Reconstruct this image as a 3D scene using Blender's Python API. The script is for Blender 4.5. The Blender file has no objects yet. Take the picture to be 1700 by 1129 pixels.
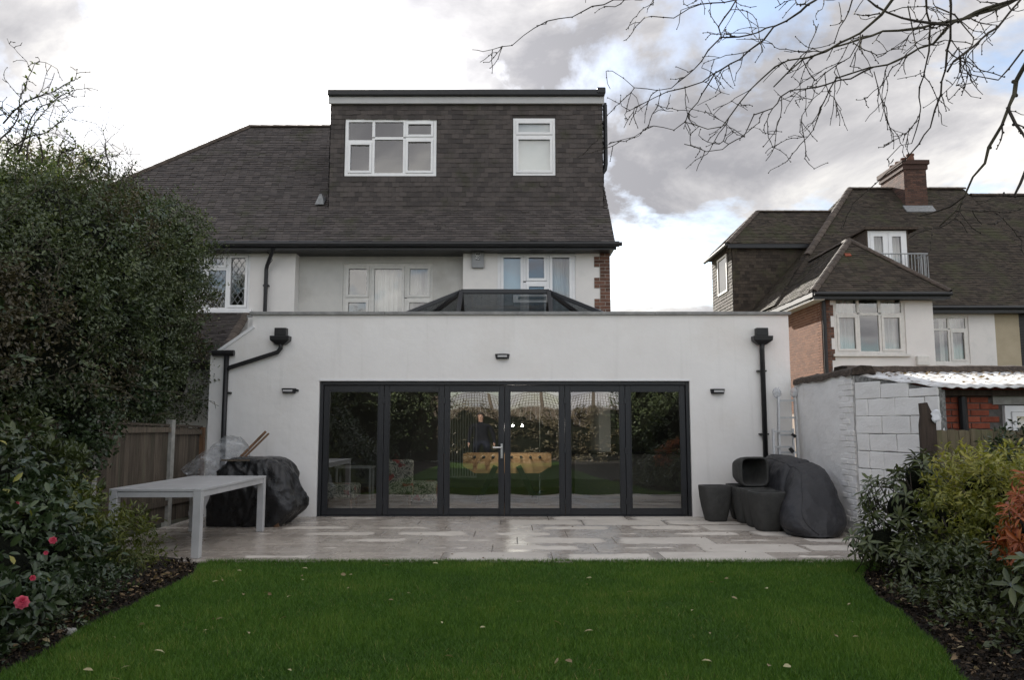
import bpy, bmesh, math, random
import numpy as np
from mathutils import Vector, Matrix, noise as mnoise

R = math.radians
random.seed(7)
rng = np.random.default_rng(7)
scene = bpy.context.scene
COL = scene.collection

# ------------------------------------------------------------------ camera
CAMH = 1.44
PITCH = R(6.28)
FPX = 1300.0                      # focal length in pixels of the 1700 px wide photograph
cam_d = bpy.data.cameras.new('camera')
cam_d.sensor_width = 36.0
cam_d.lens = FPX / 1700 * 36.0
cam_d.clip_start = 0.05
cam_d.clip_end = 2000
cam = bpy.data.objects.new('camera', cam_d)
COL.objects.link(cam)
cam.location = (0, 0, CAMH)
cam.rotation_euler = (R(90) + PITCH, 0, 0)
scene.camera = cam

# ------------------------------------------------------------------ light
SUN_DIR = Vector((-0.223, 0.962, 0.400)).normalized()
SUN_EL = math.asin(SUN_DIR.z)
SUN_AZ = math.atan2(SUN_DIR.x, SUN_DIR.y)
sun_d = bpy.data.lights.new('sun', 'SUN')
sun_d.energy = 4.5
sun_d.angle = R(0.6)
sun_d.color = (1.0, 0.95, 0.87)
sun = bpy.data.objects.new('sun', sun_d)
COL.objects.link(sun)
sun.rotation_euler = (-SUN_DIR).to_track_quat('-Z', 'Y').to_euler()

scene.view_settings.view_transform = 'Standard'
scene.view_settings.look = 'None'
scene.view_settings.exposure = 1.65
scene.view_settings.gamma = 1.0
scene.cycles.use_denoising = True
scene.cycles.max_bounces = 10
scene.cycles.transparent_max_bounces = 16
scene.cycles.sample_clamp_indirect = 6.0

world = bpy.data.worlds.new('World')
scene.world = world
world.use_nodes = True
wt = world.node_tree
wt.nodes.clear()


def N(t, typ, **kw):
    n = t.nodes.new(typ)
    for k, v in kw.items():
        if k == 'op':
            n.operation = v
        elif k == 'inp':
            for i, val in v.items():
                n.inputs[i].default_value = val
        else:
            setattr(n, k, v)
    return n


def math_n(t, op, a, b=None, clamp=False):
    n = t.nodes.new('ShaderNodeMath')
    n.operation = op
    n.use_clamp = clamp
    for i, v in enumerate((a, b)):
        if v is None:
            continue
        if isinstance(v, (int, float)):
            n.inputs[i].default_value = v
        else:
            t.links.new(v, n.inputs[i])
    return n.outputs[0]


def mixc(t, fac, a, b, mode='MIX'):
    n = t.nodes.new('ShaderNodeMix')
    n.data_type = 'RGBA'
    n.blend_type = mode
    n.clamp_factor = True
    for idx, v in ((0, fac), (6, a), (7, b)):
        if isinstance(v, (int, float)):
            n.inputs[idx].default_value = v
        elif isinstance(v, (tuple, list)):
            n.inputs[idx].default_value = (*v[:3], 1)
        else:
            t.links.new(v, n.inputs[idx])
    return n.outputs[2]


def ramp(t, fac, stops, interp='LINEAR'):
    n = t.nodes.new('ShaderNodeValToRGB')
    n.color_ramp.interpolation = interp
    el = n.color_ramp.elements
    while len(el) < len(stops):
        el.new(0.5)
    for e, (p, c) in zip(el, stops):
        e.position = p
        e.color = (*c[:3], 1) if isinstance(c, (tuple, list)) else (c, c, c, 1)
    t.links.new(fac, n.inputs[0])
    return n.outputs[0]


def build_world():
    t = wt
    sky = N(t, 'ShaderNodeTexSky')
    sky.sky_type = 'NISHITA'
    sky.sun_disc = False
    sky.sun_elevation = SUN_EL
    sky.sun_rotation = SUN_AZ
    sky.air_density = 1.0
    sky.dust_density = 0.6
    sky.ozone_density = 1.5
    tc = N(t, 'ShaderNodeTexCoord')
    sep = N(t, 'ShaderNodeSeparateXYZ')
    t.links.new(tc.outputs['Generated'], sep.inputs[0])
    z = math_n(t, 'ADD', math_n(t, 'MAXIMUM', sep.outputs[2], 0.0), 0.34)
    u = math_n(t, 'DIVIDE', sep.outputs[0], z)
    v = math_n(t, 'DIVIDE', sep.outputs[1], z)
    cmb = N(t, 'ShaderNodeCombineXYZ')
    t.links.new(u, cmb.inputs[0])
    t.links.new(v, cmb.inputs[1])
    cmb.inputs[2].default_value = CLOUD_SEED
    n1 = N(t, 'ShaderNodeTexNoise', inp={'Scale': 2.0, 'Detail': 10.0, 'Roughness': 0.58, 'Distortion': 0.25})
    t.links.new(cmb.outputs[0], n1.inputs['Vector'])
    mp = N(t, 'ShaderNodeMapping', inp={'Location': (3.1, 7.7, 2.0)})
    t.links.new(cmb.outputs[0], mp.inputs[0])
    n2 = N(t, 'ShaderNodeTexNoise', inp={'Scale': 1.8, 'Detail': 10.0, 'Roughness': 0.60, 'Distortion': 0.40})
    t.links.new(mp.outputs[0], n2.inputs['Vector'])
    cover = ramp(t, n1.outputs[0], [(0.42, 0), (0.51, 1)])
    # cloud body: grey undersides to white tops
    body = ramp(t, n2.outputs[0], [(0.37, (0.155, 0.154, 0.164)), (0.48, (0.255, 0.250, 0.254)), (0.57, (0.38, 0.370, 0.355)), (0.68, (0.54, 0.520, 0.495))])
    # forward scattering: everything near the sun is brighter
    dt = N(t, 'ShaderNodeVectorMath', operation='DOT_PRODUCT')
    t.links.new(tc.outputs['Generated'], dt.inputs[0])
    dt.inputs[1].default_value = SUN_DIR
    d = math_n(t, 'MAXIMUM', dt.outputs['Value'], 0.0)
    g = math_n(t, 'ADD', math_n(t, 'MULTIPLY', math_n(t, 'POWER', d, 22.0), 0.75),
               math_n(t, 'MULTIPLY', math_n(t, 'POWER', d, 220.0), 4.0))
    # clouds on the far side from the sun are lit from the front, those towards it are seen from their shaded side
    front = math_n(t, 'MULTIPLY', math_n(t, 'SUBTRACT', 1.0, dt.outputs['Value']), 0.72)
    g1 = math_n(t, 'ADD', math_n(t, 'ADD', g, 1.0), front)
    lit = N(t, 'ShaderNodeVectorMath', operation='SCALE')
    t.links.new(body, lit.inputs[0])
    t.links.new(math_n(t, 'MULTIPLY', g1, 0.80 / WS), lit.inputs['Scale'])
    skyg = N(t, 'ShaderNodeVectorMath', operation='SCALE')
    t.links.new(sky.outputs[0], skyg.inputs[0])
    t.links.new(math_n(t, 'ADD', math_n(t, 'MULTIPLY', g, 0.25), 1.0), skyg.inputs['Scale'])
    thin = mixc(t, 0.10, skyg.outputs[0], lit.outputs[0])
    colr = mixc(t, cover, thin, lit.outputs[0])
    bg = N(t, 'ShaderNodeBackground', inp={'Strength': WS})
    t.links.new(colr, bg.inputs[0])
    out = N(t, 'ShaderNodeOutputWorld')
    t.links.new(bg.outputs[0], out.inputs[0])


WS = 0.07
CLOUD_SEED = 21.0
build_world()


# ------------------------------------------------------------------ survey helper
def ray(px, py):
    cx = (px - 850.0) / FPX
    cy = (564.5 - py) / FPX
    c, s = math.cos(PITCH), math.sin(PITCH)
    return Vector((cx, c - cy * s, s + cy * c))


def P(px, py, Y):
    """point at depth Y seen at a photograph pixel"""
    d = ray(px, py)
    return Vector((d.x * Y / d.y, Y, CAMH + d.z * Y / d.y))


# ------------------------------------------------------------------ materials
def base_mat(name):
    m = bpy.data.materials.new(name)
    m.use_nodes = True
    t = m.node_tree
    t.nodes.clear()
    out = N(t, 'ShaderNodeOutputMaterial')
    return m, t, out


def pm(name, c1, c2=None, scale=4.0, detail=6.0, rough=0.6, rough2=None, spec=0.4, metal=0.0, bump=0.0, bscale=60.0,
       rand=0.0, stretch=None, c3=None, s3=0.6, cov3=(0.55, 0.7), ramp_at=(0.35, 0.68), attr=None, bdist=0.01):
    """procedural paint / stone / cloth: noise between two colours, an optional third stain, bump and per-piece variation"""
    m, t, out = base_mat(name)
    c2 = c2 or c1
    bs = N(t, 'ShaderNodeBsdfPrincipled')
    geo = N(t, 'ShaderNodeNewGeometry')
    vec = geo.outputs['Position']
    if stretch:
        mp = N(t, 'ShaderNodeMapping', inp={'Scale': stretch})
        t.links.new(vec, mp.inputs[0])
        vec = mp.outputs[0]
    n1 = N(t, 'ShaderNodeTexNoise', inp={'Scale': scale, 'Detail': detail, 'Roughness': 0.6})
    t.links.new(vec, n1.inputs['Vector'])
    fac = n1.outputs[0]
    if attr:
        at = N(t, 'ShaderNodeAttribute', attribute_name=attr)
        fac = math_n(t, 'ADD', math_n(t, 'MULTIPLY', at.outputs['Fac'], 0.6), math_n(t, 'MULTIPLY', fac, 0.45))
    col = ramp(t, fac, [(ramp_at[0], c1), (ramp_at[1], c2)])
    if c3:
        n3 = N(t, 'ShaderNodeTexNoise', inp={'Scale': s3, 'Detail': 8.0, 'Roughness': 0.65})
        t.links.new(vec, n3.inputs['Vector'])
        f3 = ramp(t, n3.outputs[0], [(cov3[0], 0), (cov3[1], 1)])
        col = mixc(t, f3, col, c3)
    if rand:
        oi = N(t, 'ShaderNodeObjectInfo')
        f = math_n(t, 'ADD', math_n(t, 'MULTIPLY', oi.outputs['Random'], 2 * rand), 1 - rand)
        sc = N(t, 'ShaderNodeVectorMath', operation='SCALE')
        t.links.new(col, sc.inputs[0])
        t.links.new(f, sc.inputs['Scale'])
        col = sc.outputs[0]
    t.links.new(col, bs.inputs['Base Color'])
    bs.inputs['Roughness'].default_value = rough
    if rough2 is not None:
        rr = ramp(t, n1.outputs[0], [(0.3, rough), (0.7, rough2)])
        t.links.new(rr, bs.inputs['Roughness'])
    bs.inputs['Specular IOR Level'].default_value = spec
    bs.inputs['Metallic'].default_value = metal
    if bump:
        nb = N(t, 'ShaderNodeTexNoise', inp={'Scale': bscale, 'Detail': 5.0, 'Roughness': 0.65})
        t.links.new(vec, nb.inputs['Vector'])
        b = N(t, 'ShaderNodeBump', inp={'Strength': bump, 'Distance': bdist})
        t.links.new(nb.outputs[0], b.inputs['Height'])
        t.links.new(b.outputs[0], bs.inputs['Normal'])
    t.links.new(bs.outputs[0], out.inputs[0])
    return m


def render_wall_mat(name):
    """smooth sand-and-cement render under masonry paint: float marks, faint rain runs, hairline unevenness"""
    m = pm(name, (0.775, 0.755, 0.735), (0.815, 0.798, 0.778), scale=1.3, rough=0.85, spec=0.2, bump=0.35, bscale=120, bdist=0.005,
           c3=(0.725, 0.692, 0.655), s3=0.9, cov3=(0.50, 0.8))
    t = m.node_tree
    bs = next(n for n in t.nodes if n.type == 'BSDF_PRINCIPLED')
    src = bs.inputs['Base Color'].links[0].from_socket
    geo = N(t, 'ShaderNodeNewGeometry')
    mp = N(t, 'ShaderNodeMapping', inp={'Scale': (9.0, 9.0, 0.55)})
    t.links.new(geo.outputs['Position'], mp.inputs[0])
    n = N(t, 'ShaderNodeTexNoise', inp={'Scale': 1.0, 'Detail': 5.0, 'Roughness': 0.55})
    t.links.new(mp.outputs[0], n.inputs['Vector'])
    run = ramp(t, n.outputs[0], [(0.58, 0.0), (0.76, 0.20)])
    t.links.new(mixc(t, run, src, (0.55, 0.535, 0.50)), bs.inputs['Base Color'])
    # broad trowel undulation
    n2 = N(t, 'ShaderNodeTexNoise', inp={'Scale': 5.0, 'Detail': 3.0})
    t.links.new(geo.outputs['Position'], n2.inputs['Vector'])
    b0 = bs.inputs['Normal'].links[0].from_node
    b = N(t, 'ShaderNodeBump', inp={'Strength': 0.25, 'Distance': 0.03})
    t.links.new(n2.outputs[0], b.inputs['Height'])
    t.links.new(b.outputs[0], b0.inputs['Normal'])
    return m


def glass_mat(name, f0=0.13, tint=(0.9, 0.93, 0.92), rough=0.0, dirt=0.0):
    m, t, out = base_mat(name)
    lw = N(t, 'ShaderNodeLayerWeight', inp={'Blend': 0.5})
    p5 = math_n(t, 'POWER', lw.outputs['Facing'], 5.0)
    fac = math_n(t, 'ADD', math_n(t, 'MULTIPLY', p5, 1 - f0), f0, clamp=True)
    tr = N(t, 'ShaderNodeBsdfTransparent', inp={0: (*tint, 1)})
    gl = N(t, 'ShaderNodeBsdfGlossy', inp={0: (1, 1, 1, 1), 1: rough})
    mx = N(t, 'ShaderNodeMixShader')
    t.links.new(fac, mx.inputs[0])
    t.links.new(tr.outputs[0], mx.inputs[1])
    t.links.new(gl.outputs[0], mx.inputs[2])
    res = mx.outputs[0]
    if dirt:
        df = N(t, 'ShaderNodeBsdfDiffuse', inp={0: (0.6, 0.6, 0.6, 1)})
        m2 = N(t, 'ShaderNodeMixShader', inp={0: dirt})
        t.links.new(res, m2.inputs[1])
        t.links.new(df.outputs[0], m2.inputs[2])
        res = m2.outputs[0]
    t.links.new(res, out.inputs[0])
    return m


def leaf_mat(name, stops, rough=0.42, trans=0.25, spec=0.5):
    """leaf colour from a per-leaf attribute (the leaf's own hue), light partly passing through"""
    m, t, out = base_mat(name)
    at = N(t, 'ShaderNodeAttribute', attribute_name='var')
    col = ramp(t, at.outputs['Fac'], stops)
    bs = N(t, 'ShaderNodeBsdfPrincipled')
    t.links.new(col, bs.inputs['Base Color'])
    bs.inputs['Roughness'].default_value = rough
    bs.inputs['Specular IOR Level'].default_value = spec
    tl = N(t, 'ShaderNodeBsdfTranslucent')
    br = mixc(t, 1.0, col, (1.25, 1.3, 0.6), 'MULTIPLY')
    t.links.new(br, tl.inputs[0])
    mx = N(t, 'ShaderNodeMixShader', inp={0: trans})
    t.links.new(bs.outputs[0], mx.inputs[1])
    t.links.new(tl.outputs[0], mx.inputs[2])
    t.links.new(mx.outputs[0], out.inputs[0])
    return m


M = {}
M['render'] = render_wall_mat('white_render')
M['render_old'] = pm('aged_cream_render', (0.52, 0.51, 0.48), (0.60, 0.585, 0.55), scale=2.0, rough=0.9, spec=0.2, bump=0.4, bscale=90, bdist=0.006,
                     c3=(0.44, 0.42, 0.385), s3=1.1, cov3=(0.5, 0.75))
M['render_white'] = pm('house_white_render', (0.69, 0.665, 0.64), (0.76, 0.735, 0.705), scale=1.8, rough=0.9, spec=0.2, bump=0.4, bscale=90, bdist=0.006,
                       c3=(0.56, 0.55, 0.53), s3=0.9, cov3=(0.55, 0.78))
M['render_tan'] = pm('tan_render', (0.36, 0.31, 0.22), (0.42, 0.36, 0.26), scale=2, rough=0.9, spec=0.2, bump=0.4, bscale=90)
M['paint_wall'] = pm('white_masonry_paint', (0.80, 0.785, 0.77), (0.85, 0.838, 0.825), scale=5, rough=0.75, spec=0.3, bump=0.6, bscale=34, bdist=0.012,
                     c3=(0.68, 0.655, 0.62), s3=2.2, cov3=(0.60, 0.80), rand=0.03)
M['coping'] = pm('grey_coping', (0.20, 0.20, 0.195), (0.30, 0.30, 0.29), scale=7, rough=0.8, bump=0.3, bscale=80, rand=0.06)
M['frame_grey'] = pm('anthracite_aluminium', (0.017, 0.018, 0.021), (0.022, 0.023, 0.026), scale=30, rough=0.38, spec=0.45, bump=0.03, bscale=300)
M['black_plastic'] = pm('black_pipe_plastic', (0.010, 0.010, 0.011), (0.018, 0.018, 0.019), scale=12, rough=0.42, spec=0.4)
M['upvc'] = pm('white_upvc', (0.74, 0.74, 0.75), (0.80, 0.80, 0.80), scale=6, rough=0.35, spec=0.5)
M['upvc_old'] = pm('weathered_upvc', (0.60, 0.585, 0.55), (0.70, 0.68, 0.64), scale=9, rough=0.5, spec=0.4)
M['tile'] = pm('brown_clay_tile', (0.058, 0.051, 0.049), (0.094, 0.081, 0.076), scale=30, rough=0.85, spec=0.25, bump=0.5, bscale=120, attr='var',
               c3=(0.055, 0.055, 0.036), s3=1.6, cov3=(0.54, 0.72))
M['tile_n'] = pm('mossy_dark_tile', (0.036, 0.030, 0.025), (0.072, 0.058, 0.046), scale=30, rough=0.9, spec=0.2, bump=0.5, bscale=120, attr='var',
                 c3=(0.060, 0.060, 0.034), s3=1.3, cov3=(0.50, 0.70))
M['ridge'] = pm('ridge_tile', (0.055, 0.042, 0.034), (0.10, 0.078, 0.062), scale=14, rough=0.85, bump=0.5, bscale=80, rand=0.2)
M['brick_brown'] = pm('brown_brick', (0.105, 0.052, 0.036), (0.17, 0.085, 0.058), scale=18, rough=0.9, bump=0.6, bscale=90, rand=0.3, attr=None)
M['brick_mass'] = pm('orange_brown_brick', (0.14, 0.068, 0.044), (0.20, 0.098, 0.060), scale=18, rough=0.9, spec=0.1, attr='var')
M['brick_dark'] = pm('dark_chimney_brick', (0.06, 0.034, 0.027), (0.125, 0.066, 0.048), scale=18, rough=0.9, bump=0.6, bscale=90, attr='var')
M['brick_red'] = pm('red_brick', (0.20, 0.050, 0.028), (0.31, 0.085, 0.046), scale=14, rough=0.9, bump=0.7, bscale=70, rand=0.28)
M['mortar'] = pm('grey_mortar', (0.30, 0.28, 0.25), (0.40, 0.37, 0.33), scale=20, rough=0.95, bump=0.6, bscale=120)
M['mortar_flank'] = pm('brown_mortar', (0.30, 0.23, 0.18), (0.38, 0.30, 0.24), scale=20, rough=0.95)
M['mortar_dark'] = pm('dark_mortar', (0.09, 0.085, 0.078), (0.15, 0.14, 0.13), scale=20, rough=0.95, bump=0.6, bscale=120)
M['joint'] = pm('wall_joint', (0.10, 0.10, 0.095), (0.30, 0.30, 0.29), scale=25, rough=0.95, bump=0.6, bscale=80)
M['lead'] = pm('lead_flashing', (0.16, 0.165, 0.17), (0.26, 0.265, 0.27), scale=14, rough=0.6, bump=0.2, bscale=40)
M['glass'] = glass_mat('door_glass', 0.22, (0.80, 0.83, 0.81))
M['glass_win'] = glass_mat('window_glass', 0.14, (0.85, 0.88, 0.87))
M['glass_lantern'] = glass_mat('lantern_glass', 0.10, (0.42, 0.44, 0.45))
M['obscure'] = pm('frosted_blind', (0.50, 0.52, 0.53), (0.55, 0.57, 0.58), scale=3, rough=0.6)
M['curtain'] = pm('net_curtain', (0.44, 0.43, 0.41), (0.62, 0.61, 0.59), scale=10, rough=0.9, stretch=(6, 6, 0.3))
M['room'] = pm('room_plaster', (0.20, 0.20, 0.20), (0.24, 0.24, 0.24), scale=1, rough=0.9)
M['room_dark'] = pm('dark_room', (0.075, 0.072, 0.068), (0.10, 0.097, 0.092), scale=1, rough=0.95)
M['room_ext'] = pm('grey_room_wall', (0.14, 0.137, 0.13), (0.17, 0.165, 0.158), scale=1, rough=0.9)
M['ceil'] = pm('white_ceiling', (0.62, 0.62, 0.60), (0.66, 0.66, 0.64), scale=1, rough=0.9)
M['floor_in'] = pm('oak_floor', (0.10, 0.066, 0.042), (0.17, 0.118, 0.078), scale=4, rough=0.35, stretch=(1, 9, 1), bump=0.1)
M['metal'] = pm('brushed_steel', (0.55, 0.55, 0.56), (0.65, 0.65, 0.66), scale=20, rough=0.3, metal=1.0)
M['alu'] = pm('ladder_aluminium', (0.50, 0.51, 0.52), (0.64, 0.65, 0.66), scale=20, rough=0.45, metal=0.6)
M['rad'] = pm('radiator_enamel', (0.40, 0.40, 0.40), (0.46, 0.46, 0.46), scale=3, rough=0.4)
M['table'] = pm('grey_table_paint', (0.42, 0.42, 0.425), (0.49, 0.49, 0.495), scale=5, rough=0.4, spec=0.45, c3=(0.36, 0.36, 0.355), s3=3, cov3=(0.55, 0.8))
M['tarp'] = pm('black_tarpaulin', (0.010, 0.010, 0.011), (0.022, 0.022, 0.024), scale=6, rough=0.22, rough2=0.42, spec=0.45, bump=0.7, bscale=16, bdist=0.02,
               c3=(0.05, 0.048, 0.045), s3=5, cov3=(0.64, 0.8))
M['cover'] = pm('charcoal_fabric_cover', (0.022, 0.022, 0.025), (0.034, 0.034, 0.038), scale=5, rough=0.45, rough2=0.6, spec=0.45, bump=0.7, bscale=7, bdist=0.03,
                c3=(0.048, 0.047, 0.046), s3=3.5, cov3=(0.58, 0.75))
M['pot'] = pm('charcoal_fibreclay', (0.046, 0.046, 0.044), (0.068, 0.068, 0.065), scale=11, rough=0.75, spec=0.3, bump=0.2, bscale=150, rand=0.08)
M['wood_pole'] = pm('brown_wood_pole', (0.10, 0.052, 0.026), (0.17, 0.09, 0.045), scale=8, rough=0.7, bump=0.3, bscale=60, stretch=(1, 1, 0.3))
M['fence'] = pm('weathered_fence_wood', (0.060, 0.047, 0.035), (0.125, 0.10, 0.075), scale=6, rough=0.9, bump=0.8, bscale=50, stretch=(6, 6, 0.5), rand=0.28,
                c3=(0.075, 0.08, 0.05), s3=1.5, cov3=(0.55, 0.75))
M['fence_tan'] = pm('greenish_fence_wood', (0.12, 0.10, 0.062), (0.20, 0.165, 0.105), scale=6, rough=0.9, bump=0.8, bscale=50, stretch=(6, 6, 0.5), rand=0.22,
                    c3=(0.11, 0.12, 0.055), s3=2.5, cov3=(0.5, 0.7))
M['fence_brown'] = pm('dark_brown_board', (0.045, 0.032, 0.025), (0.08, 0.058, 0.045), scale=6, rough=0.9, bump=0.8, bscale=50, stretch=(6, 6, 0.5))
M['concrete'] = pm('concrete_post', (0.24, 0.235, 0.215), (0.36, 0.35, 0.32), scale=12, rough=0.9, bump=0.5, bscale=60)
M['corrugated'] = pm('white_corrugated_sheet', (0.50, 0.50, 0.49), (0.72, 0.72, 0.71), scale=4, rough=0.55, c3=(0.22, 0.18, 0.14), s3=5, cov3=(0.50, 0.66))
M['felt'] = pm('roof_felt_debris', (0.045, 0.034, 0.027), (0.12, 0.09, 0.07), scale=22, rough=0.95, bump=1.0, bscale=40, bdist=0.03)
M['soil'] = pm('dark_garden_soil', (0.012, 0.009, 0.007), (0.038, 0.029, 0.022), scale=24, rough=0.95, bump=1.0, bscale=45, bdist=0.03)
M['lawn'] = pm('lawn_turf', (0.036, 0.074, 0.014), (0.066, 0.126, 0.024), scale=9, rough=0.9, spec=0.15, bump=0.8, bscale=180, bdist=0.015)
M['ground'] = pm('garden_ground', (0.05, 0.06, 0.03), (0.09, 0.08, 0.05), scale=0.5, rough=0.95)
M['bark'] = pm('grey_brown_bark', (0.030, 0.024, 0.019), (0.062, 0.052, 0.042), scale=30, rough=0.9, bump=0.8, bscale=60)
M['bark_moss'] = pm('mossy_bark', (0.040, 0.036, 0.022), (0.075, 0.066, 0.044), scale=24, rough=0.9, bump=0.8, bscale=60)
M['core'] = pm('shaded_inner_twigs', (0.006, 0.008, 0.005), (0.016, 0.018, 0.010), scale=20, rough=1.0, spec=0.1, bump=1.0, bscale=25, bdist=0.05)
M['litter'] = leaf_mat('dead_leaf', [(0.0, (0.11, 0.065, 0.032)), (0.5, (0.22, 0.15, 0.075)), (1.0, (0.46, 0.43, 0.24))], rough=0.7, trans=0.15)
M['hedge'] = leaf_mat('hedge_leaf', [(0.0, (0.040, 0.054, 0.028)), (0.5, (0.078, 0.102, 0.046)), (0.8, (0.12, 0.145, 0.062)), (1.0, (0.19, 0.18, 0.085))], rough=0.36, trans=0.22)
M['hedge_brown'] = leaf_mat('bronze_hedge_leaf', [(0.0, (0.052, 0.046, 0.029)), (0.6, (0.105, 0.088, 0.05)), (1.0, (0.17, 0.14, 0.075))], rough=0.45, trans=0.2)
M['pieris'] = leaf_mat('yellow_green_leaf', [(0.0, (0.040, 0.060, 0.018)), (0.45, (0.13, 0.15, 0.035)), (0.8, (0.27, 0.27, 0.055)), (1.0, (0.40, 0.36, 0.09))], rough=0.38, trans=0.3)
M['rhodo'] = leaf_mat('rhododendron_leaf', [(0.0, (0.042, 0.056, 0.022)), (0.6, (0.078, 0.100, 0.034)), (1.0, (0.14, 0.155, 0.05))], rough=0.34, trans=0.15)
M['orange'] = leaf_mat('orange_red_leaf', [(0.0, (0.20, 0.045, 0.018)), (0.6, (0.40, 0.11, 0.032)), (1.0, (0.55, 0.21, 0.075))], rough=0.42, trans=0.3)
M['camellia'] = leaf_mat('camellia_leaf', [(0.0, (0.022, 0.036, 0.017)), (0.6, (0.046, 0.072, 0.029)), (1.0, (0.085, 0.110, 0.04))], rough=0.3, trans=0.12)
M['pink'] = leaf_mat('pink_petal', [(0.0, (0.50, 0.045, 0.10)), (1.0, (0.72, 0.12, 0.19))], rough=0.5, trans=0.3)
M['grass'] = leaf_mat('grass_blade', [(0.0, (0.044, 0.100, 0.016)), (0.55, (0.086, 0.178, 0.026)), (0.92, (0.15, 0.235, 0.042)), (1.0, (0.27, 0.25, 0.09))], rough=0.55, trans=0.25, spec=0.25)
M['terracotta'] = pm('terracotta_pot', (0.10, 0.045, 0.03), (0.16, 0.075, 0.05), scale=12, rough=0.85, bump=0.3)
M['foos_wood'] = pm('beech_side', (0.40, 0.24, 0.12), (0.50, 0.31, 0.16), scale=3, rough=0.4, stretch=(1, 1, 8))
M['black_lam'] = pm('black_laminate', (0.012, 0.012, 0.012), (0.016, 0.016, 0.016), scale=4, rough=0.45)
M['alarm'] = pm('alarm_box_grey', (0.27, 0.275, 0.28), (0.32, 0.325, 0.33), scale=6, rough=0.5)
M['ink'] = pm('black_print', (0.02, 0.02, 0.02), rough=0.6)
M['chrome'] = pm('chrome', (0.75, 0.75, 0.75), rough=0.15, metal=1.0)
M['bag'] = pm('white_bag', (0.62, 0.63, 0.66), (0.75, 0.76, 0.78), scale=8, rough=0.4, bump=0.4, bscale=30)
M['glint_ball'] = None
M['bay_green'] = pm('rail_grey_paint', (0.30, 0.31, 0.32), (0.40, 0.41, 0.42), scale=10, rough=0.5)


def plastic_sheet_mat():
    m, t, out = base_mat('clear_polythene')
    tr = N(t, 'ShaderNodeBsdfTransparent', inp={0: (0.93, 0.94, 0.95, 1)})
    df = N(t, 'ShaderNodeBsdfPrincipled', inp={'Base Color': (0.68, 0.69, 0.71, 1), 'Roughness': 0.22, 'Specular IOR Level': 0.7})
    geo = N(t, 'ShaderNodeNewGeometry')
    n = N(t, 'ShaderNodeTexNoise', inp={'Scale': 14.0, 'Detail': 6.0})
    t.links.new(geo.outputs['Position'], n.inputs['Vector'])
    b = N(t, 'ShaderNodeBump', inp={'Strength': 0.8, 'Distance': 0.02})
    t.links.new(n.outputs[0], b.inputs['Height'])
    t.links.new(b.outputs[0], df.inputs['Normal'])
    f = ramp(t, n.outputs[0], [(0.35, 0.28), (0.7, 0.62)])
    mx = N(t, 'ShaderNodeMixShader')
    t.links.new(f, mx.inputs[0])
    t.links.new(tr.outputs[0], mx.inputs[1])
    t.links.new(df.outputs[0], mx.inputs[2])
    t.links.new(mx.outputs[0], out.inputs[0])
    return m


M['polythene'] = plastic_sheet_mat()


def glint_mat():
    m, t, out = base_mat('glint_glow')  # glow of the added lights that stand in for flash glints
    e = N(t, 'ShaderNodeEmission', inp={0: (1.0, 0.97, 0.92, 1), 1: 40.0})
    t.links.new(e.outputs[0], out.inputs[0])
    return m


M['glint_ball'] = glint_mat()


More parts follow.
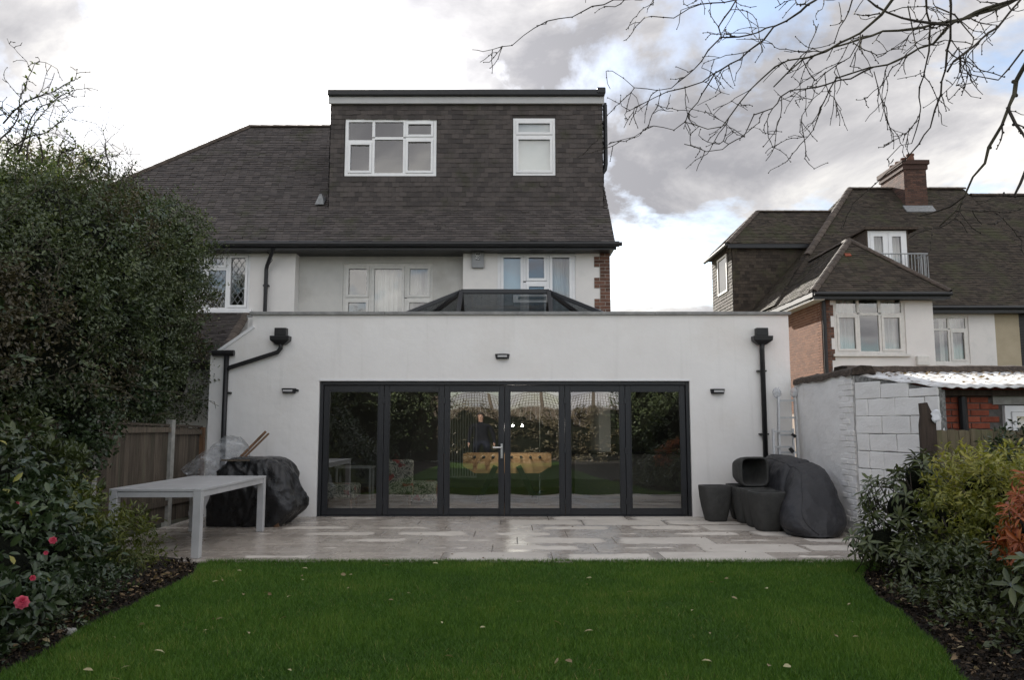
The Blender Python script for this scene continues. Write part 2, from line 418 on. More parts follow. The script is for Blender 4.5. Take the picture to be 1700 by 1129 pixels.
def slab_mat():
    """pale stone slab: rain has dried off the crowned middles of some slabs, the rest is still wet"""
    m, t, out = base_mat('pale_stone_slab')
    bs = N(t, 'ShaderNodeBsdfPrincipled')
    geo = N(t, 'ShaderNodeNewGeometry')
    oi = N(t, 'ShaderNodeObjectInfo')
    tc = N(t, 'ShaderNodeTexCoord')
    mp = N(t, 'ShaderNodeMapping')
    t.links.new(tc.outputs['Object'], mp.inputs[0])
    sep = N(t, 'ShaderNodeSeparateXYZ')
    t.links.new(tc.outputs['Object'], sep.inputs[0])
    n1 = N(t, 'ShaderNodeTexNoise', inp={'Scale': 3.0, 'Detail': 8.0, 'Roughness': 0.65})
    t.links.new(geo.outputs['Position'], n1.inputs['Vector'])
    n2 = N(t, 'ShaderNodeTexNoise', inp={'Scale': 0.55, 'Detail': 3.0})
    t.links.new(geo.outputs['Position'], n2.inputs['Vector'])
    stone = ramp(t, n1.outputs[0], [(0.3, (0.47, 0.425, 0.38)), (0.7, (0.57, 0.525, 0.475))])
    f = math_n(t, 'ADD', math_n(t, 'MULTIPLY', oi.outputs['Random'], 0.28), 0.86)
    sc = N(t, 'ShaderNodeVectorMath', operation='SCALE')
    t.links.new(stone, sc.inputs[0])
    t.links.new(f, sc.inputs['Scale'])
    # how far inside the slab's edge, in metres (rounded)
    ax = math_n(t, 'SUBTRACT', 0.56, math_n(t, 'ABSOLUTE', sep.outputs[0]))
    ay = math_n(t, 'SUBTRACT', 0.285, math_n(t, 'ABSOLUTE', sep.outputs[1]))
    ins = math_n(t, 'SMOOTH_MIN', ax, ay)
    ins.node.inputs[2].default_value = 0.14
    nw = N(t, 'ShaderNodeTexNoise', inp={'Scale': 6.0, 'Detail': 4.0})
    t.links.new(geo.outputs['Position'], nw.inputs['Vector'])
    wet_edge = math_n(t, 'ADD', math_n(t, 'MULTIPLY', nw.outputs[0], 0.30), math_n(t, 'MULTIPLY', oi.outputs['Random'], 0.42))
    wet_edge = math_n(t, 'ADD', wet_edge, math_n(t, 'MULTIPLY', n2.outputs[0], 0.50))
    sepw = N(t, 'ShaderNodeSeparateXYZ')
    t.links.new(geo.outputs['Position'], sepw.inputs[0])
    # the right-hand end of the patio has dried further than the left
    wet_edge = math_n(t, 'SUBTRACT', wet_edge, math_n(t, 'ADD', math_n(t, 'MULTIPLY', sepw.outputs[0], 0.035), 0.43))
    dry = math_n(t, 'MULTIPLY', math_n(t, 'SUBTRACT', ins, wet_edge), 24.0, clamp=True)
    wetc = mixc(t, 1.0, sc.outputs[0], (0.74, 0.715, 0.69), 'MULTIPLY')
    dryc = mixc(t, 1.0, sc.outputs[0], (1.14, 1.15, 1.14), 'MULTIPLY')
    t.links.new(mixc(t, dry, wetc, dryc), bs.inputs['Base Color'])
    rr = math_n(t, 'ADD', math_n(t, 'MULTIPLY', dry, 0.55), math_n(t, 'ADD', math_n(t, 'MULTIPLY', n1.outputs[0], 0.42), 0.06))
    t.links.new(rr, bs.inputs['Roughness'])
    bs.inputs['Specular IOR Level'].default_value = 0.5
    nb = N(t, 'ShaderNodeTexNoise', inp={'Scale': 26.0, 'Detail': 5.0})
    t.links.new(geo.outputs['Position'], nb.inputs['Vector'])
    b = N(t, 'ShaderNodeBump', inp={'Strength': 0.12, 'Distance': 0.008})
    t.links.new(nb.outputs[0], b.inputs['Height'])
    t.links.new(b.outputs[0], bs.inputs['Normal'])
    t.links.new(bs.outputs[0], out.inputs[0])
    return m


M['slab'] = slab_mat()


def floral_mat():
    m, t, out = base_mat('floral_upholstery')
    bs = N(t, 'ShaderNodeBsdfPrincipled', inp={'Roughness': 0.85})
    geo = N(t, 'ShaderNodeNewGeometry')
    vo = N(t, 'ShaderNodeTexVoronoi', inp={'Scale': 9.0})
    t.links.new(geo.outputs['Position'], vo.inputs['Vector'])
    n = N(t, 'ShaderNodeTexNoise', inp={'Scale': 12.0, 'Detail': 4.0, 'Distortion': 1.5})
    t.links.new(geo.outputs['Position'], n.inputs['Vector'])
    n2 = N(t, 'ShaderNodeTexNoise', inp={'Scale': 4.0, 'Detail': 2.0})
    t.links.new(geo.outputs['Position'], n2.inputs['Vector'])
    a = ramp(t, n.outputs[0], [(0.44, (0.46, 0.44, 0.38)), (0.48, (0.07, 0.085, 0.06)), (0.53, (0.07, 0.085, 0.06)), (0.57, (0.46, 0.44, 0.38))])
    red = ramp(t, n2.outputs[0], [(0.60, 0), (0.64, 1)])
    c = mixc(t, math_n(t, 'MULTIPLY', red, 0.8), a, (0.35, 0.03, 0.035))
    ringm = ramp(t, vo.outputs['Distance'], [(0.20, 0), (0.24, 1), (0.30, 1), (0.34, 0)])
    c = mixc(t, math_n(t, 'MULTIPLY', ringm, 0.7), c, (0.05, 0.05, 0.05))
    t.links.new(c, bs.inputs['Base Color'])
    t.links.new(bs.outputs[0], out.inputs[0])
    return m


M['floral'] = floral_mat()

# ------------------------------------------------------------------ object helpers
OFF = {}      # object name -> world offset of its local coordinates


def link(o, parent=None):
    COL.objects.link(o)
    if parent is not None:
        o.parent = parent
        OFF[o.name] = OFF[parent.name]
    else:
        OFF[o.name] = Vector((0, 0, 0))
    return o


def thing(name, label, cat, loc=(0, 0, 0), group=None):
    o = bpy.data.objects.new(name, None)
    COL.objects.link(o)
    o.empty_display_size = 0.1
    o.location = loc
    OFF[o.name] = Vector(loc)
    o['label'] = label
    o['category'] = cat
    if group:
        o['group'] = group
    return o


def tag(o, label=None, cat=None, group=None, kind=None):
    for k, v in (('label', label), ('category', cat), ('group', group), ('kind', kind)):
        if v:
            o[k] = v
    return o


class MB:
    """collects faces in world coordinates, then becomes ONE mesh object"""

    def __init__(s):
        s.v, s.f, s.var = [], [], []

    def add(s, vs, fs):
        o = len(s.v)
        s.v += [tuple(v) for v in vs]
        s.f += [tuple(i + o for i in f) for f in fs]
        return s

    def quad(s, a, b, c, d):
        return s.add([a, b, c, d], [(0, 1, 2, 3)])

    def box(s, x0, x1, y0, y1, z0, z1):
        return s.add([(x0, y0, z0), (x1, y0, z0), (x1, y1, z0), (x0, y1, z0), (x0, y0, z1), (x1, y0, z1), (x1, y1, z1), (x0, y1, z1)],
                     [(0, 3, 2, 1), (4, 5, 6, 7), (0, 1, 5, 4), (1, 2, 6, 5), (2, 3, 7, 6), (3, 0, 4, 7)])

    def prism(s, poly, y0, y1):
        """polygon in xz, counter-clockwise seen from -y, extruded from y0 (front) to y1"""
        n = len(poly)
        vs = [(x, y0, z) for x, z in poly] + [(x, y1, z) for x, z in poly]
        fs = [tuple(range(n)), tuple(range(2 * n - 1, n - 1, -1))]
        fs += [(i, i + n, (i + 1) % n + n, (i + 1) % n) for i in range(n)]
        return s.add(vs, fs)

    def prism_dir(s, poly3, d):
        n = len(poly3)
        d = Vector(d)
        vs = [Vector(p) for p in poly3] + [Vector(p) + d for p in poly3]
        fs = [tuple(range(n)), tuple(range(2 * n - 1, n - 1, -1))]
        fs += [(i, i + n, (i + 1) % n + n, (i + 1) % n) for i in range(n)]
        return s.add(vs, fs)

    def bar(s, a, b, w, h, up=(0, 0, 1)):
        a, b, up = Vector(a), Vector(b), Vector(up)
        d = (b - a).normalized()
        sx = d.cross(up)
        if sx.length < 1e-4:
            sx = d.cross(Vector((1, 0, 0)))
        sx.normalize()
        uz = sx.cross(d).normalized()
        vs = []
        for p in (a, b):
            for i, j in ((-1, -1), (1, -1), (1, 1), (-1, 1)):
                vs.append(p + sx * (i * w / 2) + uz * (j * h / 2))
        return s.add(vs, [(0, 1, 2, 3), (7, 6, 5, 4), (0, 4, 5, 1), (1, 5, 6, 2), (2, 6, 7, 3), (3, 7, 4, 0)])

    def tube(s, pts, radii, n=8, cap=True):
        pts = [Vector(p) for p in pts]
        if isinstance(radii, (int, float)):
            radii = [radii] * len(pts)
        o = len(s.v)
        ref = Vector((0.31, 0.47, 0.83))
        prev = None
        for i, p in enumerate(pts):
            d = (pts[min(i + 1, len(pts) - 1)] - pts[max(i - 1, 0)])
            if d.length < 1e-9:
                d = Vector((0, 0, 1))
            d.normalize()
            sx = prev - d * prev.dot(d) if prev is not None else d.cross(ref)
            if sx.length < 1e-6:
                sx = d.cross(Vector((1, 0, 0)))
            sx.normalize()
            prev = sx
            sy = d.cross(sx)
            for k in range(n):
                a = 2 * math.pi * k / n
                s.v.append(tuple(p + (sx * math.cos(a) + sy * math.sin(a)) * radii[i]))
        for i in range(len(pts) - 1):
            for k in range(n):
                a, b = o + i * n + k, o + i * n + (k + 1) % n
                s.f.append((a, b, b + n, a + n))
        if cap:
            s.f.append(tuple(o + k for k in reversed(range(n))))
            e = o + (len(pts) - 1) * n
            s.f.append(tuple(e + k for k in range(n)))
        return s

    def ring(s, x0, x1, z0, z1, w, y0, y1):
        """rectangular frame in the xz plane"""
        s.box(x0, x0 + w, y0, y1, z0, z1)
        s.box(x1 - w, x1, y0, y1, z0, z1)
        s.box(x0 + w, x1 - w, y0, y1, z0, z0 + w)
        return s.box(x0 + w, x1 - w, y0, y1, z1 - w, z1)

    def ball(s, c, r, seg=8, rings=5, sq=(1, 1, 1)):
        c = Vector(c)
        o = len(s.v)
        for i in range(1, rings):
            th = math.pi * i / rings
            for k in range(seg):
                a = 2 * math.pi * k / seg
                s.v.append((c.x + r * sq[0] * math.sin(th) * math.cos(a), c.y + r * sq[1] * math.sin(th) * math.sin(a), c.z + r * sq[2] * math.cos(th)))
        s.v += [(c.x, c.y, c.z + r * sq[2]), (c.x, c.y, c.z - r * sq[2])]
        t, b = len(s.v) - 2, len(s.v) - 1
        for i in range(rings - 2):
            for k in range(seg):
                a, bb = o + i * seg + k, o + i * seg + (k + 1) % seg
                s.f.append((a, a + seg, bb + seg, bb))
        for k in range(seg):
            s.f.append((t, o + k, o + (k + 1) % seg))
            e = o + (rings - 2) * seg
            s.f.append((b, e + (k + 1) % seg, e + k))
        return s

    def mesh(s, name, off=Vector((0, 0, 0))):
        me = bpy.data.meshes.new(name)
        me.from_pydata([(v[0] - off.x, v[1] - off.y, v[2] - off.z) for v in s.v], [], s.f)
        if s.var:
            at = me.attributes.new('var', 'FLOAT', 'FACE')
            at.data.foreach_set('value', s.var)
        me.update()
        return me

    def build(s, name, mat, parent=None, smooth=False, bevel=0.0, kind=None, seg=2):
        off = OFF[parent.name] if parent is not None else Vector((0, 0, 0))
        me = s.mesh(name, off)
        me.materials.append(M[mat] if isinstance(mat, str) else mat)
        if smooth:
            me.polygons.foreach_set('use_smooth', [True] * len(me.polygons))
        o = bpy.data.objects.new(name, me)
        link(o, parent)
        if bevel:
            b = o.modifiers.new('bevel', 'BEVEL')
            b.width = bevel
            b.segments = seg
            b.limit_method = 'ANGLE'
        if kind:
            o['kind'] = kind
        return o


def copy_tree(o, parent=None):
    c = o.copy()
    COL.objects.link(c)
    OFF[c.name] = Vector(OFF[o.name])
    c.parent = parent
    for ch in list(o.children):
        copy_tree(ch, c)
    return c


def np_mesh(name, verts, faces, mat, parent=None, var=None, kind=None, smooth=True):
    """fast mesh from numpy arrays; faces is (n, k) with one k"""
    off = OFF[parent.name] if parent is not None else Vector((0, 0, 0))
    verts = np.asarray(verts, dtype=np.float32).reshape(-1, 3) - np.array(off, dtype=np.float32)
    faces = np.asarray(faces, dtype=np.int32)
    nf, k = faces.shape
    me = bpy.data.meshes.new(name)
    me.vertices.add(len(verts))
    me.vertices.foreach_set('co', verts.ravel())
    me.loops.add(nf * k)
    me.loops.foreach_set('vertex_index', faces.ravel())
    me.polygons.add(nf)
    me.polygons.foreach_set('loop_start', np.arange(0, nf * k, k, dtype=np.int32))
    me.polygons.foreach_set('loop_total', np.full(nf, k, dtype=np.int32))
    me.polygons.foreach_set('use_smooth', np.full(nf, smooth, dtype=bool))
    me.update(calc_edges=True)
    if var is not None:
        at = me.attributes.new('var', 'FLOAT', 'FACE')
        at.data.foreach_set('value', np.asarray(var, dtype=np.float32))
    me.materials.append(M[mat] if isinstance(mat, str) else mat)
    o = bpy.data.objects.new(name, me)
    link(o, parent)
    if kind:
        o['kind'] = kind
    return o


def unit(a):
    return a / np.maximum(np.linalg.norm(a, axis=1, keepdims=True), 1e-9)


LEAF4 = np.array([[0, 0, 0], [0.48, -0.5, 0.10], [1, 0, -0.06], [0.48, 0.5, 0.10]])
LEAF4F = np.array([[0, 1, 2], [0, 2, 3]])
LEAF8 = np.array([[0, 0, 0], [0.3, -0.42, 0.06], [0.3, 0, 0.0], [0.3, 0.42, 0.06], [0.68, -0.42, 0.02], [0.68, 0, -0.05], [0.68, 0.42, 0.02], [1, 0, -0.16]])
LEAF8F = np.array([[0, 1, 2], [0, 2, 3], [1, 4, 5], [1, 5, 2], [2, 5, 6], [2, 6, 3], [4, 7, 5], [5, 7, 6]])


def leaf_arrays(pos, d, nrm, L, W, fine=False):
    T, F = (LEAF8, LEAF8F) if fine else (LEAF4, LEAF4F)
    d = unit(d)
    side = unit(np.cross(nrm, d))
    up = np.cross(d, side)
    n = len(pos)
    V = (pos[:, None, :] + d[:, None, :] * (T[None, :, 0:1] * L[:, None, None])
         + side[:, None, :] * (T[None, :, 1:2] * W[:, None, None]) + up[:, None, :] * (T[None, :, 2:3] * L[:, None, None]))
    FF = F[None, :, :] + (np.arange(n) * len(T))[:, None, None]
    return V.reshape(-1, 3), FF.reshape(-1, 3), len(F)


def leaves(name, mat, pos, d, nrm, L, W, var, parent=None, fine=False, kind='stuff'):
    V, F, k = leaf_arrays(pos, d, nrm, L, W, fine)
    return np_mesh(name, V, F, mat, parent, np.repeat(var, k), kind)


def blob_points(blobs, n, shell=(0.82, 1.06), zmin=0.02, ymax=None, rough=0.0):
    """points near the surface of a union of ellipsoids, with outward normals"""
    C = np.array([b[:3] for b in blobs], float)
    Rr = np.array([b[3:6] for b in blobs], float)
    area = (Rr[:, 0] * Rr[:, 1] + Rr[:, 1] * Rr[:, 2] + Rr[:, 0] * Rr[:, 2])
    out_p, out_n = [], []
    tot = 0
    while tot < n:
        k = max(2000, 2 * (n - tot))
        idx = rng.choice(len(blobs), size=k, p=area / area.sum())
        u = unit(rng.normal(size=(k, 3)))
        f = rng.uniform(shell[0], shell[1], size=(k, 1))
        p = C[idx] + u * Rr[idx] * f
        if rough:                # lumps and hollows in the outline
            nz = np.array([mnoise.noise(Vector(q) * 1.5) + 0.7 * mnoise.noise(Vector(q) * 3.7) for q in p])
            p = C[idx] + u * Rr[idx] * f * (1 + rough * nz[:, None])
        nn = unit(u / Rr[idx])
        keep = p[:, 2] > zmin
        for j in range(len(blobs)):
            q = (((p - C[j]) / (Rr[j] * shell[0] * 0.97)) ** 2).sum(1)
            keep &= (q > 1) | (idx == j)
        if ymax is not None:
            keep &= p[:, 1] < ymax
        out_p.append(p[keep])
        out_n.append(nn[keep])
        tot += int(keep.sum())
    return np.concatenate(out_p)[:n], np.concatenate(out_n)[:n]


def twig_leaves(tp, tn, per, spread, L, W, up=0.35, jitter=0.9, flat=0.5):
    """leaves set round short twigs: clumps rather than an even fuzz"""
    n = len(tp)
    ax = unit(tn + np.array([0, 0, up]) + rng.normal(scale=0.45, size=(n, 3)))
    pos = np.repeat(tp, per, 0)
    a = np.repeat(ax, per, 0)
    m = n * per
    tt = rng.uniform(-0.2, 1.0, size=(m, 1))
    rad = unit(rng.normal(size=(m, 3)))
    rad = unit(rad - a * (rad * a).sum(1, keepdims=True))
    pos = pos + a * tt * spread + rad * spread * 0.14 + rng.normal(scale=spread * 0.10, size=(m, 3))
    d = unit(rad * jitter + a * 0.55 + rng.normal(scale=0.25, size=(m, 3)))
    nrm = unit(a * flat + np.array([0, 0, 0.6]) + rng.normal(scale=0.45, size=(m, 3)))
    LL = L * rng.uniform(0.65, 1.2, size=m)
    return pos, d, nrm, LL, LL * W


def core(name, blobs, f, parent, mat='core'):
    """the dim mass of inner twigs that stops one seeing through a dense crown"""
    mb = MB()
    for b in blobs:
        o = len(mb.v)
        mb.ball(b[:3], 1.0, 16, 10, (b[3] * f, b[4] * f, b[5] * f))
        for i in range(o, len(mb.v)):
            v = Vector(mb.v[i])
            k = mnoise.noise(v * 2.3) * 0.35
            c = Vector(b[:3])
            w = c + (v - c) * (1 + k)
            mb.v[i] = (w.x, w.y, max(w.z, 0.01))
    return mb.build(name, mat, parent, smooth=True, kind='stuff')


def wall_xz(mb, x0, x1, z0, z1, y0, y1, holes):
    """wall in the xz plane from y0 (front) to y1 with rectangular openings (ax0, ax1, az0, az1)"""
    xs = sorted({x0, x1, *[h[0] for h in holes], *[h[1] for h in holes]})
    zs = sorted({z0, z1, *[h[2] for h in holes], *[h[3] for h in holes]})
    xs = [x for x in xs if x0 - 1e-6 <= x <= x1 + 1e-6]
    zs = [z for z in zs if z0 - 1e-6 <= z <= z1 + 1e-6]

    def open_(i, k):
        if i < 0 or k < 0 or i >= len(xs) - 1 or k >= len(zs) - 1:
            return True
        cx, cz = (xs[i] + xs[i + 1]) / 2, (zs[k] + zs[k + 1]) / 2
        return any(h[0] < cx < h[1] and h[2] < cz < h[3] for h in holes)

    for i in range(len(xs) - 1):
        for k in range(len(zs) - 1):
            if open_(i, k):
                continue
            a, b, c, d = xs[i], xs[i + 1], zs[k], zs[k + 1]
            mb.quad((a, y0, c), (b, y0, c), (b, y0, d), (a, y0, d))
            mb.quad((b, y1, c), (a, y1, c), (a, y1, d), (b, y1, d))
            if open_(i - 1, k):
                mb.quad((a, y1, c), (a, y0, c), (a, y0, d), (a, y1, d))
            if open_(i + 1, k):
                mb.quad((b, y0, c), (b, y1, c), (b, y1, d), (b, y0, d))
            if open_(i, k - 1):
                mb.quad((a, y1, c), (b, y1, c), (b, y0, c), (a, y0, c))
            if open_(i, k + 1):
                mb.quad((a, y0, d), (b, y0, d), (b, y1, d), (a, y1, d))
    return mb


def window(parent, x0, x1, z0, z1, y, lights, fw=0.06, mat='upvc', sash=0.05, blind=None, curtain=None, sill=False, name='window', gmat='glass_win', leaded=False):
    """frame in an opening whose wall face is at y; lights are (fx0, fx1, fz0, fz1, opens) as fractions"""
    ya, yb = y + 0.035, y + 0.105
    mb = MB()
    mb.ring(x0, x1, z0, z1, fw, ya, yb)
    ix0, ix1, iz0, iz1 = x0 + fw, x1 - fw, z0 + fw, z1 - fw
    W, H = ix1 - ix0, iz1 - iz0
    cuts = []
    for (a, b, c, d, op) in lights:
        lx0, lx1, lz0, lz1 = ix0 + a * W, ix0 + b * W, iz0 + c * H, iz0 + d * H
        # mullions and transoms fill the gap between neighbouring lights
        hw = fw * 0.42
        if a > 0.01:
            mb.box(lx0 - hw, lx0 + hw, ya + 0.002, yb - 0.002, lz0 + (hw if c > 0.01 else 0), lz1)
            lx0 += hw
        if b < 0.99:
            lx1 -= hw
        if c > 0.01:
            mb.box(lx0, lx1, ya + 0.003, yb - 0.003, lz0 - hw, lz0 + hw)
            lz0 += hw
        if d < 0.99:
            lz1 -= hw
        cuts.append((lx0, lx1, lz0, lz1, op))
    w = mb.build(name, mat, parent)
    for (lx0, lx1, lz0, lz1, op) in cuts:
        if op:
            MB().ring(lx0 + 0.004, lx1 - 0.004, lz0 + 0.004, lz1 - 0.004, sash, ya - 0.018, ya + 0.03).build('casement', mat, w)
            g = sash
        else:
            g = 0.0
        MB().quad((lx0 + g, ya + 0.035, lz0 + g), (lx1 - g, ya + 0.035, lz0 + g), (lx1 - g, ya + 0.035, lz1 - g), (lx0 + g, ya + 0.035, lz1 - g)).build('pane', gmat, w)
        if leaded:
            lm = MB()
            st = 0.13
            gx0, gx1, gz0, gz1 = lx0 + g, lx1 - g, lz0 + g, lz1 - g
            sl = 1.45
            k = -int((gz1 - gz0) / sl / st) - 2
            while k * st < (gx1 - gx0) + (gz1 - gz0) / sl + st:
                for sg in (1, -1):
                    c0 = gx0 + k * st if sg > 0 else gx1 - k * st
                    pts = []
                    za, zb = gz0, gz1
                    xa, xb = c0, c0 + sg * (gz1 - gz0) / sl
                    # clip to the light
                    t0, t1 = 0.0, 1.0
                    dx = xb - xa
                    for lo, hi in ((gx0, gx1),):
                        ta, tb = (lo - xa) / dx, (hi - xa) / dx
                        t0, t1 = max(t0, min(ta, tb)), min(t1, max(ta, tb))
                    if t1 - t0 > 0.03:
                        lm.bar((xa + dx * t0, ya + 0.03, za + (zb - za) * t0), (xa + dx * t1, ya + 0.03, za + (zb - za) * t1), 0.012, 0.004, (0, 1, 0))
                k += 1
            if lm.v:
                lm.build('leading', 'lead', w, kind='stuff')
    if blind is not None:
        MB().box(ix0, ix1, yb + 0.02, yb + 0.03, iz0 + blind * H, iz1).build('blind', 'obscure', w)
    if curtain:
        for (a, b) in curtain:
            c = MB()
            n = max(6, int((b - a) * W / 0.03))
            for i in range(n):
                xa, xb = ix0 + (a + (b - a) * i / n) * W, ix0 + (a + (b - a) * (i + 1) / n) * W
                ja, jb = 0.04 * math.sin(i * 1.3) + 0.02 * math.sin(i * 3.1), 0.04 * math.sin((i + 1) * 1.3) + 0.02 * math.sin((i + 1) * 3.1)
                c.quad((xa, yb + 0.16 + ja, iz0), (xb, yb + 0.16 + jb, iz0), (xb, yb + 0.16 + jb, iz1), (xa, yb + 0.16 + ja, iz1))
            c.build('curtain', 'curtain', w, smooth=True)
    if sill:
        MB().box(x0 - 0.08, x1 + 0.08, y - 0.09, y + 0.05, z0 - 0.07, z0).build('sill', mat, w, bevel=0.008)
    return w


def tile_sheet(name, parent, mat, O, U, V, vlen, ul, ur, gauge=0.10, tw=0.166, lift=0.016, sag=0.0, seed=1, holes=()):
    """plain tiles on a slope: O eave corner, U along the eave, V up the slope, ul/ur give the left and right limits at v"""
    r = np.random.default_rng(seed)
    O, U, V = Vector(O), Vector(U).normalized(), Vector(V).normalized()
    Nn = U.cross(V).normalized()
    verts, faces, var = [], [], []
    rows = int(vlen / gauge)
    for i in range(rows):
        v0 = i * gauge
        a, b = ul(v0), ur(v0)
        if b - a < 0.05:
            continue
        u = a - (tw / 2 if i % 2 else 0)
        row_j = r.normal(0, 0.004)
        while u < b:
            ua, ub = max(u, a), min(u + tw - 0.004, b)
            u += tw
            for h in holes:          # tiles are cut neatly round openings
                if h[2] < v0 + gauge / 2 < h[3]:
                    if ua < h[0] < ub:
                        ub = h[0]
                    elif ua < h[1] < ub:
                        ua = h[1]
                    elif ua >= h[0] and ub <= h[1]:
                        ub = ua
            if ub - ua < 0.02:
                continue
            um = (ua + ub) / 2
            j = r.normal(0, 0.004)
            l0 = lift + r.normal(0, 0.0035)
            tilt = r.normal(0, 0.0025)
            dip = -sag * (0.5 + 0.5 * math.sin(um * 0.9 + v0 * 0.7))
            top = v0 + gauge * 1.05
            k = len(verts)
            for (uu, vv, nn) in ((ua, v0 + j + row_j, l0 + tilt), (ub, v0 + j + row_j, l0 - tilt), (ub, top, 0.003), (ua, top, 0.003),
                                 (ua, v0 + j + row_j, -0.002), (ub, v0 + j + row_j, -0.002)):
                verts.append(O + U * uu + V * vv + Nn * (nn + dip))
            faces += [(k, k + 1, k + 2, k + 3), (k + 4, k + 5, k + 1, k)]
            q = float(np.clip(r.normal(0.5, 0.22), 0, 1))
            var += [q, q]
    return np_mesh(name, verts, faces, mat, parent, var, 'stuff', smooth=False)


def ridge_run(parent, a, b, r=0.11, step=0.32, mat='ridge', flat=0.75):
    """half-round ridge or hip tiles, each one a piece of its own sharing one mesh"""
    a, b = Vector(a), Vector(b)
    d = b - a
    n = max(1, int(d.length / step))
    st = d.length / n
    mb = MB()
    seg = 7
    vs = []
    for e, (xx, rr) in enumerate(((0, r * 1.05), (st * 1.04, r * 0.97))):
        for k in range(seg + 1):
            t = math.pi * k / seg
            vs.append((xx, rr * math.cos(t), rr * flat * math.sin(t)))
    fs = [(k, k + 1, k + seg + 2, k + seg + 1) for k in range(seg)]
    vs += [(x, y * 0.84, z * 0.80 - 0.004) for x, y, z in vs]
    m = 2 * (seg + 1)
    fs += [(k + m + seg + 1, k + m + seg + 2, k + m + 1, k + m) for k in range(seg)]
    fs += [(k + 1, k, k + m, k + m + 1) for k in range(seg)]
    mb.add(vs, fs)
    me = mb.mesh('ridge_tile')
    me.materials.append(M[mat])
    q = d.normalized().to_track_quat('X', 'Z')
    for i in range(n):
        o = bpy.data.objects.new('ridge_tile', me)
        link(o, parent)
        o.location = a + d * (i / n) - OFF[parent.name]
        o.rotation_euler = (q @ Matrix.Rotation(random.gauss(0, 0.03), 3, 'X').to_quaternion()).to_euler()


def smooth_by_mod(o, lv=1):
    s = o.modifiers.new('sub', 'SUBSURF')
    s.levels = lv
    s.render_levels = lv
    return o

# ================================================================== ground, lawn, beds, patio
g = MB()
g.quad((-400, -300, -0.06), (400, -300, -0.06), (400, 500, -0.06), (-400, 500, -0.06))
tag(g.build('ground', 'ground'), kind='structure')

PF = 8.45          # front edge of the patio


def lawn_left(y):
    return -3.02 - 0.30 * max(0.0, (y - 6.6) / 1.85) ** 2 + 0.05 * math.sin(y * 1.7) + 0.02 * math.sin(y * 5.1)


def lawn_right(y):
    b = 2.60 + (y - 4.6) * 0.235 if y > 4.6 else 2.60 + (y - 4.6) * 0.04
    if y > 7.3:
        b += (y - 7.3) ** 2 * 0.32
    return b + 0.03 * math.sin(y * 2.3 + 1) + 0.015 * math.sin(y * 6.3)


lw = MB()
ys = [-18, -14, -10, -6, -3, -1, 0, 1, 2, 3] + [3.4 + 0.17 * i for i in range(30)]
ys = [y for y in ys if y < PF] + [PF]
for a, b in zip(ys[:-1], ys[1:]):
    nx = 8
    for i in range(nx):
        q = []
        for y, k in ((a, i), (a, i + 1), (b, i + 1), (b, i)):
            x = lawn_left(y) + (lawn_right(y) - lawn_left(y)) * k / nx
            q.append((x, y, 0.0))
        lw.quad(*q)
lawn = lw.build('lawn', 'lawn')
tag(lawn, kind='structure')


def bed(name, xa, xb, y0, y1, hfun):
    mb = MB()
    ny = int((y1 - y0) / 0.16)
    nx = 14
    vs = []
    for j in range(ny + 1):
        y = y0 + (y1 - y0) * j / ny
        for i in range(nx + 1):
            x = xa(y) + (xb(y) - xa(y)) * i / nx
            s = min(i, nx - i) / 3.0
            h = hfun(i / nx) + 0.035 * mnoise.noise(Vector((x * 5, y * 5, 0))) + 0.02 * mnoise.noise(Vector((x * 17, y * 17, 3)))
            vs.append((x, y, -0.02 + min(1, s) * max(0.0, h + 0.03)))
    fs = [(j * (nx + 1) + i, j * (nx + 1) + i + 1, (j + 1) * (nx + 1) + i + 1, (j + 1) * (nx + 1) + i) for j in range(ny) for i in range(nx)]
    mb.add(vs, fs)
    return tag(mb.build(name, 'soil', smooth=True), kind='structure')


bed('flower_bed_left', lambda y: -5.6, lambda y: lawn_left(y) + 0.03, -6, 8.6, lambda f: 0.05)
bed('flower_bed_right', lambda y: lawn_right(y) - 0.03, lambda y: 6.6, -6, 8.44, lambda f: 0.05)

# patio: concrete bed and single slabs
pb = MB().box(-4.95, 4.6, PF + 0.02, 12.75, -0.05, 0.004)
patio = tag(pb.build('patio', 'concrete'), kind='structure')
sl_me = {}


def slab_mesh(w, d):
    k = (round(w, 3), round(d, 3))
    if k not in sl_me:
        mb = MB().box(-w / 2, w / 2, -d / 2, d / 2, -0.022, 0.0)
        me = mb.mesh('paving_slab')
        bm = bmesh.new()
        bm.from_mesh(me)
        bmesh.ops.bevel(bm, geom=[e for e in bm.edges if all(v.co.z > -0.001 for v in e.verts)], offset=0.004, segments=1, affect='EDGES')
        bm.to_mesh(me)
        bm.free()
        me.materials.append(M['slab'])
        sl_me[k] = me
    return sl_me[k]


rows = []
y = PF
while y < 12.4:
    rows.append(y)
    y += 0.605
starts = [0.55, 0.10, 0.86, 0.32, 0.68, 0.05, 0.45]
for r, y0 in enumerate(rows):
    d = min(0.60, 12.56 - y0)
    x = -4.93 - starts[r % 7] * 1.2
    while x < 4.55:
        a, b = max(x, -4.93), min(x + 1.2, 4.48)
        x += 1.206
        if b - a < 0.12:
            continue
        o = bpy.data.objects.new('paving_slab', slab_mesh(b - a, d))
        link(o, patio)
        o.location = ((a + b) / 2, y0 + d / 2, 0.024 + random.uniform(-0.0015, 0.0015))
        o.rotation_euler = (random.gauss(0, 0.0015), random.gauss(0, 0.0015), 0)


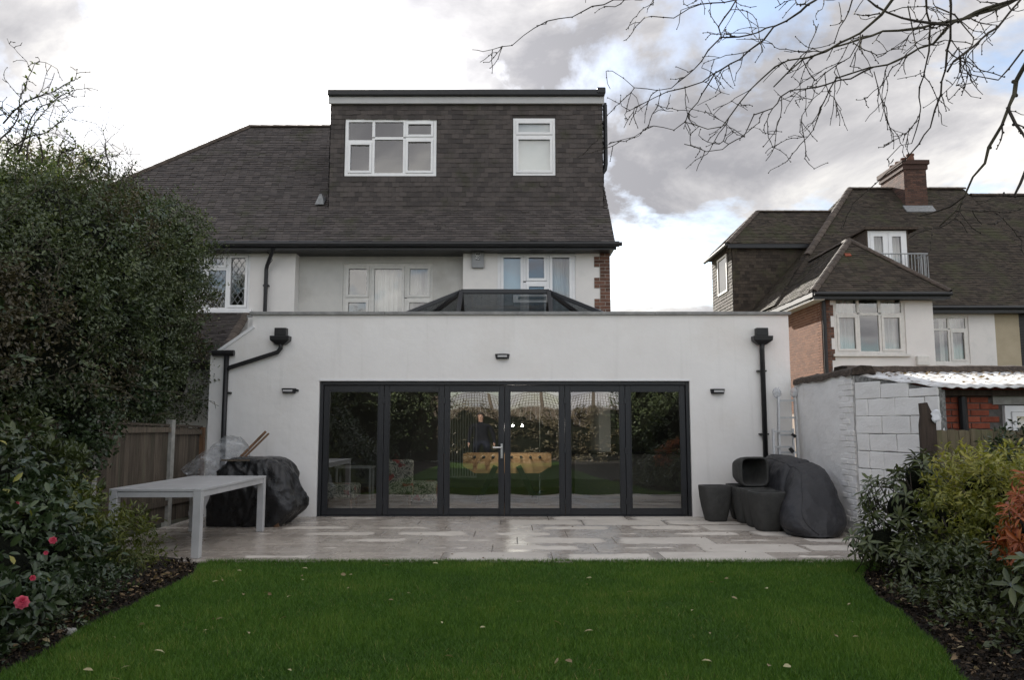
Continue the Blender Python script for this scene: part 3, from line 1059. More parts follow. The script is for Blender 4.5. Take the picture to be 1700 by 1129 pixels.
# ================================================================== the white extension
FY = 12.5
ext = thing('rear_extension', 'white rendered flat-roofed extension with six-panel dark bifold doors', 'extension', (0, FY, 0))
dx0, dx1, dz1 = -3.075, 2.835, 2.155
TOP = 3.22
wl = MB()
wall_xz(wl, -4.18, 4.45, 0.0, TOP, FY, FY + 0.28, [(dx0, dx1, 0.0, dz1)])
wl.prism([(-4.83, 0.0), (-4.18, 0.0), (-4.18, 3.0), (-4.68, 2.64), (-4.83, 2.56)], FY, FY + 0.28)
# side walls and back of the parapet
wl.box(4.17, 4.449, FY + 0.28, 16.4, 0.0, TOP)
wl.box(-4.829, -4.55, FY + 0.28, 16.4, 0.0, 2.56)
wl.box(-4.35, -4.181, FY + 0.28, 16.4, 2.3, TOP)
wl.build('wall', 'render', ext)
# metal/stone coping in lengths, the raked white verge strip
xs = [-4.22, -2.05, 0.10, 2.3, 4.49]
for a, b in zip(xs[:-1], xs[1:]):
    MB().box(a + 0.002, b - 0.002, FY - 0.045, FY + 0.33, TOP + 0.001, TOP + 0.052).build('coping', 'coping', ext, bevel=0.006)
for x0_, x1_ in ((4.13, 4.49), (-4.39, -4.14)):
    MB().box(x0_, x1_, FY + 0.333, 16.4, TOP + 0.001, TOP + 0.05).build('coping', 'coping', ext, bevel=0.006)
MB().bar((-4.15, FY + 0.05, 3.03), (-4.73, FY + 0.05, 2.615), 0.16, 0.045, (0, 0, 1)).build('verge_strip', 'upvc', ext)
# flat roof deck with the lantern opening, ceiling, floor
LX0, LX1, LY0, LY1 = -2.35, 2.10, 13.25, 15.75


def slab_hole(mb, x0, x1, y0, y1, z0, z1, hx0, hx1, hy0, hy1):
    mb.box(x0, x1, y0, hy0, z0, z1)
    mb.box(x0, x1, hy1, y1, z0, z1)
    mb.box(x0, hx0, hy0, hy1, z0, z1)
    mb.box(hx1, x1, hy0, hy1, z0, z1)
    return mb


slab_hole(MB(), -4.17, 4.165, FY + 0.285, 16.49, 2.86, 2.98, LX0, LX1, LY0, LY1).build('roof_deck', 'lead', ext)
slab_hole(MB(), -4.54, 4.165, FY + 0.285, 19.2, 2.62, 2.68, LX0 + 0.1, LX1 - 0.1, LY0 + 0.1, LY1 - 0.1).build('ceiling', 'ceil', ext)
MB().box(-4.54, 4.165, FY + 0.285, 19.2, -0.03, 0.01).build('room_floor', 'floor_in', ext)
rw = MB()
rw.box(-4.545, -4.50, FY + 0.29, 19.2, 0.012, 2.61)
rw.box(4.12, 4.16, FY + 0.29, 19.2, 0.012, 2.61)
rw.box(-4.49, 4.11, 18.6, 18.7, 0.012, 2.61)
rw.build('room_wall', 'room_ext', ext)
up = MB()
for (a, b, c, d) in ((LX0, LX1, LY0, LY0 + 0.1), (LX0, LX1, LY1 - 0.1, LY1), (LX0, LX0 + 0.1, LY0 + 0.1, LY1 - 0.1), (LX1 - 0.1, LX1, LY0 + 0.1, LY1 - 0.1)):
    up.box(a, b, c, d, 2.685, 3.10)
up.build('lantern_upstand', 'ceil', ext)

# bifold doors
df = MB()
FYD = FY + 0.085
df.box(dx0, dx0 + 0.055, FYD - 0.035, FYD + 0.085, 0.0, dz1)
df.box(dx1 - 0.055, dx1, FYD - 0.035, FYD + 0.085, 0.0, dz1)
df.box(dx0 + 0.055, dx1 - 0.055, FYD - 0.035, FYD + 0.085, dz1 - 0.06, dz1)
df.box(dx0 + 0.055, dx1 - 0.055, FYD - 0.035, FYD + 0.085, 0.0, 0.035)
df.build('door_frame', 'frame_grey', ext, bevel=0.004)
# pale trim strip over the doors
MB().box(dx0 - 0.01, dx1 + 0.01, FY - 0.012, FY - 0.001, dz1 + 0.003, dz1 + 0.03).build('lintel_bead', 'upvc', ext)
nL = 6
ix0, ix1 = dx0 + 0.058, dx1 - 0.058
lwid = (ix1 - ix0) / nL
for i in range(nL):
    a, b = ix0 + i * lwid + 0.003, ix0 + (i + 1) * lwid - 0.003
    z0, z1 = 0.04, dz1 - 0.064
    st, rl = 0.082, 0.095
    fr = MB()
    for (p, q, r_, s_) in ((a, a + st, z0, z1), (b - st, b, z0, z1)):
        fr.box(p, q, FYD, FYD + 0.06, r_, s_)
    fr.box(a + st, b - st, FYD, FYD + 0.06, z0, z0 + rl)
    fr.box(a + st, b - st, FYD, FYD + 0.06, z1 - rl, z1)
    leaf = fr.build('bifold_door', 'frame_grey', ext, bevel=0.005)
    # beading
    MB().ring(a + st - 0.002, b - st + 0.002, z0 + rl - 0.002, z1 - rl + 0.002, 0.014, FYD - 0.006, FYD + 0.012).build('glazing_bead', 'frame_grey', leaf)
    # sealed unit, dished inward a few millimetres so reflections bend as in real double glazing
    gx0, gx1, gz0, gz1 = a + st, b - st, z0 + rl, z1 - rl
    n, m_ = 14, 20
    vs, fs = [], []
    dish = (0.0012, 0.0014, 0.0024, 0.0027, 0.0023, 0.0012)[i]
    tilt = (0.002, -0.0015, 0.0, 0.0008, 0.0015, -0.001)[i]
    for k in range(m_ + 1):
        for j in range(n + 1):
            u, v = j / n * 2 - 1, k / m_ * 2 - 1
            vs.append((gx0 + (gx1 - gx0) * j / n, FYD + 0.022 + dish * (1 - u * u) * (1 - v * v) + tilt * u * 0.4, gz0 + (gz1 - gz0) * k / m_))
    for k in range(m_):
        for j in range(n):
            p = k * (n + 1) + j
            fs.append((p, p + 1, p + n + 2, p + n + 1))
    MB().add(vs, fs).build('pane', 'glass', leaf, smooth=True)
    if i == 2:
        h = MB()
        hx = b - st / 2
        h.box(hx - 0.016, hx + 0.016, FYD - 0.016, FYD - 0.001, 0.93, 1.16)
        h.tube([(hx, FYD - 0.012, 1.10), (hx, FYD - 0.055, 1.10), (hx - 0.02, FYD - 0.062, 1.10), (hx - 0.14, FYD - 0.062, 1.10)], 0.011, 8)
        h.tube([(hx, FYD - 0.014, 0.97), (hx, FYD - 0.03, 0.97)], 0.014, 10)
        h.build('handle', 'metal', leaf, smooth=False)
    for zz in (0.25, 1.05, 1.85):
        if i in (0, 1, 3, 4):
            MB().box(b - 0.012, b + 0.018, FYD - 0.02, FYD - 0.001, zz - 0.05, zz + 0.05).build('hinge', 'frame_grey', leaf)

# air brick low on the right
ab = MB()
ab.box(3.0, 3.22, FY - 0.008, FY + 0.0, 0.07, 0.145)
for k in range(7):
    ab.box(3.01 + k * 0.03, 3.022 + k * 0.03, FY - 0.014, FY - 0.008, 0.08, 0.135)
ab.build('air_vent', 'upvc_old', ext)

# roof lantern
lan = MB()
base = [Vector((LX0 - 0.05, LY0 - 0.05, 3.10)), Vector((LX1 + 0.05, LY0 - 0.05, 3.10)), Vector((LX1 + 0.05, LY1 + 0.05, 3.10)), Vector((LX0 - 0.05, LY1 + 0.05, 3.10))]
rA, rB = Vector((-0.95, 14.5, 3.95)), Vector((0.69, 14.5, 3.95))
for a, b in zip(base, base[1:] + base[:1]):
    lan.bar(a, b, 0.10, 0.10)
lan.bar(rA, rB, 0.09, 0.08)
for c, r_ in ((0, rA), (3, rA), (1, rB), (2, rB)):
    lan.bar(base[c], r_, 0.075, 0.07)
for r_ in (rA, rB):
    for yy in (LY0 - 0.05, LY1 + 0.05):
        lan.bar((r_.x, yy, 3.10), r_, 0.07, 0.07)
lantern = lan.build('roof_lantern', 'frame_grey', ext)
for tri in ((base[0], Vector((rA.x, LY0 - 0.05, 3.10)), rA), (Vector((rB.x, LY0 - 0.05, 3.10)), base[1], rB), (base[1], base[2], rB), (base[3], base[0], rA),
            (base[2], Vector((rB.x, LY1 + 0.05, 3.10)), rB), (Vector((rA.x, LY1 + 0.05, 3.10)), base[3], rA)):
    MB().add(tri, [(0, 1, 2)]).build('pane', 'glass_lantern', lantern)
for yy in (LY0 - 0.05, LY1 + 0.05):
    MB().quad((rA.x, yy, 3.10), (rB.x, yy, 3.10), rB, rA).build('pane', 'glass_lantern', lantern)

# ================================================================== our house behind it
HY = 16.5
EZ = 5.36          # eaves height
EY = HY - 0.36     # eaves line
house = thing('semi_detached_house', 'white semi-detached house with brown tile-hung loft dormer above the extension', 'house', (-1, HY, 0))


def WR(px0, px1, py0, py1, Y):
    a, b = P(px0, py0, Y), P(px1, py1, Y)
    return a.x, b.x, b.z, a.z


def zat(py, Y):
    return P(850, py, Y).z


RX = 2.10
LXW = -4.64
MX = -1.05
w1 = WR(826, 956, 417, 515, HY)
w1 = (w1[0], w1[1], 3.45, w1[3])
w2 = WR(570, 718, 437, 517, HY + 0.3)
w2 = (w2[0], w2[1], 2.75, w2[3])
mb = MB()
wall_xz(mb, MX, RX - 0.36, 2.7, EZ + 0.1, HY, HY + 0.25, [w1])
mb.box(RX - 0.36, RX - 0.004, HY + 0.004, HY + 0.25, 2.7, EZ + 0.1)
mb.box(RX - 0.25, RX - 0.004, HY + 0.25, 24.0, 0.0, EZ + 0.1)           # gable wall
mb.prism_dir([(RX - 0.25, HY + 0.25, EZ + 0.101), (RX - 0.25, 23.9, EZ + 0.101), (RX - 0.25, 20.25, 9.3)], (0.246, 0, 0))
mb.box(-4.6, RX - 0.25, 23.75, 24.0, 0.0, EZ + 0.1)
mb.build('wall', 'render_white', house)
mb = MB()
wall_xz(mb, LXW + 0.001, MX - 0.001, 2.7, EZ + 0.1, HY + 0.3, HY + 0.5, [w2])
mb.build('wall', 'render_old', house, )
MB().box(LXW + 0.3, RX - 0.25, HY + 0.5, 23.7, 2.7, 2.75).build('floor', 'room', house)
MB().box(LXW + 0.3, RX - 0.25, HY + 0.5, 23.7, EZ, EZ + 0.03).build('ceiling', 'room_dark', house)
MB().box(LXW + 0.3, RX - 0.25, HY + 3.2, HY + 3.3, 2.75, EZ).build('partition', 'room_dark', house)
# brick quoins at the corner, single bricks
zq = 3.0
bl = {}


def brick_obj(parent, cx, cy, cz, l, w, h, mat, rot=0.0, name='brick'):
    k = (round(l, 3), round(w, 3), round(h, 3), mat, name)
    if k not in bl:
        me = MB().box(-l / 2, l / 2, -w / 2, w / 2, -h / 2, h / 2).mesh(name)
        bm = bmesh.new()
        bm.from_mesh(me)
        bmesh.ops.bevel(bm, geom=list(bm.edges), offset=0.004 if name == 'brick' else 0.008, segments=1, affect='EDGES')
        if name == 'block':       # chipped, uneven arrises under the paint
            bmesh.ops.subdivide_edges(bm, edges=[e for e in bm.edges if e.calc_length() > 0.05], cuts=3, use_grid_fill=True)
            sd_ = Vector((random.uniform(0, 99), random.uniform(0, 99), 0))
            for v_ in bm.verts:
                v_.co += Vector((mnoise.noise(v_.co * 16 + sd_), mnoise.noise(v_.co * 9 + sd_), mnoise.noise(v_.co * 16 - sd_))) * 0.006
        bm.to_mesh(me)
        bm.free()
        me.materials.append(M[mat])
        bl[k] = me
    o = bpy.data.objects.new(name, bl[k])
    link(o, parent)
    o.location = Vector((cx, cy, cz)) - OFF[parent.name]
    o.rotation_euler = (random.gauss(0, 0.004), random.gauss(0, 0.004), rot + random.gauss(0, 0.004))
    return o


mort = MB()
k = 0
while zq < EZ - 0.06:
    grp = (k // 3) % 2
    wtot = 0.345 if grp == 0 else 0.225
    h = 0.066
    x = RX
    ls = ([0.225, 0.11] if k % 2 == 0 else [0.11, 0.225]) if grp == 0 else ([0.215] if k % 2 == 0 else [0.105, 0.105])
    for l in ls:
        brick_obj(house, x - l / 2, HY - 0.012 + 0.05, zq + h / 2, l - 0.006, 0.10, h, 'brick_brown')
        x -= l + 0.005
    mort.box(RX - wtot, RX - 0.002, HY - 0.006, HY + 0.06, zq - 0.009, zq + h)
    zq += 0.0765
    k += 1
mort.build('mortar', 'mortar', house)

window(house, *w1, HY, [(0, 0.335, 0, 1, True), (0.335, 0.665, 0, 0.62, True), (0.335, 0.665, 0.62, 1, True), (0.665, 1, 0, 1, True)], fw=0.07, sash=0.055,
       curtain=[(0.69, 0.98)], blind=None)
MB().box(w1[0] + 0.08, w1[0] + 0.56, HY + 0.2, HY + 0.21, w1[2] + 0.1, w1[3] - 0.12).build('blind', 'obscure', house)
window(house, *w2, HY + 0.3, [(0, 0.29, 0, 0.66, True), (0, 0.29, 0.66, 1, True), (0.29, 0.71, 0, 1, True), (0.71, 1, 0, 0.66, True), (0.71, 1, 0.66, 1, True)],
       fw=0.06, sash=0.055, mat='upvc_old', curtain=[(0.31, 0.69), (0.73, 0.98)])

# roof slope below the dormer, deck, tiles
DY = 17.1
sl = math.sqrt(0.5)
DXL, DXR = -4.10, 2.035
dk = MB()
dk.prism_dir([(DXL, EY, EZ - 0.06), (RX + 0.04, EY, EZ - 0.06), (RX + 0.04, 20.3, EZ - 0.06 + 20.3 - EY), (DXL, 20.3, EZ - 0.06 + 20.3 - EY)], (0, 0.02, -0.05))
dk.prism_dir([(RX + 0.04, 24.3, EZ - 0.06), (DXL, 24.3, EZ - 0.06), (DXL, 20.3, EZ - 0.06 + 20.3 - EY), (RX + 0.04, 20.3, EZ - 0.06 + 20.3 - EY)], (0, -0.02, -0.05))
roof = dk.build('roof', 'tile', house)
tile_sheet('roof_tiles', roof, 'tile', (DXL, EY - 0.04, EZ - 0.07), (1, 0, 0), (0, 1, 1), 1.42, lambda v: 0.0, lambda v: RX + 0.06 - DXL, seed=3, sag=0.006)
# gable slope to the right of the dormer
tile_sheet('verge_tiles', roof, 'tile', (DXR + 0.002, EY - 0.04 + 1.42 * sl, EZ - 0.07 + 1.42 * sl), (1, 0, 0), (0, 1, 1), 4.2, lambda v: 0.0, lambda v: RX + 0.06 - DXR, tw=0.12, seed=31)
# dormer
DZ0 = DY - EY + EZ - 0.12
DZ1 = zat(166, DY)
dw1 = WR(574, 724, 197, 292, DY)
dw2 = WR(852, 922, 196, 291, DY)
mb = MB()
wall_xz(mb, DXL, DXR, DZ0, DZ1 + 0.1, DY, DY + 0.2, [dw1, dw2])
mb.box(DXL, DXL + 0.15, DY + 0.2, 20.2, DZ0, DZ1 + 0.1)
mb.box(DXR - 0.15, DXR, DY + 0.2, 20.2, DZ0, DZ1 + 0.1)
mb.box(DXL, DXR, DY + 0.2, 20.3, DZ1 + 0.1, DZ1 + 0.16)
mb.box(DXL + 0.15, DXR - 0.15, 18.9, 19.0, DZ0, DZ1 + 0.1)
mb.box(DXL + 0.15, DXR - 0.15, DY + 0.2, 18.9, DZ0, DZ0 + 0.05)
dorm = mb.build('dormer', 'tile', house)
fw_, hh = DXR - DXL, DZ1 - DZ0
tile_sheet('hung_tiles', dorm, 'tile', (DXL, DY - 0.012, DZ0 + 0.02), (1, 0, 0), (0, 0, 1), hh, lambda v: 0.0, lambda v: fw_ + 0.012, gauge=0.112, seed=5, lift=0.012,
           holes=[(w[0] - DXL - 0.02, w[1] - DXL + 0.02, w[2] - DZ0 - 0.06, w[3] - DZ0) for w in (dw1, dw2)])
tile_sheet('hung_tiles', dorm, 'tile', (DXR + 0.012, DY, DZ0 + 0.02), (0, 1, 0), (0, 0, 1), hh, lambda v: max(0.0, v - 0.1) * 0.0, lambda v: 3.0, gauge=0.112, seed=6, lift=0.016)
tile_sheet('hung_tiles', dorm, 'tile', (DXL - 0.012, DY + 3.0, DZ0 + 0.02), (0, -1, 0), (0, 0, 1), hh, lambda v: 0.0, lambda v: 3.0, gauge=0.112, seed=8, lift=0.016)
# fascia and gutter along the dormer top
MB().box(DXL - 0.05, DXR + 0.05, DY - 0.10, DY - 0.04, zat(174, DY), zat(163, DY)).build('fascia', 'rad', dorm)
gt = MB()
gt.box(DXL - 0.06, DXR + 0.06, DY - 0.18, DY + 0.3, zat(163, DY) + 0.003, zat(153, DY))
gt.box(DXR - 0.12, DXR + 0.075, DY - 0.20, DY - 0.10, zat(160, DY), zat(150, DY))
gt.build('gutter', 'black_plastic', dorm, bevel=0.02)
window(dorm.parent, *dw1, DY - 0.03, [(0, 0.295, 0, 0.62, True), (0, 0.295, 0.62, 1, False), (0.295, 0.66, 0, 0.68, False), (0.295, 0.66, 0.68, 1, False), (0.66, 1, 0, 0.68, True), (0.66, 1, 0.68, 1, True)],
       fw=0.07, sash=0.05)
window(dorm.parent, *dw2, DY - 0.03, [(0, 1, 0, 0.71, True), (0, 1, 0.71, 1, True)], fw=0.06, sash=0.055, blind=0.0)
# eaves: gutter, fascia, soffit
ev = MB()
ev.box(DXL, RX + 0.09, EY - 0.02, EY + 0.01, EZ - 0.24, EZ - 0.08)
ev.box(DXL, RX + 0.05, EY + 0.01, HY + 0.3, EZ - 0.23, EZ - 0.20)
ev.build('eaves_board', 'black_plastic', house)
gu = MB()
gu.tube([(DXL, EY - 0.075, EZ - 0.13), (RX + 0.14, EY - 0.075, EZ - 0.13)], 0.062, 10)
gu.tube([(RX + 0.14, EY - 0.075, EZ - 0.13), (RX + 0.2, EY - 0.075, EZ - 0.13)], 0.045, 10)
gu.build('gutter', 'black_plastic', house, smooth=False)

# soil vent pipe at the gable
vp = MB()
vx, vy = P(1005, 230, 17.6).x, 17.6
vp.tube([(vx, vy, zat(174, vy)), (vx, vy, zat(272, vy)), (vx - 0.02, vy, zat(281, vy)), (vx - 0.09, vy, zat(289, vy)), (vx - 0.11, vy, zat(300, vy) - 0.4)], 0.052, 10)
vp.tube([(vx, vy, zat(174, vy) - 0.01), (vx, vy, zat(171, vy))], 0.04, 10)
tag(vp.build('vent_pipe', 'black_plastic', smooth=False), 'black vertical vent pipe rising beside the right edge of the dormer', 'pipe')

# alarm box with its crest
ax, az = P(793.5, 431, HY - 0.05).x, P(793.5, 431, HY).z
al = thing('alarm_box', 'grey rectangular alarm box with black crest on the white upper wall', 'alarm box', (ax, HY, az))
MB().box(ax - 0.132, ax + 0.132, HY - 0.085, HY - 0.002, az - 0.19, az + 0.20).build('case', 'alarm', al, bevel=0.012)
cp = MB()
ya = HY - 0.0875
pl = [(-0.055, 0.02), (-0.06, 0.12), (-0.03, 0.165), (0.0, 0.175), (0.03, 0.165), (0.06, 0.12), (0.055, 0.02), (0.0, -0.02)]
cp.add([(ax + x, ya, az + z) for x, z in pl], [tuple(reversed(range(len(pl))))])
cp.build('crest_plate', 'upvc', al)
ink = MB()
yb = HY - 0.090


def inkbox(x0, x1, z0, z1):
    ink.add([(ax + x0, yb, az + z0), (ax + x1, yb, az + z0), (ax + x1, yb, az + z1), (ax + x0, yb, az + z1)], [(0, 1, 2, 3)])


for cx_ in (-0.035, 0.0, 0.035):       # crown points
    ink.add([(ax + cx_ - 0.016, yb, az + 0.105), (ax + cx_ + 0.016, yb, az + 0.105), (ax + cx_ * 1.2, yb, az + 0.145)], [(0, 1, 2)])
inkbox(-0.05, 0.05, 0.09, 0.105)
for (x0, x1, z0, z1) in ((-0.052, -0.04, 0.03, 0.08), (-0.04, -0.012, 0.07, 0.08), (-0.04, -0.012, 0.03, 0.04), (-0.005, 0.006, 0.0, 0.08), (0.006, 0.03, 0.07, 0.08),
                         (0.024, 0.034, 0.04, 0.07), (0.006, 0.03, 0.032, 0.042), (0.04, 0.052, 0.02, 0.08), (-0.03, 0.0, -0.005, 0.008), (0.0, 0.05, 0.005, 0.017), (-0.05, 0.05, -0.03, -0.02)):
    inkbox(x0, x1, z0, z1)
ink.build('crest_print', 'ink', al)

# ================================================================== left neighbour
nb = thing('neighbour_house', 'left-hand semi with hipped brown roof and leaded window behind the hedge', 'house', (-8, HY, 0))
w3 = WR(322, 413, 419, 515, HY)
mb = MB()
w3 = (-6.95, w3[1], w3[2], w3[3])
wall_xz(mb, -10.8, LXW, 0.0, EZ + 0.1, HY, HY + 0.25, [w3])
mb.box(-10.8, -10.55, HY + 0.25, 24, 0, EZ + 0.1)
mb.box(-10.55, LXW, 23.75, 24, 0, EZ + 0.1)
mb.box(LXW - 0.2, LXW - 0.001, HY + 0.25, HY + 0.6, 0.0, EZ + 0.1)
mb.build('wall', 'render_white', nb)
MB().box(-10.5, LXW, HY + 3.0, HY + 3.1, 0.0, EZ).build('partition', 'room_dark', nb)
MB().box(-10.5, LXW, HY + 0.3, HY + 3.0, 2.6, 2.7).build('floor', 'room', nb)
window(nb, *w3, HY, [(0, 0.29, 0, 1, True), (0.29, 0.64, 0, 0.74, False), (0.29, 0.64, 0.74, 1, True), (0.64, 1, 0, 1, True)], fw=0.06, sash=0.05, leaded=True, sill=True, curtain=[(0.02, 0.27), (0.86, 0.99)])
ridgeY = EY + (9.47 - EZ)
HX0 = -7.04 - (9.47 - EZ)
rd = MB()
zc = EZ - 0.06
ra, rb = Vector((-7.04, ridgeY, 9.41)), Vector((DXL - 0.001, ridgeY, 9.41))
e0, e1, e2, e3 = Vector((HX0, EY, zc)), Vector((DXL - 0.001, EY, zc)), Vector((DXL - 0.001, 2 * ridgeY - EY, zc)), Vector((HX0, 2 * ridgeY - EY, zc))
rd.add([e0, e1, rb, ra, e2, e3], [(0, 1, 2, 3), (4, 5, 3, 2), (5, 0, 3), (0, 5, 4, 1)])
nroof = rd.build('roof', 'tile', nb)
slen = (9.47 - EZ) / sl
tile_sheet('roof_tiles', nroof, 'tile', (HX0, EY - 0.04, EZ - 0.07), (1, 0, 0), (0, 1, 1), slen, lambda v: v * sl, lambda v: DXL - HX0, seed=11, sag=0.008)
ridge_run(nroof, ra + Vector((0, 0, -0.015)), rb + Vector((0, 0, -0.015)))
ridge_run(nroof, e0 + Vector((0, 0, -0.015)), ra + Vector((0, 0, -0.015)))
# small pale vent on the slope
vpt = P(531, 333, 17.6)
vpt.y = EY + (0)
q = ray(531, 340)
tY = (EZ - CAMH - EY) / (q.z / q.y - 1.0)
vc = P(531, 340, tY)
MB().add([vc + Vector(v) for v in ((-0.1, -0.06, 0.0), (0.1, -0.06, 0.0), (0.03, 0.02, 0.26), (-0.02, 0.02, 0.26), (0.1, 0.2, 0.2), (-0.1, 0.2, 0.2))],
         [(0, 1, 2, 3), (1, 4, 2), (0, 3, 5), (2, 4, 5, 3)]).build('roof_vent', 'lead', nroof)
ev = MB()
ev.box(HX0, DXL - 0.002, EY - 0.02, EY + 0.01, EZ - 0.24, EZ - 0.08)
ev.box(HX0, DXL - 0.002, EY + 0.01, HY + 0.3, EZ - 0.23, EZ - 0.20)
ev.build('eaves_board', 'black_plastic', nb)
MB().tube([(HX0, EY - 0.075, EZ - 0.13), (DXL - 0.002, EY - 0.075, EZ - 0.13)], 0.062, 10).build('gutter', 'black_plastic', nb)
dp = MB()
px_, py_ = P(441, 480, HY - 0.08).x, HY - 0.08
dp.tube([(px_ + 0.22, EY - 0.05, EZ - 0.18), (px_ + 0.20, EY + 0.02, EZ - 0.26), (px_ + 0.02, py_ - 0.02, EZ - 0.52), (px_, py_, EZ - 0.6), (px_, py_, 2.9)], 0.042, 10)
for zz in (4.4, 3.6):
    dp.box(px_ - 0.06, px_ + 0.06, py_ - 0.012, HY - 0.002, zz, zz + 0.03)
tag(dp.build('drainpipe', 'black_plastic', smooth=False), 'black drainpipe with bent top between leaded window and cream wall', 'pipe')
cb = MB().tube([P(432, 407, HY - 0.03), P(441, 416, HY - 0.13), P(449, 424, HY - 0.13), P(452, 432, HY - 0.05), P(446, 440, HY - 0.05)], 0.008, 5)
tag(cb.build('cable', 'black_plastic'), 'thin dark cable looping beside the bent drainpipe', 'cable')
# lean-to with tiled roof
lt = thing('lean_to', 'low brown-tiled lean-to roof under the leaded window', 'lean-to', (-7, 14.5, 0))
a0, a1, a2, a3 = Vector((-9.6, 13.0, 2.45)), Vector((-4.95, 13.0, 2.45)), Vector((-5.65, HY - 0.02, 3.80)), Vector((-9.6, HY - 0.02, 3.80))
MB().add([a0, a1, a2, a3, a0 - Vector((0, 0, .08)), a1 - Vector((0, 0, .08)), a2 - Vector((0, 0, .08)), a3 - Vector((0, 0, .08))],
         [(0, 1, 2, 3), (7, 6, 5, 4), (0, 4, 5, 1), (1, 5, 6, 2), (3, 7, 4, 0)]).build('roof', 'tile', lt)
vl = (a3 - a0).length
tile_sheet('roof_tiles', lt, 'tile', a0 + Vector((0, -0.03, 0.02)), (1, 0, 0), a3 - a0, vl, lambda v: 0.0, lambda v: 4.65 - 0.70 * v / vl, seed=17, lift=0.02)
ridge_run(lt, a1 + Vector((0, 0, -0.015)), a2 + Vector((0, 0, -0.015)), r=0.09)
MB().box(-9.5, -5.05, 13.1, HY - 0.02, 0.0, 2.4).build('wall', 'render_white', lt)
MB().prism_dir([(-5.06, 13.1, 2.401), (-5.06, HY - 0.02, 2.401), (-5.06, HY - 0.02, 3.62)], (-0.1, 0, 0)).build('gable', 'render_white', lt)

# ================================================================== right neighbour
rn = thing('neighbour_house', 'right-hand house with dark hipped roofs, brick chimney and white render', 'house', (12, 21, 0))
OY = 21.0
ox0, ox1 = 8.37, 11.40
oez = 5.10
MYW = 24.0
ow = WR(1383, 1506, 490, 588, OY)
mb = MB()
wall_xz(mb, ox0 + 0.02, ox1, 0.0, oez, OY, OY + 0.25, [ow])
mb.box(ox1 - 0.25, ox1, OY + 0.25, MYW, 0, oez)
mb.build('wall', 'render_white', rn)
MB().box(ox0 + 0.26, ox1 - 0.26, OY + 2.5, OY + 2.6, 0, oez).build('partition', 'room_dark', rn)
MB().box(ox0 + 0.26, ox1 - 0.26, OY + 0.26, OY + 2.5, 2.3, 2.4).build('floor', 'room', rn)
window(rn, *ow, OY, [(0, 0.335, 0, 0.70, True), (0.335, 0.665, 0, 0.70, False), (0.665, 1, 0, 0.70, True), (0, 0.335, 0.70, 1, False), (0.335, 0.665, 0.70, 1, False), (0.665, 1, 0.70, 1, False)],
       fw=0.08, sash=0.06, mat='upvc_old', sill=True, curtain=[(0.02, 0.32), (0.70, 0.98)])
# brick flank, bricks joined (each only a few pixels)


def brick_face(name, parent, mat, O, U, W, H, nrm, l=0.225, h=0.075, jt=0.011, proud=0.010, seed=2, vj=None):
    r = np.random.default_rng(seed)
    O, U, nrm = Vector(O), Vector(U).normalized(), Vector(nrm).normalized()
    Z = Vector((0, 0, 1))
    V_, F_, va = [], [], []
    z = 0.0
    k = 0
    while z + h <= H + 0.02:
        u = 0.0 if k % 2 == 0 else -l / 2
        while u < W:
            a, b = max(0, u), min(W, u + l - (vj or jt))
            u += l
            if b - a < 0.03:
                continue
            p = proud + abs(r.normal(0, 0.15 * proud))
            n0 = len(V_)
            for (uu, zz) in ((a, z), (b, z), (b, z + h - jt), (a, z + h - jt)):
                V_.append(O + U * uu + Z * zz + nrm * p)
            for (uu, zz) in ((a, z), (b, z), (b, z + h - jt), (a, z + h - jt)):
                V_.append(O + U * uu + Z * zz)
            F_ += [(n0, n0 + 1, n0 + 2, n0 + 3)] + [(n0 + i, n0 + 4 + i, n0 + 4 + (i + 1) % 4, n0 + (i + 1) % 4) for i in range(4)]
            q = float(np.clip(r.normal(0.5, 0.25), 0, 1))
            va += [q] * 5
        z += h
        k += 1
    return np_mesh(name, V_, F_, mat, parent, va, 'stuff', smooth=False)


MB().box(ox0, ox0 + 0.25, OY + 0.26, MYW, 0, oez - 0.001).build('flank_wall', 'mortar_flank', rn)
brick_face('bricks', rn, 'brick_mass', (ox0 - 0.001, MYW, 1.8), (0, -1, 0), MYW - OY, oez - 1.8, (-1, 0, 0), seed=21, proud=0.003, vj=0.005)
# front brick margin beside the white render: single bricks with toothing
mort = MB()
z = 2.0
k = 0
bx0 = ox0
while z < oez - 0.05:
    grp = (k // 4) % 2
    l1 = 0.33 if grp == 0 else 0.25
    ls = ([0.22, l1 - 0.232] if k % 2 == 0 else [0.105, l1 - 0.117])
    x = bx0
    for l in ls:
        if l < 0.02:
            continue
        brick_obj(rn, x + l / 2, OY - 0.012 + 0.05, z + 0.033, l - 0.005, 0.10, 0.064, 'brick_brown')
        x += l + 0.012
    mort.box(bx0 + 0.001, bx0 + l1, OY - 0.006, OY + 0.05, z - 0.011, z + 0.064)
    z += 0.0755
    k += 1
mort.build('mortar', 'mortar_dark', rn)
rp = MB().tube([(P(1370, 560, OY - 0.07).x, OY - 0.07, 1.5), (P(1370, 560, OY - 0.07).x, OY - 0.07, oez - 0.1)], 0.05, 8)
tag(rp.build('drainpipe', 'black_plastic'), 'black drainpipe on the brick corner beside the three-light window', 'pipe')

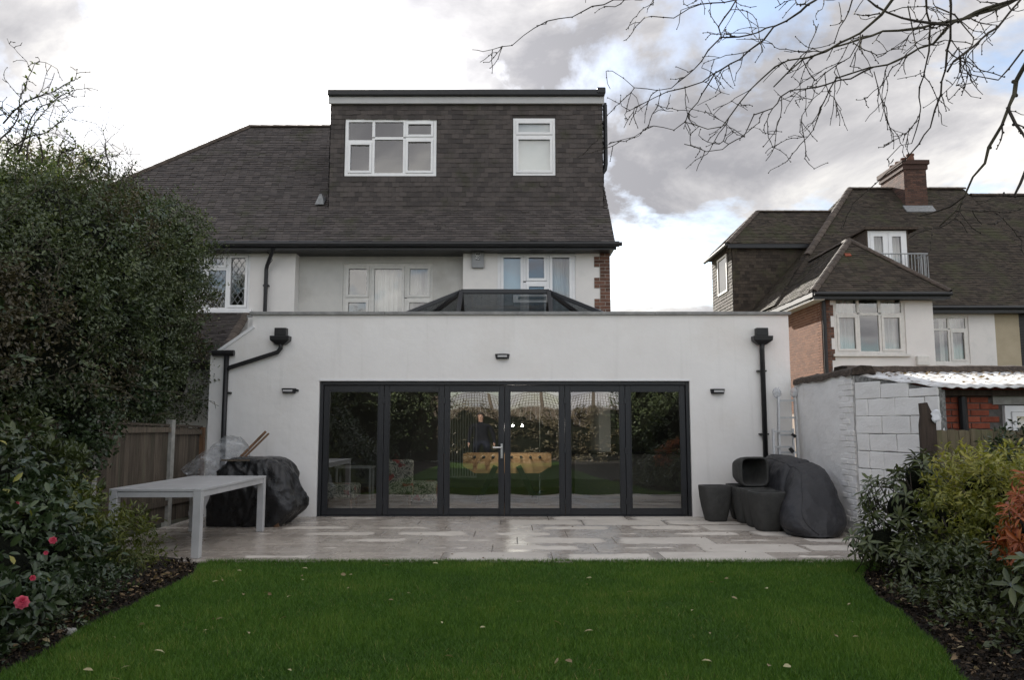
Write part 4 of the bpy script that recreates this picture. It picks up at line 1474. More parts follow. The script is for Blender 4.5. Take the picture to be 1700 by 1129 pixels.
# projecting wing roof: hip to the front, ridge running back
ov = 0.32
wa, wb = ox0 - ov, ox1 + ov
wm = (wa + wb) / 2
hw = (wb - wa) / 2
wz = oez - 0.08
fyv = OY - ov
wr = MB()
apex = Vector((wm, fyv + hw, wz + hw))
backp = Vector((wm, 27.0, wz + hw))
wr.add([(wa, fyv, wz), (wb, fyv, wz), apex, backp, (wa, 27.0, wz), (wb, 27.0, wz)], [(0, 1, 2), (4, 0, 2, 3), (1, 5, 3, 2), (0, 4, 5, 1)])
wroof = wr.build('roof', 'tile_n', rn)
tile_sheet('roof_tiles', wroof, 'tile_n', (wa, fyv - 0.03, wz), (1, 0, 0), (0, 1, 1), hw / sl, lambda v: v * sl, lambda v: 2 * hw - v * sl, seed=41, sag=0.01)
tile_sheet('roof_tiles', wroof, 'tile_n', (wa - 0.03, 27.0, wz), (0, -1, 0), (1, 0, 1), hw / sl, lambda v: 0.0, lambda v: 27.0 - fyv - v * sl, seed=42, sag=0.01)
tile_sheet('roof_tiles', wroof, 'tile_n', (wb + 0.03, fyv, wz), (0, 1, 0), (-1, 0, 1), hw / sl, lambda v: v * sl, lambda v: 6.0, seed=43, sag=0.01)
for a, b in (((wa, fyv, wz), apex), ((wb, fyv, wz), apex), (apex, backp)):
    ridge_run(wroof, Vector(a) + Vector((0, 0, -0.015)), Vector(b) + Vector((0, 0, -0.015)), r=0.12)
q = ray(1406, 427)
tY = (wz - CAMH - fyv) / (q.z / q.y - 1.0)
pc = P(1408, 427, tY)
MB().prism_dir([pc + Vector((-0.08, -0.02, 0.01)), pc + Vector((0.09, -0.02, 0.012)), pc + Vector((0.09, 0.08, 0.11)), pc + Vector((-0.08, 0.08, 0.11))], (0, -0.02, 0.022)).build('replacement_tile', 'brick_red', wroof)
ev = MB()
ev.box(wa + 0.01, wb - 0.01, fyv - 0.02, fyv + 0.02, wz - 0.2, wz - 0.01)
ev.box(wa - 0.02, wa + 0.02, fyv, 24.5, wz - 0.14, wz - 0.01)
ev.box(wa + 0.02, wb - 0.02, fyv + 0.02, OY - 0.002, wz - 0.19, wz - 0.16)
ev.build('eaves_board', 'black_plastic', rn)
MB().box(wa + 0.02, ox0 - 0.002, fyv + 0.021, 24.0, wz - 0.22, wz - 0.16).build('soffit', 'upvc_old', rn)
MB().tube([(wa, fyv - 0.07, wz - 0.07), (wb, fyv - 0.07, wz - 0.07)], 0.055, 8).build('gutter', 'black_plastic', rn)

# main body: wall, roof
mxl, mxr = 8.05, 16.4
mw = WR(1545, 1612, 524, 604, MYW)
mb = MB()
tx = P(1653, 560, MYW).x
tx2 = P(1694, 560, MYW).x
wall_xz(mb, ox1 + 0.001, tx, 0.0, 5.1, MYW, MYW + 0.25, [mw])
mb.build('wall', 'render_white', rn)
window(rn, *mw, MYW, [(0, 0.48, 0, 0.74, False), (0, 0.48, 0.74, 1, False), (0.48, 1, 0, 0.74, True), (0.48, 1, 0.74, 1, False)], fw=0.08, sash=0.06, mat='upvc_old', curtain=[(0.30, 0.46), (0.55, 0.97)])
MB().box(ox1, 26, MYW + 2.8, MYW + 2.9, 0, 5.0).build('partition', 'room_dark', rn)
MB().box(tx + 0.001, tx2, MYW + 0.02, MYW + 0.25, 0.0, 5.1).build('wall', 'render_tan', rn)
mb = MB()
mb.box(tx2 + 0.001, 26, MYW + 0.08, MYW + 0.2, 0.0, 5.1)
for i in range(30):
    mb.box(tx2 + 0.002, 26, MYW + 0.05, MYW + 0.079, 2.6 + i * 0.085, 2.64 + i * 0.085)
mb.build('louvre_wall', 'black_lam', rn)
rz0 = 5.12
ry0 = MYW - 0.3
rh = 10.4 - rz0
rA_, rB_ = Vector((12.84, ry0 + rh, 10.4)), Vector((17.2, ry0 + rh, 10.4))
c0, c1, c2, c3 = Vector((mxl, ry0, rz0)), Vector((17.2, ry0, rz0)), Vector((17.2, ry0 + 2 * rh, rz0)), Vector((mxl, ry0 + 2 * rh, rz0))
hk = (12.84 - mxl) / rh
ls_ = math.sqrt(1 + hk * hk)
mr = MB()
mr.add([c0, c1, rB_, rA_, c2, c3], [(0, 1, 2, 3), (4, 5, 3, 2), (5, 0, 3), (0, 5, 4, 1), (1, 4, 2)])
mroof = mr.build('roof', 'tile_n', rn)
tile_sheet('roof_tiles', mroof, 'tile_n', c0 + Vector((0, -0.03, 0)), (1, 0, 0), (0, 1, 1), rh / sl, lambda v: v * sl * hk, lambda v: 17.2 - c0.x, seed=51, sag=0.03)
tile_sheet('roof_tiles', mroof, 'tile_n', c3 + Vector((-0.03, 0, 0)), (0, -1, 0), (hk, 0, 1), rh * ls_, lambda v: v / ls_, lambda v: 2 * rh - v / ls_, seed=52, sag=0.02)
ridge_run(mroof, c0.lerp(rA_, 0.375), rA_, r=0.13)
ridge_run(mroof, rA_ + Vector((0, 0, -0.015)), rB_ + Vector((0, 0, -0.015)), r=0.13)
ev = MB()
ev.box(ox1 + 0.2, 26.0, ry0 - 0.02, ry0 + 0.02, rz0 - 0.24, rz0 - 0.02)
ev.box(ox1 + 0.2, 26.0, ry0 + 0.02, MYW - 0.002, rz0 - 0.23, rz0 - 0.2)
ev.build('eaves_board', 'black_plastic', rn)
MB().tube([(ox1 + 0.2, ry0 - 0.07, rz0 - 0.08), (26, ry0 - 0.07, rz0 - 0.08)], 0.06, 8).build('gutter', 'black_plastic', rn)
# attached half to the right, ridge a little lower, hipped far end
rC, rD = Vector((17.2, ry0 + rh - 0.35, 10.05)), Vector((20.6, ry0 + rh - 0.35, 10.05))
h2 = 10.05 - rz0
d0, d1, d2 = Vector((17.202, ry0, rz0)), Vector((20.6 + h2, ry0, rz0)), Vector((20.6 + h2, ry0 + 2 * h2, rz0))
ar = MB()
ar.add([d0, d1, rD, rC, d2, Vector((17.202, ry0 + 2 * h2, rz0))], [(0, 1, 2, 3), (1, 4, 2), (4, 5, 3, 2)])
aroof = ar.build('roof', 'tile_n', rn)
tile_sheet('roof_tiles', aroof, 'tile_n', d0 + Vector((0, -0.03, 0)), (1, 0, 0), (0, 1, 1), h2 / sl, lambda v: 0.0, lambda v: 3.4 + h2 - v * sl, seed=53, sag=0.03)
ridge_run(aroof, rC + Vector((0, 0, -0.015)), rD + Vector((0, 0, -0.015)), r=0.13)
ridge_run(aroof, d1 + Vector((0, 0, -0.015)), rD + Vector((0, 0, -0.015)), r=0.13)

# side dormer with tile-hung cheeks
sx, sy0, sy1 = 7.70, 26.9, 29.6
sz = 7.78
sd = MB()
sd.box(sx, 11.5, sy0, sy1, 3.0, sz)
sdo = sd.build('side_dormer', 'tile_n', rn)
tile_sheet('hung_tiles', sdo, 'tile_n', (sx, sy0 - 0.012, 3.6), (1, 0, 0), (0, 0, 1), sz - 3.6, lambda v: 0.0, lambda v: 3.2, gauge=0.115, seed=61, lift=0.014)
sw = (P(1196, 440, sy1).y, 0, 0)
wy0, wy1 = 27.5, 28.75
wz0, wz1 = 6.22, 7.58
tile_sheet('hung_tiles', sdo, 'tile_n', (sx - 0.012, sy1, 3.6), (0, -1, 0), (0, 0, 1), sz - 3.6, lambda v: 0.0, lambda v: sy1 - sy0 + 0.01, gauge=0.115, seed=62, lift=0.02,
           holes=[(sy1 - wy1, sy1 - wy0, wz0 - 3.6, wz1 - 3.6)])
fr = MB()
for (a, b, c, d) in ((wy0, wy0 + 0.07, wz0, wz1), (wy1 - 0.07, wy1, wz0, wz1), (wy0 + 0.07, wy1 - 0.07, wz0, wz0 + 0.07), (wy0 + 0.07, wy1 - 0.07, wz1 - 0.07, wz1)):
    fr.box(sx - 0.05, sx - 0.003, a, b, c, d)
sw_o = fr.build('window', 'upvc_old', rn)
MB().quad((sx - 0.02, wy1 - 0.07, wz0 + 0.07), (sx - 0.02, wy0 + 0.07, wz0 + 0.07), (sx - 0.02, wy0 + 0.07, wz1 - 0.07), (sx - 0.02, wy1 - 0.07, wz1 - 0.07)).build('pane', pm('mirror_dark_pane', (0.02, 0.02, 0.02), rough=0.03, spec=1.0), sw_o)
so = 0.2
syc = (sy0 + sy1) / 2
sh = (sy1 - sy0) / 2 + so
sr = MB()
za = sz - 0.02
sap = Vector((sx - so + sh, syc, za + sh))
sbk = Vector((12.6, syc, za + sh))
sr.add([(sx - so, sy0 - so, za), (13, sy0 - so, za), sbk, sap, (13, sy1 + so, za), (sx - so, sy1 + so, za)], [(0, 1, 2, 3), (4, 5, 3, 2), (5, 0, 3), (0, 5, 4, 1)])
sroof = sr.build('roof', 'tile_n', rn)
tile_sheet('roof_tiles', sroof, 'tile_n', (sx - so, sy0 - so - 0.03, za), (1, 0, 0), (0, 1, 1), sh / sl, lambda v: v * sl, lambda v: 4.4, seed=63, sag=0.01)
tile_sheet('roof_tiles', sroof, 'tile_n', (sx - so - 0.03, sy1 + so, za), (0, -1, 0), (1, 0, 1), sh / sl, lambda v: v * sl, lambda v: 2 * sh - v * sl, seed=64)
ridge_run(sroof, Vector((sx - so, sy0 - so, za - 0.015)), sap + Vector((0, 0, -0.015)), r=0.11)
ridge_run(sroof, Vector((sx - so, sy1 + so, za - 0.015)), sap + Vector((0, 0, -0.015)), r=0.11)
ridge_run(sroof, sap + Vector((0, 0, -0.015)), Vector((12.0, syc, za + sh - 0.015)), r=0.11)
MB().tube([(sx - so - 0.05, sy0 - so, za - 0.03), (sx - so - 0.05, sy1 + so, za - 0.03)], 0.06, 8).build('gutter', 'black_plastic', rn)
MB().box(sx - so, 11, sy0 - so - 0.02, sy0 - so, za - 0.16, za - 0.02).build('fascia', 'black_plastic', rn)

# balcony doors standing out of the roof slope, with rail
bdY = 25.0
bw = WR(1440, 1508, 383, 450, bdY)
mb = MB()
mb.box(bw[0] - 0.05, bw[0], bdY, 27.0, 5.9, bw[3] + 0.02)
mb.box(bw[1], bw[1] + 0.05, bdY, 27.0, 5.9, bw[3] + 0.02)
mb.box(bw[0] - 0.15, bw[1] + 0.35, bdY - 0.15, 27.0, bw[3] + 0.021, bw[3] + 0.09)
mb.box(bw[0], bw[1], bdY + 1.2, bdY + 1.25, 5.9, bw[3] + 0.02)
bd = mb.build('balcony_dormer', 'felt', rn)
window(rn, bw[0], bw[1], 6.0, bw[3], bdY - 0.03, [(0, 0.5, 0, 1, True), (0.5, 1, 0, 1, True)], fw=0.07, sash=0.115, name='balcony_door', curtain=[(0.05, 0.95)])
MB().box(bw[0] - 0.1, P(1543, 440, 24.3).x, 24.25, bdY, 5.95, 6.05).build('balcony_floor', 'felt', rn)
bx1 = P(1541, 440, 24.3).x
bx0_ = bw[0] - 0.1
rail = MB()
rt = 6.86
rail.tube([(bx0_, 24.3, rt), (bx1, 24.3, rt), (bx1, bdY, rt)], 0.022, 6)
rail.tube([(bx0_, 24.3, 6.10), (bx1, 24.3, 6.10), (bx1, bdY, 6.10)], 0.018, 6)
rails = rail.build('balcony_rail', 'bay_green', rn)
n = 16
for i in range(n + 1):
    x = bx0_ + (bx1 - bx0_) * i / n
    MB().tube([(x, 24.3, 6.05), (x, 24.3, rt)], 0.012, 5).build('baluster', 'bay_green', rails)
for i in range(1, 6):
    yy = 24.3 + (bdY - 24.3) * i / 6
    MB().tube([(bx1, yy, 6.05), (bx1, yy, rt)], 0.012, 5).build('baluster', 'bay_green', rails)

# chimney
cx0, cx1, cy0, cy1 = 14.43, 15.25, 28.0, 29.8
cz0, cz1 = 9.2, 11.15
ch = MB()
ch.box(cx0, cx1, cy0, cy1, cz0, cz1)
chim = ch.build('chimney', 'mortar_dark', rn)
brick_face('bricks', chim, 'brick_dark', (cx0, cy0, cz0), (1, 0, 0), cx1 - cx0, cz1 - cz0, (0, -1, 0), seed=71)
brick_face('bricks', chim, 'brick_dark', (cx0, cy1, cz0), (0, -1, 0), cy1 - cy0, cz1 - cz0, (-1, 0, 0), seed=72, proud=0.003, vj=0.005)
cap = MB()
cap.box(cx0 - 0.05, cx1 + 0.05, cy0 - 0.05, cy1 + 0.05, cz1 - 0.30, cz1 - 0.12)
cap.box(cx0 - 0.1, cx1 + 0.1, cy0 - 0.1, cy1 + 0.1, cz1 - 0.12, cz1 + 0.04)
cap.build('chimney_cap', 'brick_dark', chim)
for i in range(4):
    yy = cy0 + 0.25 + i * 0.43
    pr = MB().tube([(cx0 + 0.4, yy, cz1 + 0.04), (cx0 + 0.4, yy, cz1 + 0.3), (cx0 + 0.4, yy, cz1 + 0.31), (cx0 + 0.4, yy, cz1 + 0.36)], [0.15, 0.12, 0.145, 0.145], 10)
    pr.build('chimney_pot', 'terracotta', chim)
fl = MB()
fz = rz0 + (cy0 - ry0)
fl.prism_dir([(cx0 - 0.12, cy0 - 0.30, fz - 0.27), (cx1 + 0.14, cy0 - 0.30, fz - 0.27), (cx1 + 0.14, cy0 - 0.013, fz + 0.03), (cx0 - 0.12, cy0 - 0.013, fz + 0.03)], (0, -0.02, 0.03))
fl.build('flashing', 'lead', chim)
vb = MB()
vbx = P(1533, 597, OY - 0.1)
vb.box(vbx.x - 0.16, vbx.x + 0.16, OY + 0.0 - 0.12, OY - 0.002, vbx.z - 0.15, vbx.z + 0.10)
tag(vb.build('vent_box', 'upvc_old', bevel=0.01), 'small pale vent box low on the white wall right of the three-light window', 'vent')

# ================================================================== right boundary wall and outbuilding
bwall = thing('boundary_wall', 'rough white-painted brick and block garden wall beside the patio', 'wall', (4.6, 10.5, 0))
WX = 4.50
MB().box(WX + 0.012, WX + 0.25, 10.36, FY - 0.003, 0.0, 2.10).build('wall_core', 'paint_wall', bwall)
# painted brick face: uneven sheet with raised brick courses towards the near end
pv, pf = [], []
ny, nz = 54, 90
for j in range(nz + 1):
    for i in range(ny + 1):
        y = 10.36 + (FY - 0.004 - 10.36) * i / ny
        z = 2.13 * j / nz
        d = 0.010 * mnoise.noise(Vector((y * 3, z * 3, 1))) + 0.005 * mnoise.noise(Vector((y * 14, z * 14, 5)))
        pv.append((WX - d, y, z))
for j in range(nz):
    for i in range(ny):
        a = j * (ny + 1) + i
        pf.append((a + 1, a, a + ny + 1, a + ny + 2))
np_mesh('painted_face', pv, pf, 'paint_wall', bwall, smooth=True)
k = 0
z = 0.03
while z < 2.02:
    for (y0, l) in (((10.365, 0.215), (10.59, 0.215)) if k % 2 == 0 else ((10.365, 0.103), (10.478, 0.215))):
        if random.random() < 0.88:
            brick_obj(bwall, WX + 0.016 + random.gauss(0, 0.002), y0 + l / 2, z + 0.0325, l - 0.004, 0.05, 0.062, 'paint_wall', rot=math.pi / 2)
    z += 0.0755
    k += 1
# crumbling mossy top with loose debris
tp = MB()
vs, fs = [], []
n = 26
for i in range(n + 1):
    y = 10.30 + (FY - 0.01 - 10.30) * i / n
    for (dx, dz) in ((-0.03, 2.08), (-0.02, 2.16), (0.10, 2.21), (0.24, 2.20), (0.30, 2.10)):
        j = 0.035 * mnoise.noise(Vector((y * 6, dx * 20, dz * 3)))
        vs.append((WX + dx + j * 0.6, y, dz + j + 0.03 * (12.5 - y) / 2.2))
for i in range(n):
    for c in range(4):
        a = i * 5 + c
        fs.append((a, a + 1, a + 6, a + 5))
fs += [(0, 1, 2, 3, 4), tuple(n * 5 + c for c in (4, 3, 2, 1, 0))]
tp.add(vs, fs)
tp.build('wall_top', 'felt', bwall, smooth=True)
# blockwork: single blocks running on towards the camera, turning slightly outwards
A, B = Vector((WX + 0.0, 10.30, 0)), Vector((WX + 0.42, 9.05, 0))
ud = (B - A).normalized()
nrm = Vector((-ud.y, ud.x, 0)) * -1
if nrm.x > 0:
    nrm = -nrm
ang = math.atan2(ud.y, ud.x)
wlen = (B - A).length
bk = MB()
q = [A - nrm * 0.012, B - nrm * 0.012, B - nrm * 0.10, A - nrm * 0.10]
hA, hB = 2.10, 1.86
vs = [tuple(p) for p in q] + [(q[0].x, q[0].y, hA), (q[1].x, q[1].y, hB), (q[2].x, q[2].y, hB), (q[3].x, q[3].y, hA)]
bk.add(vs, [(0, 1, 5, 4), (1, 2, 6, 5), (2, 3, 7, 6), (3, 0, 4, 7), (4, 5, 6, 7)])
bk.build('block_joint', 'joint', bwall)
z = 0.012
r_ = 0
while z < 1.95:
    h = 0.218
    u = -0.22 if r_ % 2 else 0.0
    while u < wlen:
        a, b = max(0.004, u), min(wlen, u + 0.44)
        u += 0.446
        if b - a < 0.05:
            continue
        top = hA + (hB - hA) * ((a + b) / 2 / wlen) - 0.01
        hh = min(h, top - z)
        if hh < 0.05:
            continue
        # some blocks cut in two, as in the old wall
        parts = [(a, b)] if random.random() < 0.75 else [(a, a + (b - a) * 0.45), (a + (b - a) * 0.45 + 0.004, b)]
        for (p, s) in parts:
            c = A + ud * ((p + s) / 2) + nrm * (0.0 + random.gauss(0, 0.003) - 0.03)
            brick_obj(bwall, c.x, c.y, z + hh / 2, s - p - random.choice((0.001, 0.003, 0.006)), 0.07, hh - random.choice((0.001, 0.004, 0.008)), 'paint_wall', rot=ang, name='block')
    z += 0.222
    r_ += 1

ob = thing('outbuilding', 'low red brick outbuilding with white corrugated roof behind the shrubs', 'shed', (6.5, 10, 0))
OBY = 9.30
bx = B.x + 0.03
mb = MB()
mb.box(bx + 0.02, 9.5, OBY, OBY + 0.2, 0, 1.80)
mb.build('wall', 'mortar_dark', ob)
MB().box(bx + 0.25, 9.5, 11.2, 11.3, 0, 2.05).build('back_wall', 'brick_red', ob)
# red bricks, single
wx0 = P(1664, 690, OBY).x
wzt = P(1664, 674, OBY).z
z = 0.95
k = 0
while z < 1.80:
    x = bx + 0.02 - (0.11 if k % 2 else 0)
    while x < 7.2:
        a, b = max(x, bx + 0.02), x + 0.215
        x += 0.226
        if b - a < 0.04 or (b > wx0 and z < wzt + 0.12):
            continue
        brick_obj(ob, (a + b) / 2, OBY - 0.008 + 0.045, z + 0.0325, b - a, 0.10, 0.065, 'brick_red')
    z += 0.0765
    k += 1
z = 0.95
k = 0
while z < 1.80:          # return of the brick pier that catches the light
    brick_obj(ob, bx + 0.012, OBY + 0.13, z + 0.0325, 0.05, 0.22, 0.065, 'brick_red')
    z += 0.0765
MB().box(wx0 - 0.12, wx0 + 1.5, OBY - 0.035, OBY + 0.04, wzt + 0.015, wzt + 0.125).build('lintel', 'concrete', ob)
window(ob, wx0, wx0 + 1.1, 0.9, wzt, OBY - 0.09, [(0, 0.5, 0, 1, True), (0.5, 1, 0, 1, True)], fw=0.07, mat='upvc', curtain=[(0.0, 0.5)])
pX = P(1602, 690, OBY - 0.1).x
MB().tube([(pX, OBY - 0.06, 0.3), (pX, OBY - 0.06, 1.78)], 0.045, 8).build('drainpipe', 'black_plastic', ob)
MB().box(bx + 0.36, bx + 0.42, OBY - 0.04, OBY - 0.01, 0.9, 1.80).build('post', 'fence_brown', ob)
# corrugated sheets
x0c, x1c = WX + 0.10, 9.6
ny0, ny1 = 8.98, 11.0
zz0, zz1 = 1.885, 2.23
lap = 0.85
x = x0c
while x < x1c:
    n = 46
    vs, fs = [], []
    for j in range(7):
        t = j / 6
        for i in range(n + 1):
            xx = x + (lap + 0.04) * i / n
            # the near-left corner is cut along the wall
            y = ny0 + (ny1 - ny0) * t
            if xx < B.x:
                yl = A.y + (B.y - A.y) * max(0.0, (xx - A.x)) / (B.x - A.x) - 0.03
                y = max(yl, ny0) + (ny1 - max(yl, ny0)) * t
            zb = zz0 + (zz1 - zz0) * (y - ny0) / (ny1 - ny0)
            vs.append((xx, y + 0.006 * math.sin(xx * 31), zb + 0.009 * math.cos(2 * math.pi * xx / 0.146) + 0.006 * mnoise.noise(Vector((xx * 2, y * 2, 0)))))
    for j in range(6):
        for i in range(n):
            a = j * (n + 1) + i
            fs.append((a, a + 1, a + n + 2, a + n + 1))
    o = MB().add(vs, fs).build('roof_sheet', 'corrugated', ob, smooth=True)
    so_ = o.modifiers.new('thick', 'SOLIDIFY')
    so_.thickness = 0.008
    x += lap
MB().box(x0c + 0.45, x1c, OBY - 0.10, OBY + 0.16, 1.795, 1.862).build('eaves_board', 'fence_brown', ob)
tp = MB()
vs, fs = [], []
n = 60
for i in range(n + 1):
    xx = x0c - 0.02 + (x1c - x0c) * i / n
    for (yy, dz) in ((10.62, 2.17), (10.68, 2.25), (10.85, 2.275), (11.1, 2.27), (11.2, 2.16)):
        j = 0.02 * mnoise.noise(Vector((xx * 7, yy * 9, 1)))
        vs.append((xx, yy + j, dz + j * 0.8))
for i in range(n):
    for c in range(4):
        a = i * 5 + c
        fs.append((a, a + 5, a + 6, a + 1))
fs += [(4, 3, 2, 1, 0), tuple(n * 5 + c for c in range(5))]
tp.add(vs, fs).build('roof_edge', 'felt', ob, smooth=True)
# moss and leaf debris on the sheets
m = 260
px = rng.uniform(x0c + 0.2, 8.0, m)
py = rng.beta(2.2, 1.2, m) * 1.6 + 9.1
pos = np.stack([px, py, zz0 + (zz1 - zz0) * (py - ny0) / (ny1 - ny0) + 0.02], 1)
leaves('roof_debris', 'litter', pos, rng.normal(size=(m, 3)) * [1, 1, 0.1], np.tile([0, 0.2, 1.0], (m, 1)) + rng.normal(scale=0.3, size=(m, 3)), rng.uniform(0.02, 0.07, m), rng.uniform(0.02, 0.05, m), rng.uniform(0, 0.35, m), ob)

# wooden fence by the outbuilding, a taller dark board at its end
rf = thing('wooden_fence', 'weathered tan board fence with one tall dark end board', 'fence', (5.6, 8.7, 0))
fyr = 8.72
xa = P(1526, 700, fyr).x
o = MB().prism([(xa, 0.0), (xa + 0.17, 0.0), (xa + 0.17, 1.50), (xa + 0.10, 1.66), (xa + 0.085, 1.70), (xa + 0.0, 1.69), (xa + 0.005, 1.55), (xa - 0.012, 1.45)], fyr - 0.03, fyr).build('end_board', 'fence_brown', rf)
x = xa + 0.18
while x < 8.6:
    w = random.uniform(0.11, 0.135)
    h = 1.40 + random.gauss(0, 0.012)
    MB().prism([(x, 0.02), (x + w, 0.02), (x + w, h - 0.01), (x + w * 0.5, h + 0.004), (x, h)], fyr - 0.012 + random.uniform(-0.004, 0.004), fyr + 0.008).build('board', 'fence_tan', rf)
    x += w + 0.006
MB().box(xa + 0.1, 8.6, fyr + 0.02, fyr + 0.07, 1.12, 1.2).build('rail', 'fence_tan', rf)
# white bag caught on the fence
bg = MB()
pb_ = P(1553, 692, fyr - 0.05)
o = len(bg.v)
bg.ball(pb_, 0.062, 12, 8, (0.7, 0.4, 1.25))
for i in range(len(bg.v)):
    v = Vector(bg.v[i])
    d = v - pb_
    v = pb_ + Vector((d.x * (1 + 0.8 * d.z / 0.1 * 0.3) + 0.025 * (d.z / 0.1), d.y, d.z)) + 0.03 * Vector((mnoise.noise(v * 22), mnoise.noise(v * 22 + Vector((5, 0, 0))), mnoise.noise(v * 19)))
    bg.v[i] = tuple(v)
bag = bg.build('plastic_bag', 'bag', smooth=True)
tag(bag, 'scrap of white plastic bag caught on the dark end board of the fence', 'bag')

# ================================================================== left fence
lf = thing('garden_fence', 'weathered brown board fence with concrete posts under the hedge', 'fence', (-5.0, 9, 0))
FXa, FXb = Vector((-5.22, 5.6, 0)), Vector((-4.90, 12.48, 0))
fd = (FXb - FXa).normalized()
fn = Vector((fd.y, -fd.x, 0))
flen = (FXb - FXa).length
posts_u = [0.02, 1.95, 3.88, 5.81]
pang = math.atan2(fd.y, fd.x)


def fh(u):
    return 1.58 - 0.13 * u / flen


bd_me = {}
u = 0.06
while u < flen - 0.05:
    if not any(abs(u - p) < 0.09 for p in posts_u):
        w = random.uniform(0.085, 0.10)
        ztop = fh(u) - 0.04 + random.gauss(0, 0.008)
        c = FXa + fd * u + fn * random.uniform(-0.004, 0.004)
        mb = MB()
        hw_, th = w / 2 + 0.006, 0.008
        pts = []
        for zz in (0.08, ztop):
            for (s, t) in ((-hw_, -th), (hw_, -th + 0.008), (hw_, th + 0.008), (-hw_, th)):
                p = c + fd * s + fn * t
                pts.append((p.x, p.y, zz))
        mb.add(pts, [(0, 1, 5, 4), (1, 2, 6, 5), (2, 3, 7, 6), (3, 0, 4, 7), (4, 5, 6, 7)])
        mb.build('board', 'fence', lf)
        u += w
    else:
        u += 0.05
for p in posts_u:
    c = FXa + fd * p + fn * 0.01
    mb = MB()
    mb.bar((c.x, c.y, 0), (c.x, c.y, fh(p) + 0.06), 0.10, 0.10, fd)
    mb.build('post', 'concrete', lf, bevel=0.008)
for a, b in zip(posts_u, posts_u[1:] + [flen]):
    p, q = FXa + fd * (a + 0.06) + fn * 0.03, FXa + fd * (b - 0.06) + fn * 0.03
    for zz in (0.35, fh(a) - 0.12):
        MB().bar((p.x, p.y, zz), (q.x, q.y, zz), 0.04, 0.07).build('rail', 'fence', lf)
    p, q = FXa + fd * (a + 0.055), FXa + fd * (b - 0.055)
    MB().bar((p.x, p.y, fh(a) - 0.02), (q.x, q.y, fh(b) - 0.02), 0.06, 0.03).build('capping', 'fence', lf)
MB().bar((FXb.x + 0.03, FXb.y - 0.08, 0), (FXb.x + 0.03, FXb.y - 0.08, 1.42), 0.075, 0.075).build('end_post', 'wood_pole', lf)

# ================================================================== wall fittings
for lab, px, py, g_ in (('small dark half-round wall light left of the bifold doors', 480, 649, 1), ('small dark wall light centred above the bifold doors', 834, 592, 2),
                        ('small dark wall light right of the bifold doors', 1191, 650, 3)):
    c = P(px, py, FY)
    t = thing('wall_light', lab, 'wall light', (c.x, FY, c.z), 'outdoor wall lights on the extension')
    body = MB()
    n = 14
    top, bot = [], []
    for k in range(n + 1):
        a = math.pi * k / n
        top.append((c.x + 0.118 * math.cos(a), FY - 0.001 - 0.095 * math.sin(a), c.z + 0.038))
        bot.append((c.x + 0.105 * math.cos(a), FY - 0.001 - 0.080 * math.sin(a), c.z - 0.038))
    vs = top + bot
    m_ = n + 1
    fs = [tuple(range(m_)), tuple(reversed(range(m_, 2 * m_)))] + [(k + 1, k, k + m_, k + 1 + m_) for k in range(n)] + [(0, m_ - 1, 2 * m_ - 1, m_)]
    body.add(vs, fs)
    body.build('housing', 'frame_grey', t)
    MB().box(c.x - 0.075, c.x + 0.075, FY - 0.099, FY - 0.086, c.z - 0.016, c.z + 0.014).build('diffuser', 'rad', t)
    if g_ == 1:
        MB().box(c.x + 0.115, c.x + 0.155, FY - 0.05, FY - 0.002, c.z - 0.01, c.z + 0.022).build('sensor', 'frame_grey', t)


def hopper(t, cx, cz, y):
    h = MB()
    # outlet box through the parapet
    h.box(cx - 0.095, cx + 0.095, y - 0.12, y - 0.001, cz + 0.02, cz + 0.15)
    h.build('outlet', 'black_plastic', t, bevel=0.01)
    h = MB()
    pts = []
    for (hw_, d, zz) in ((0.155, 0.165, cz + 0.018), (0.15, 0.16, cz - 0.055), (0.06, 0.10, cz - 0.12)):
        pts += [(cx - hw_, y - d, zz), (cx + hw_, y - d, zz), (cx + hw_, y - 0.001, zz), (cx - hw_, y - 0.001, zz)]
    fs = [(0, 1, 2, 3), (11, 10, 9, 8)]
    for l in range(2):
        for k in range(4):
            a, b = l * 4 + k, l * 4 + (k + 1) % 4
            fs.append((b, a, a + 4, b + 4))
    h.add(pts, fs).build('hopper', 'black_plastic', t, bevel=0.008)


c = P(1265, 560, FY - 0.08)
t = thing('drainpipe', 'straight black drainpipe with hopper at the right of the extension', 'pipe', (c.x, FY, 0))
hopper(t, c.x, c.z, FY)
MB().tube([(c.x, FY - 0.075, c.z - 0.10), (c.x, FY - 0.06, c.z - 0.2), (c.x, FY - 0.06, 0.03)], 0.040, 12).build('pipe', 'black_plastic', t, smooth=True)
for zz in (2.30, 1.30, 0.4):
    MB().box(c.x - 0.085, c.x + 0.06, FY - 0.07, FY - 0.001, zz, zz + 0.025).build('clip', 'black_plastic', t)
c = P(466, 560, FY - 0.08)
t = thing('drainpipe', 'black hopper with angled pipe joining a downpipe left of the doors', 'pipe', (c.x, FY, 0))
hopper(t, c.x, c.z, FY)
vx_ = P(374, 650, FY - 0.06).x
zj = P(380, 611, FY).z
MB().tube([(c.x, FY - 0.075, c.z - 0.10), (c.x, FY - 0.06, c.z - 0.17), (c.x - 0.05, FY - 0.06, c.z - 0.24), (vx_ + 0.05, FY - 0.06, zj), (vx_, FY - 0.06, zj - 0.05)], 0.036, 12).build('branch_pipe', 'black_plastic', t, smooth=True)
MB().tube([(vx_, FY - 0.062, P(0, 588, FY).z), (vx_, FY - 0.062, 0.03)], 0.040, 12).build('pipe', 'black_plastic', t, smooth=True)
zg = P(374, 587, FY).z
MB().tube([(vx_ - 0.22, FY - 0.07, zg), (vx_ + 0.12, FY - 0.07, zg)], 0.05, 10).build('gutter_end', 'black_plastic', t)
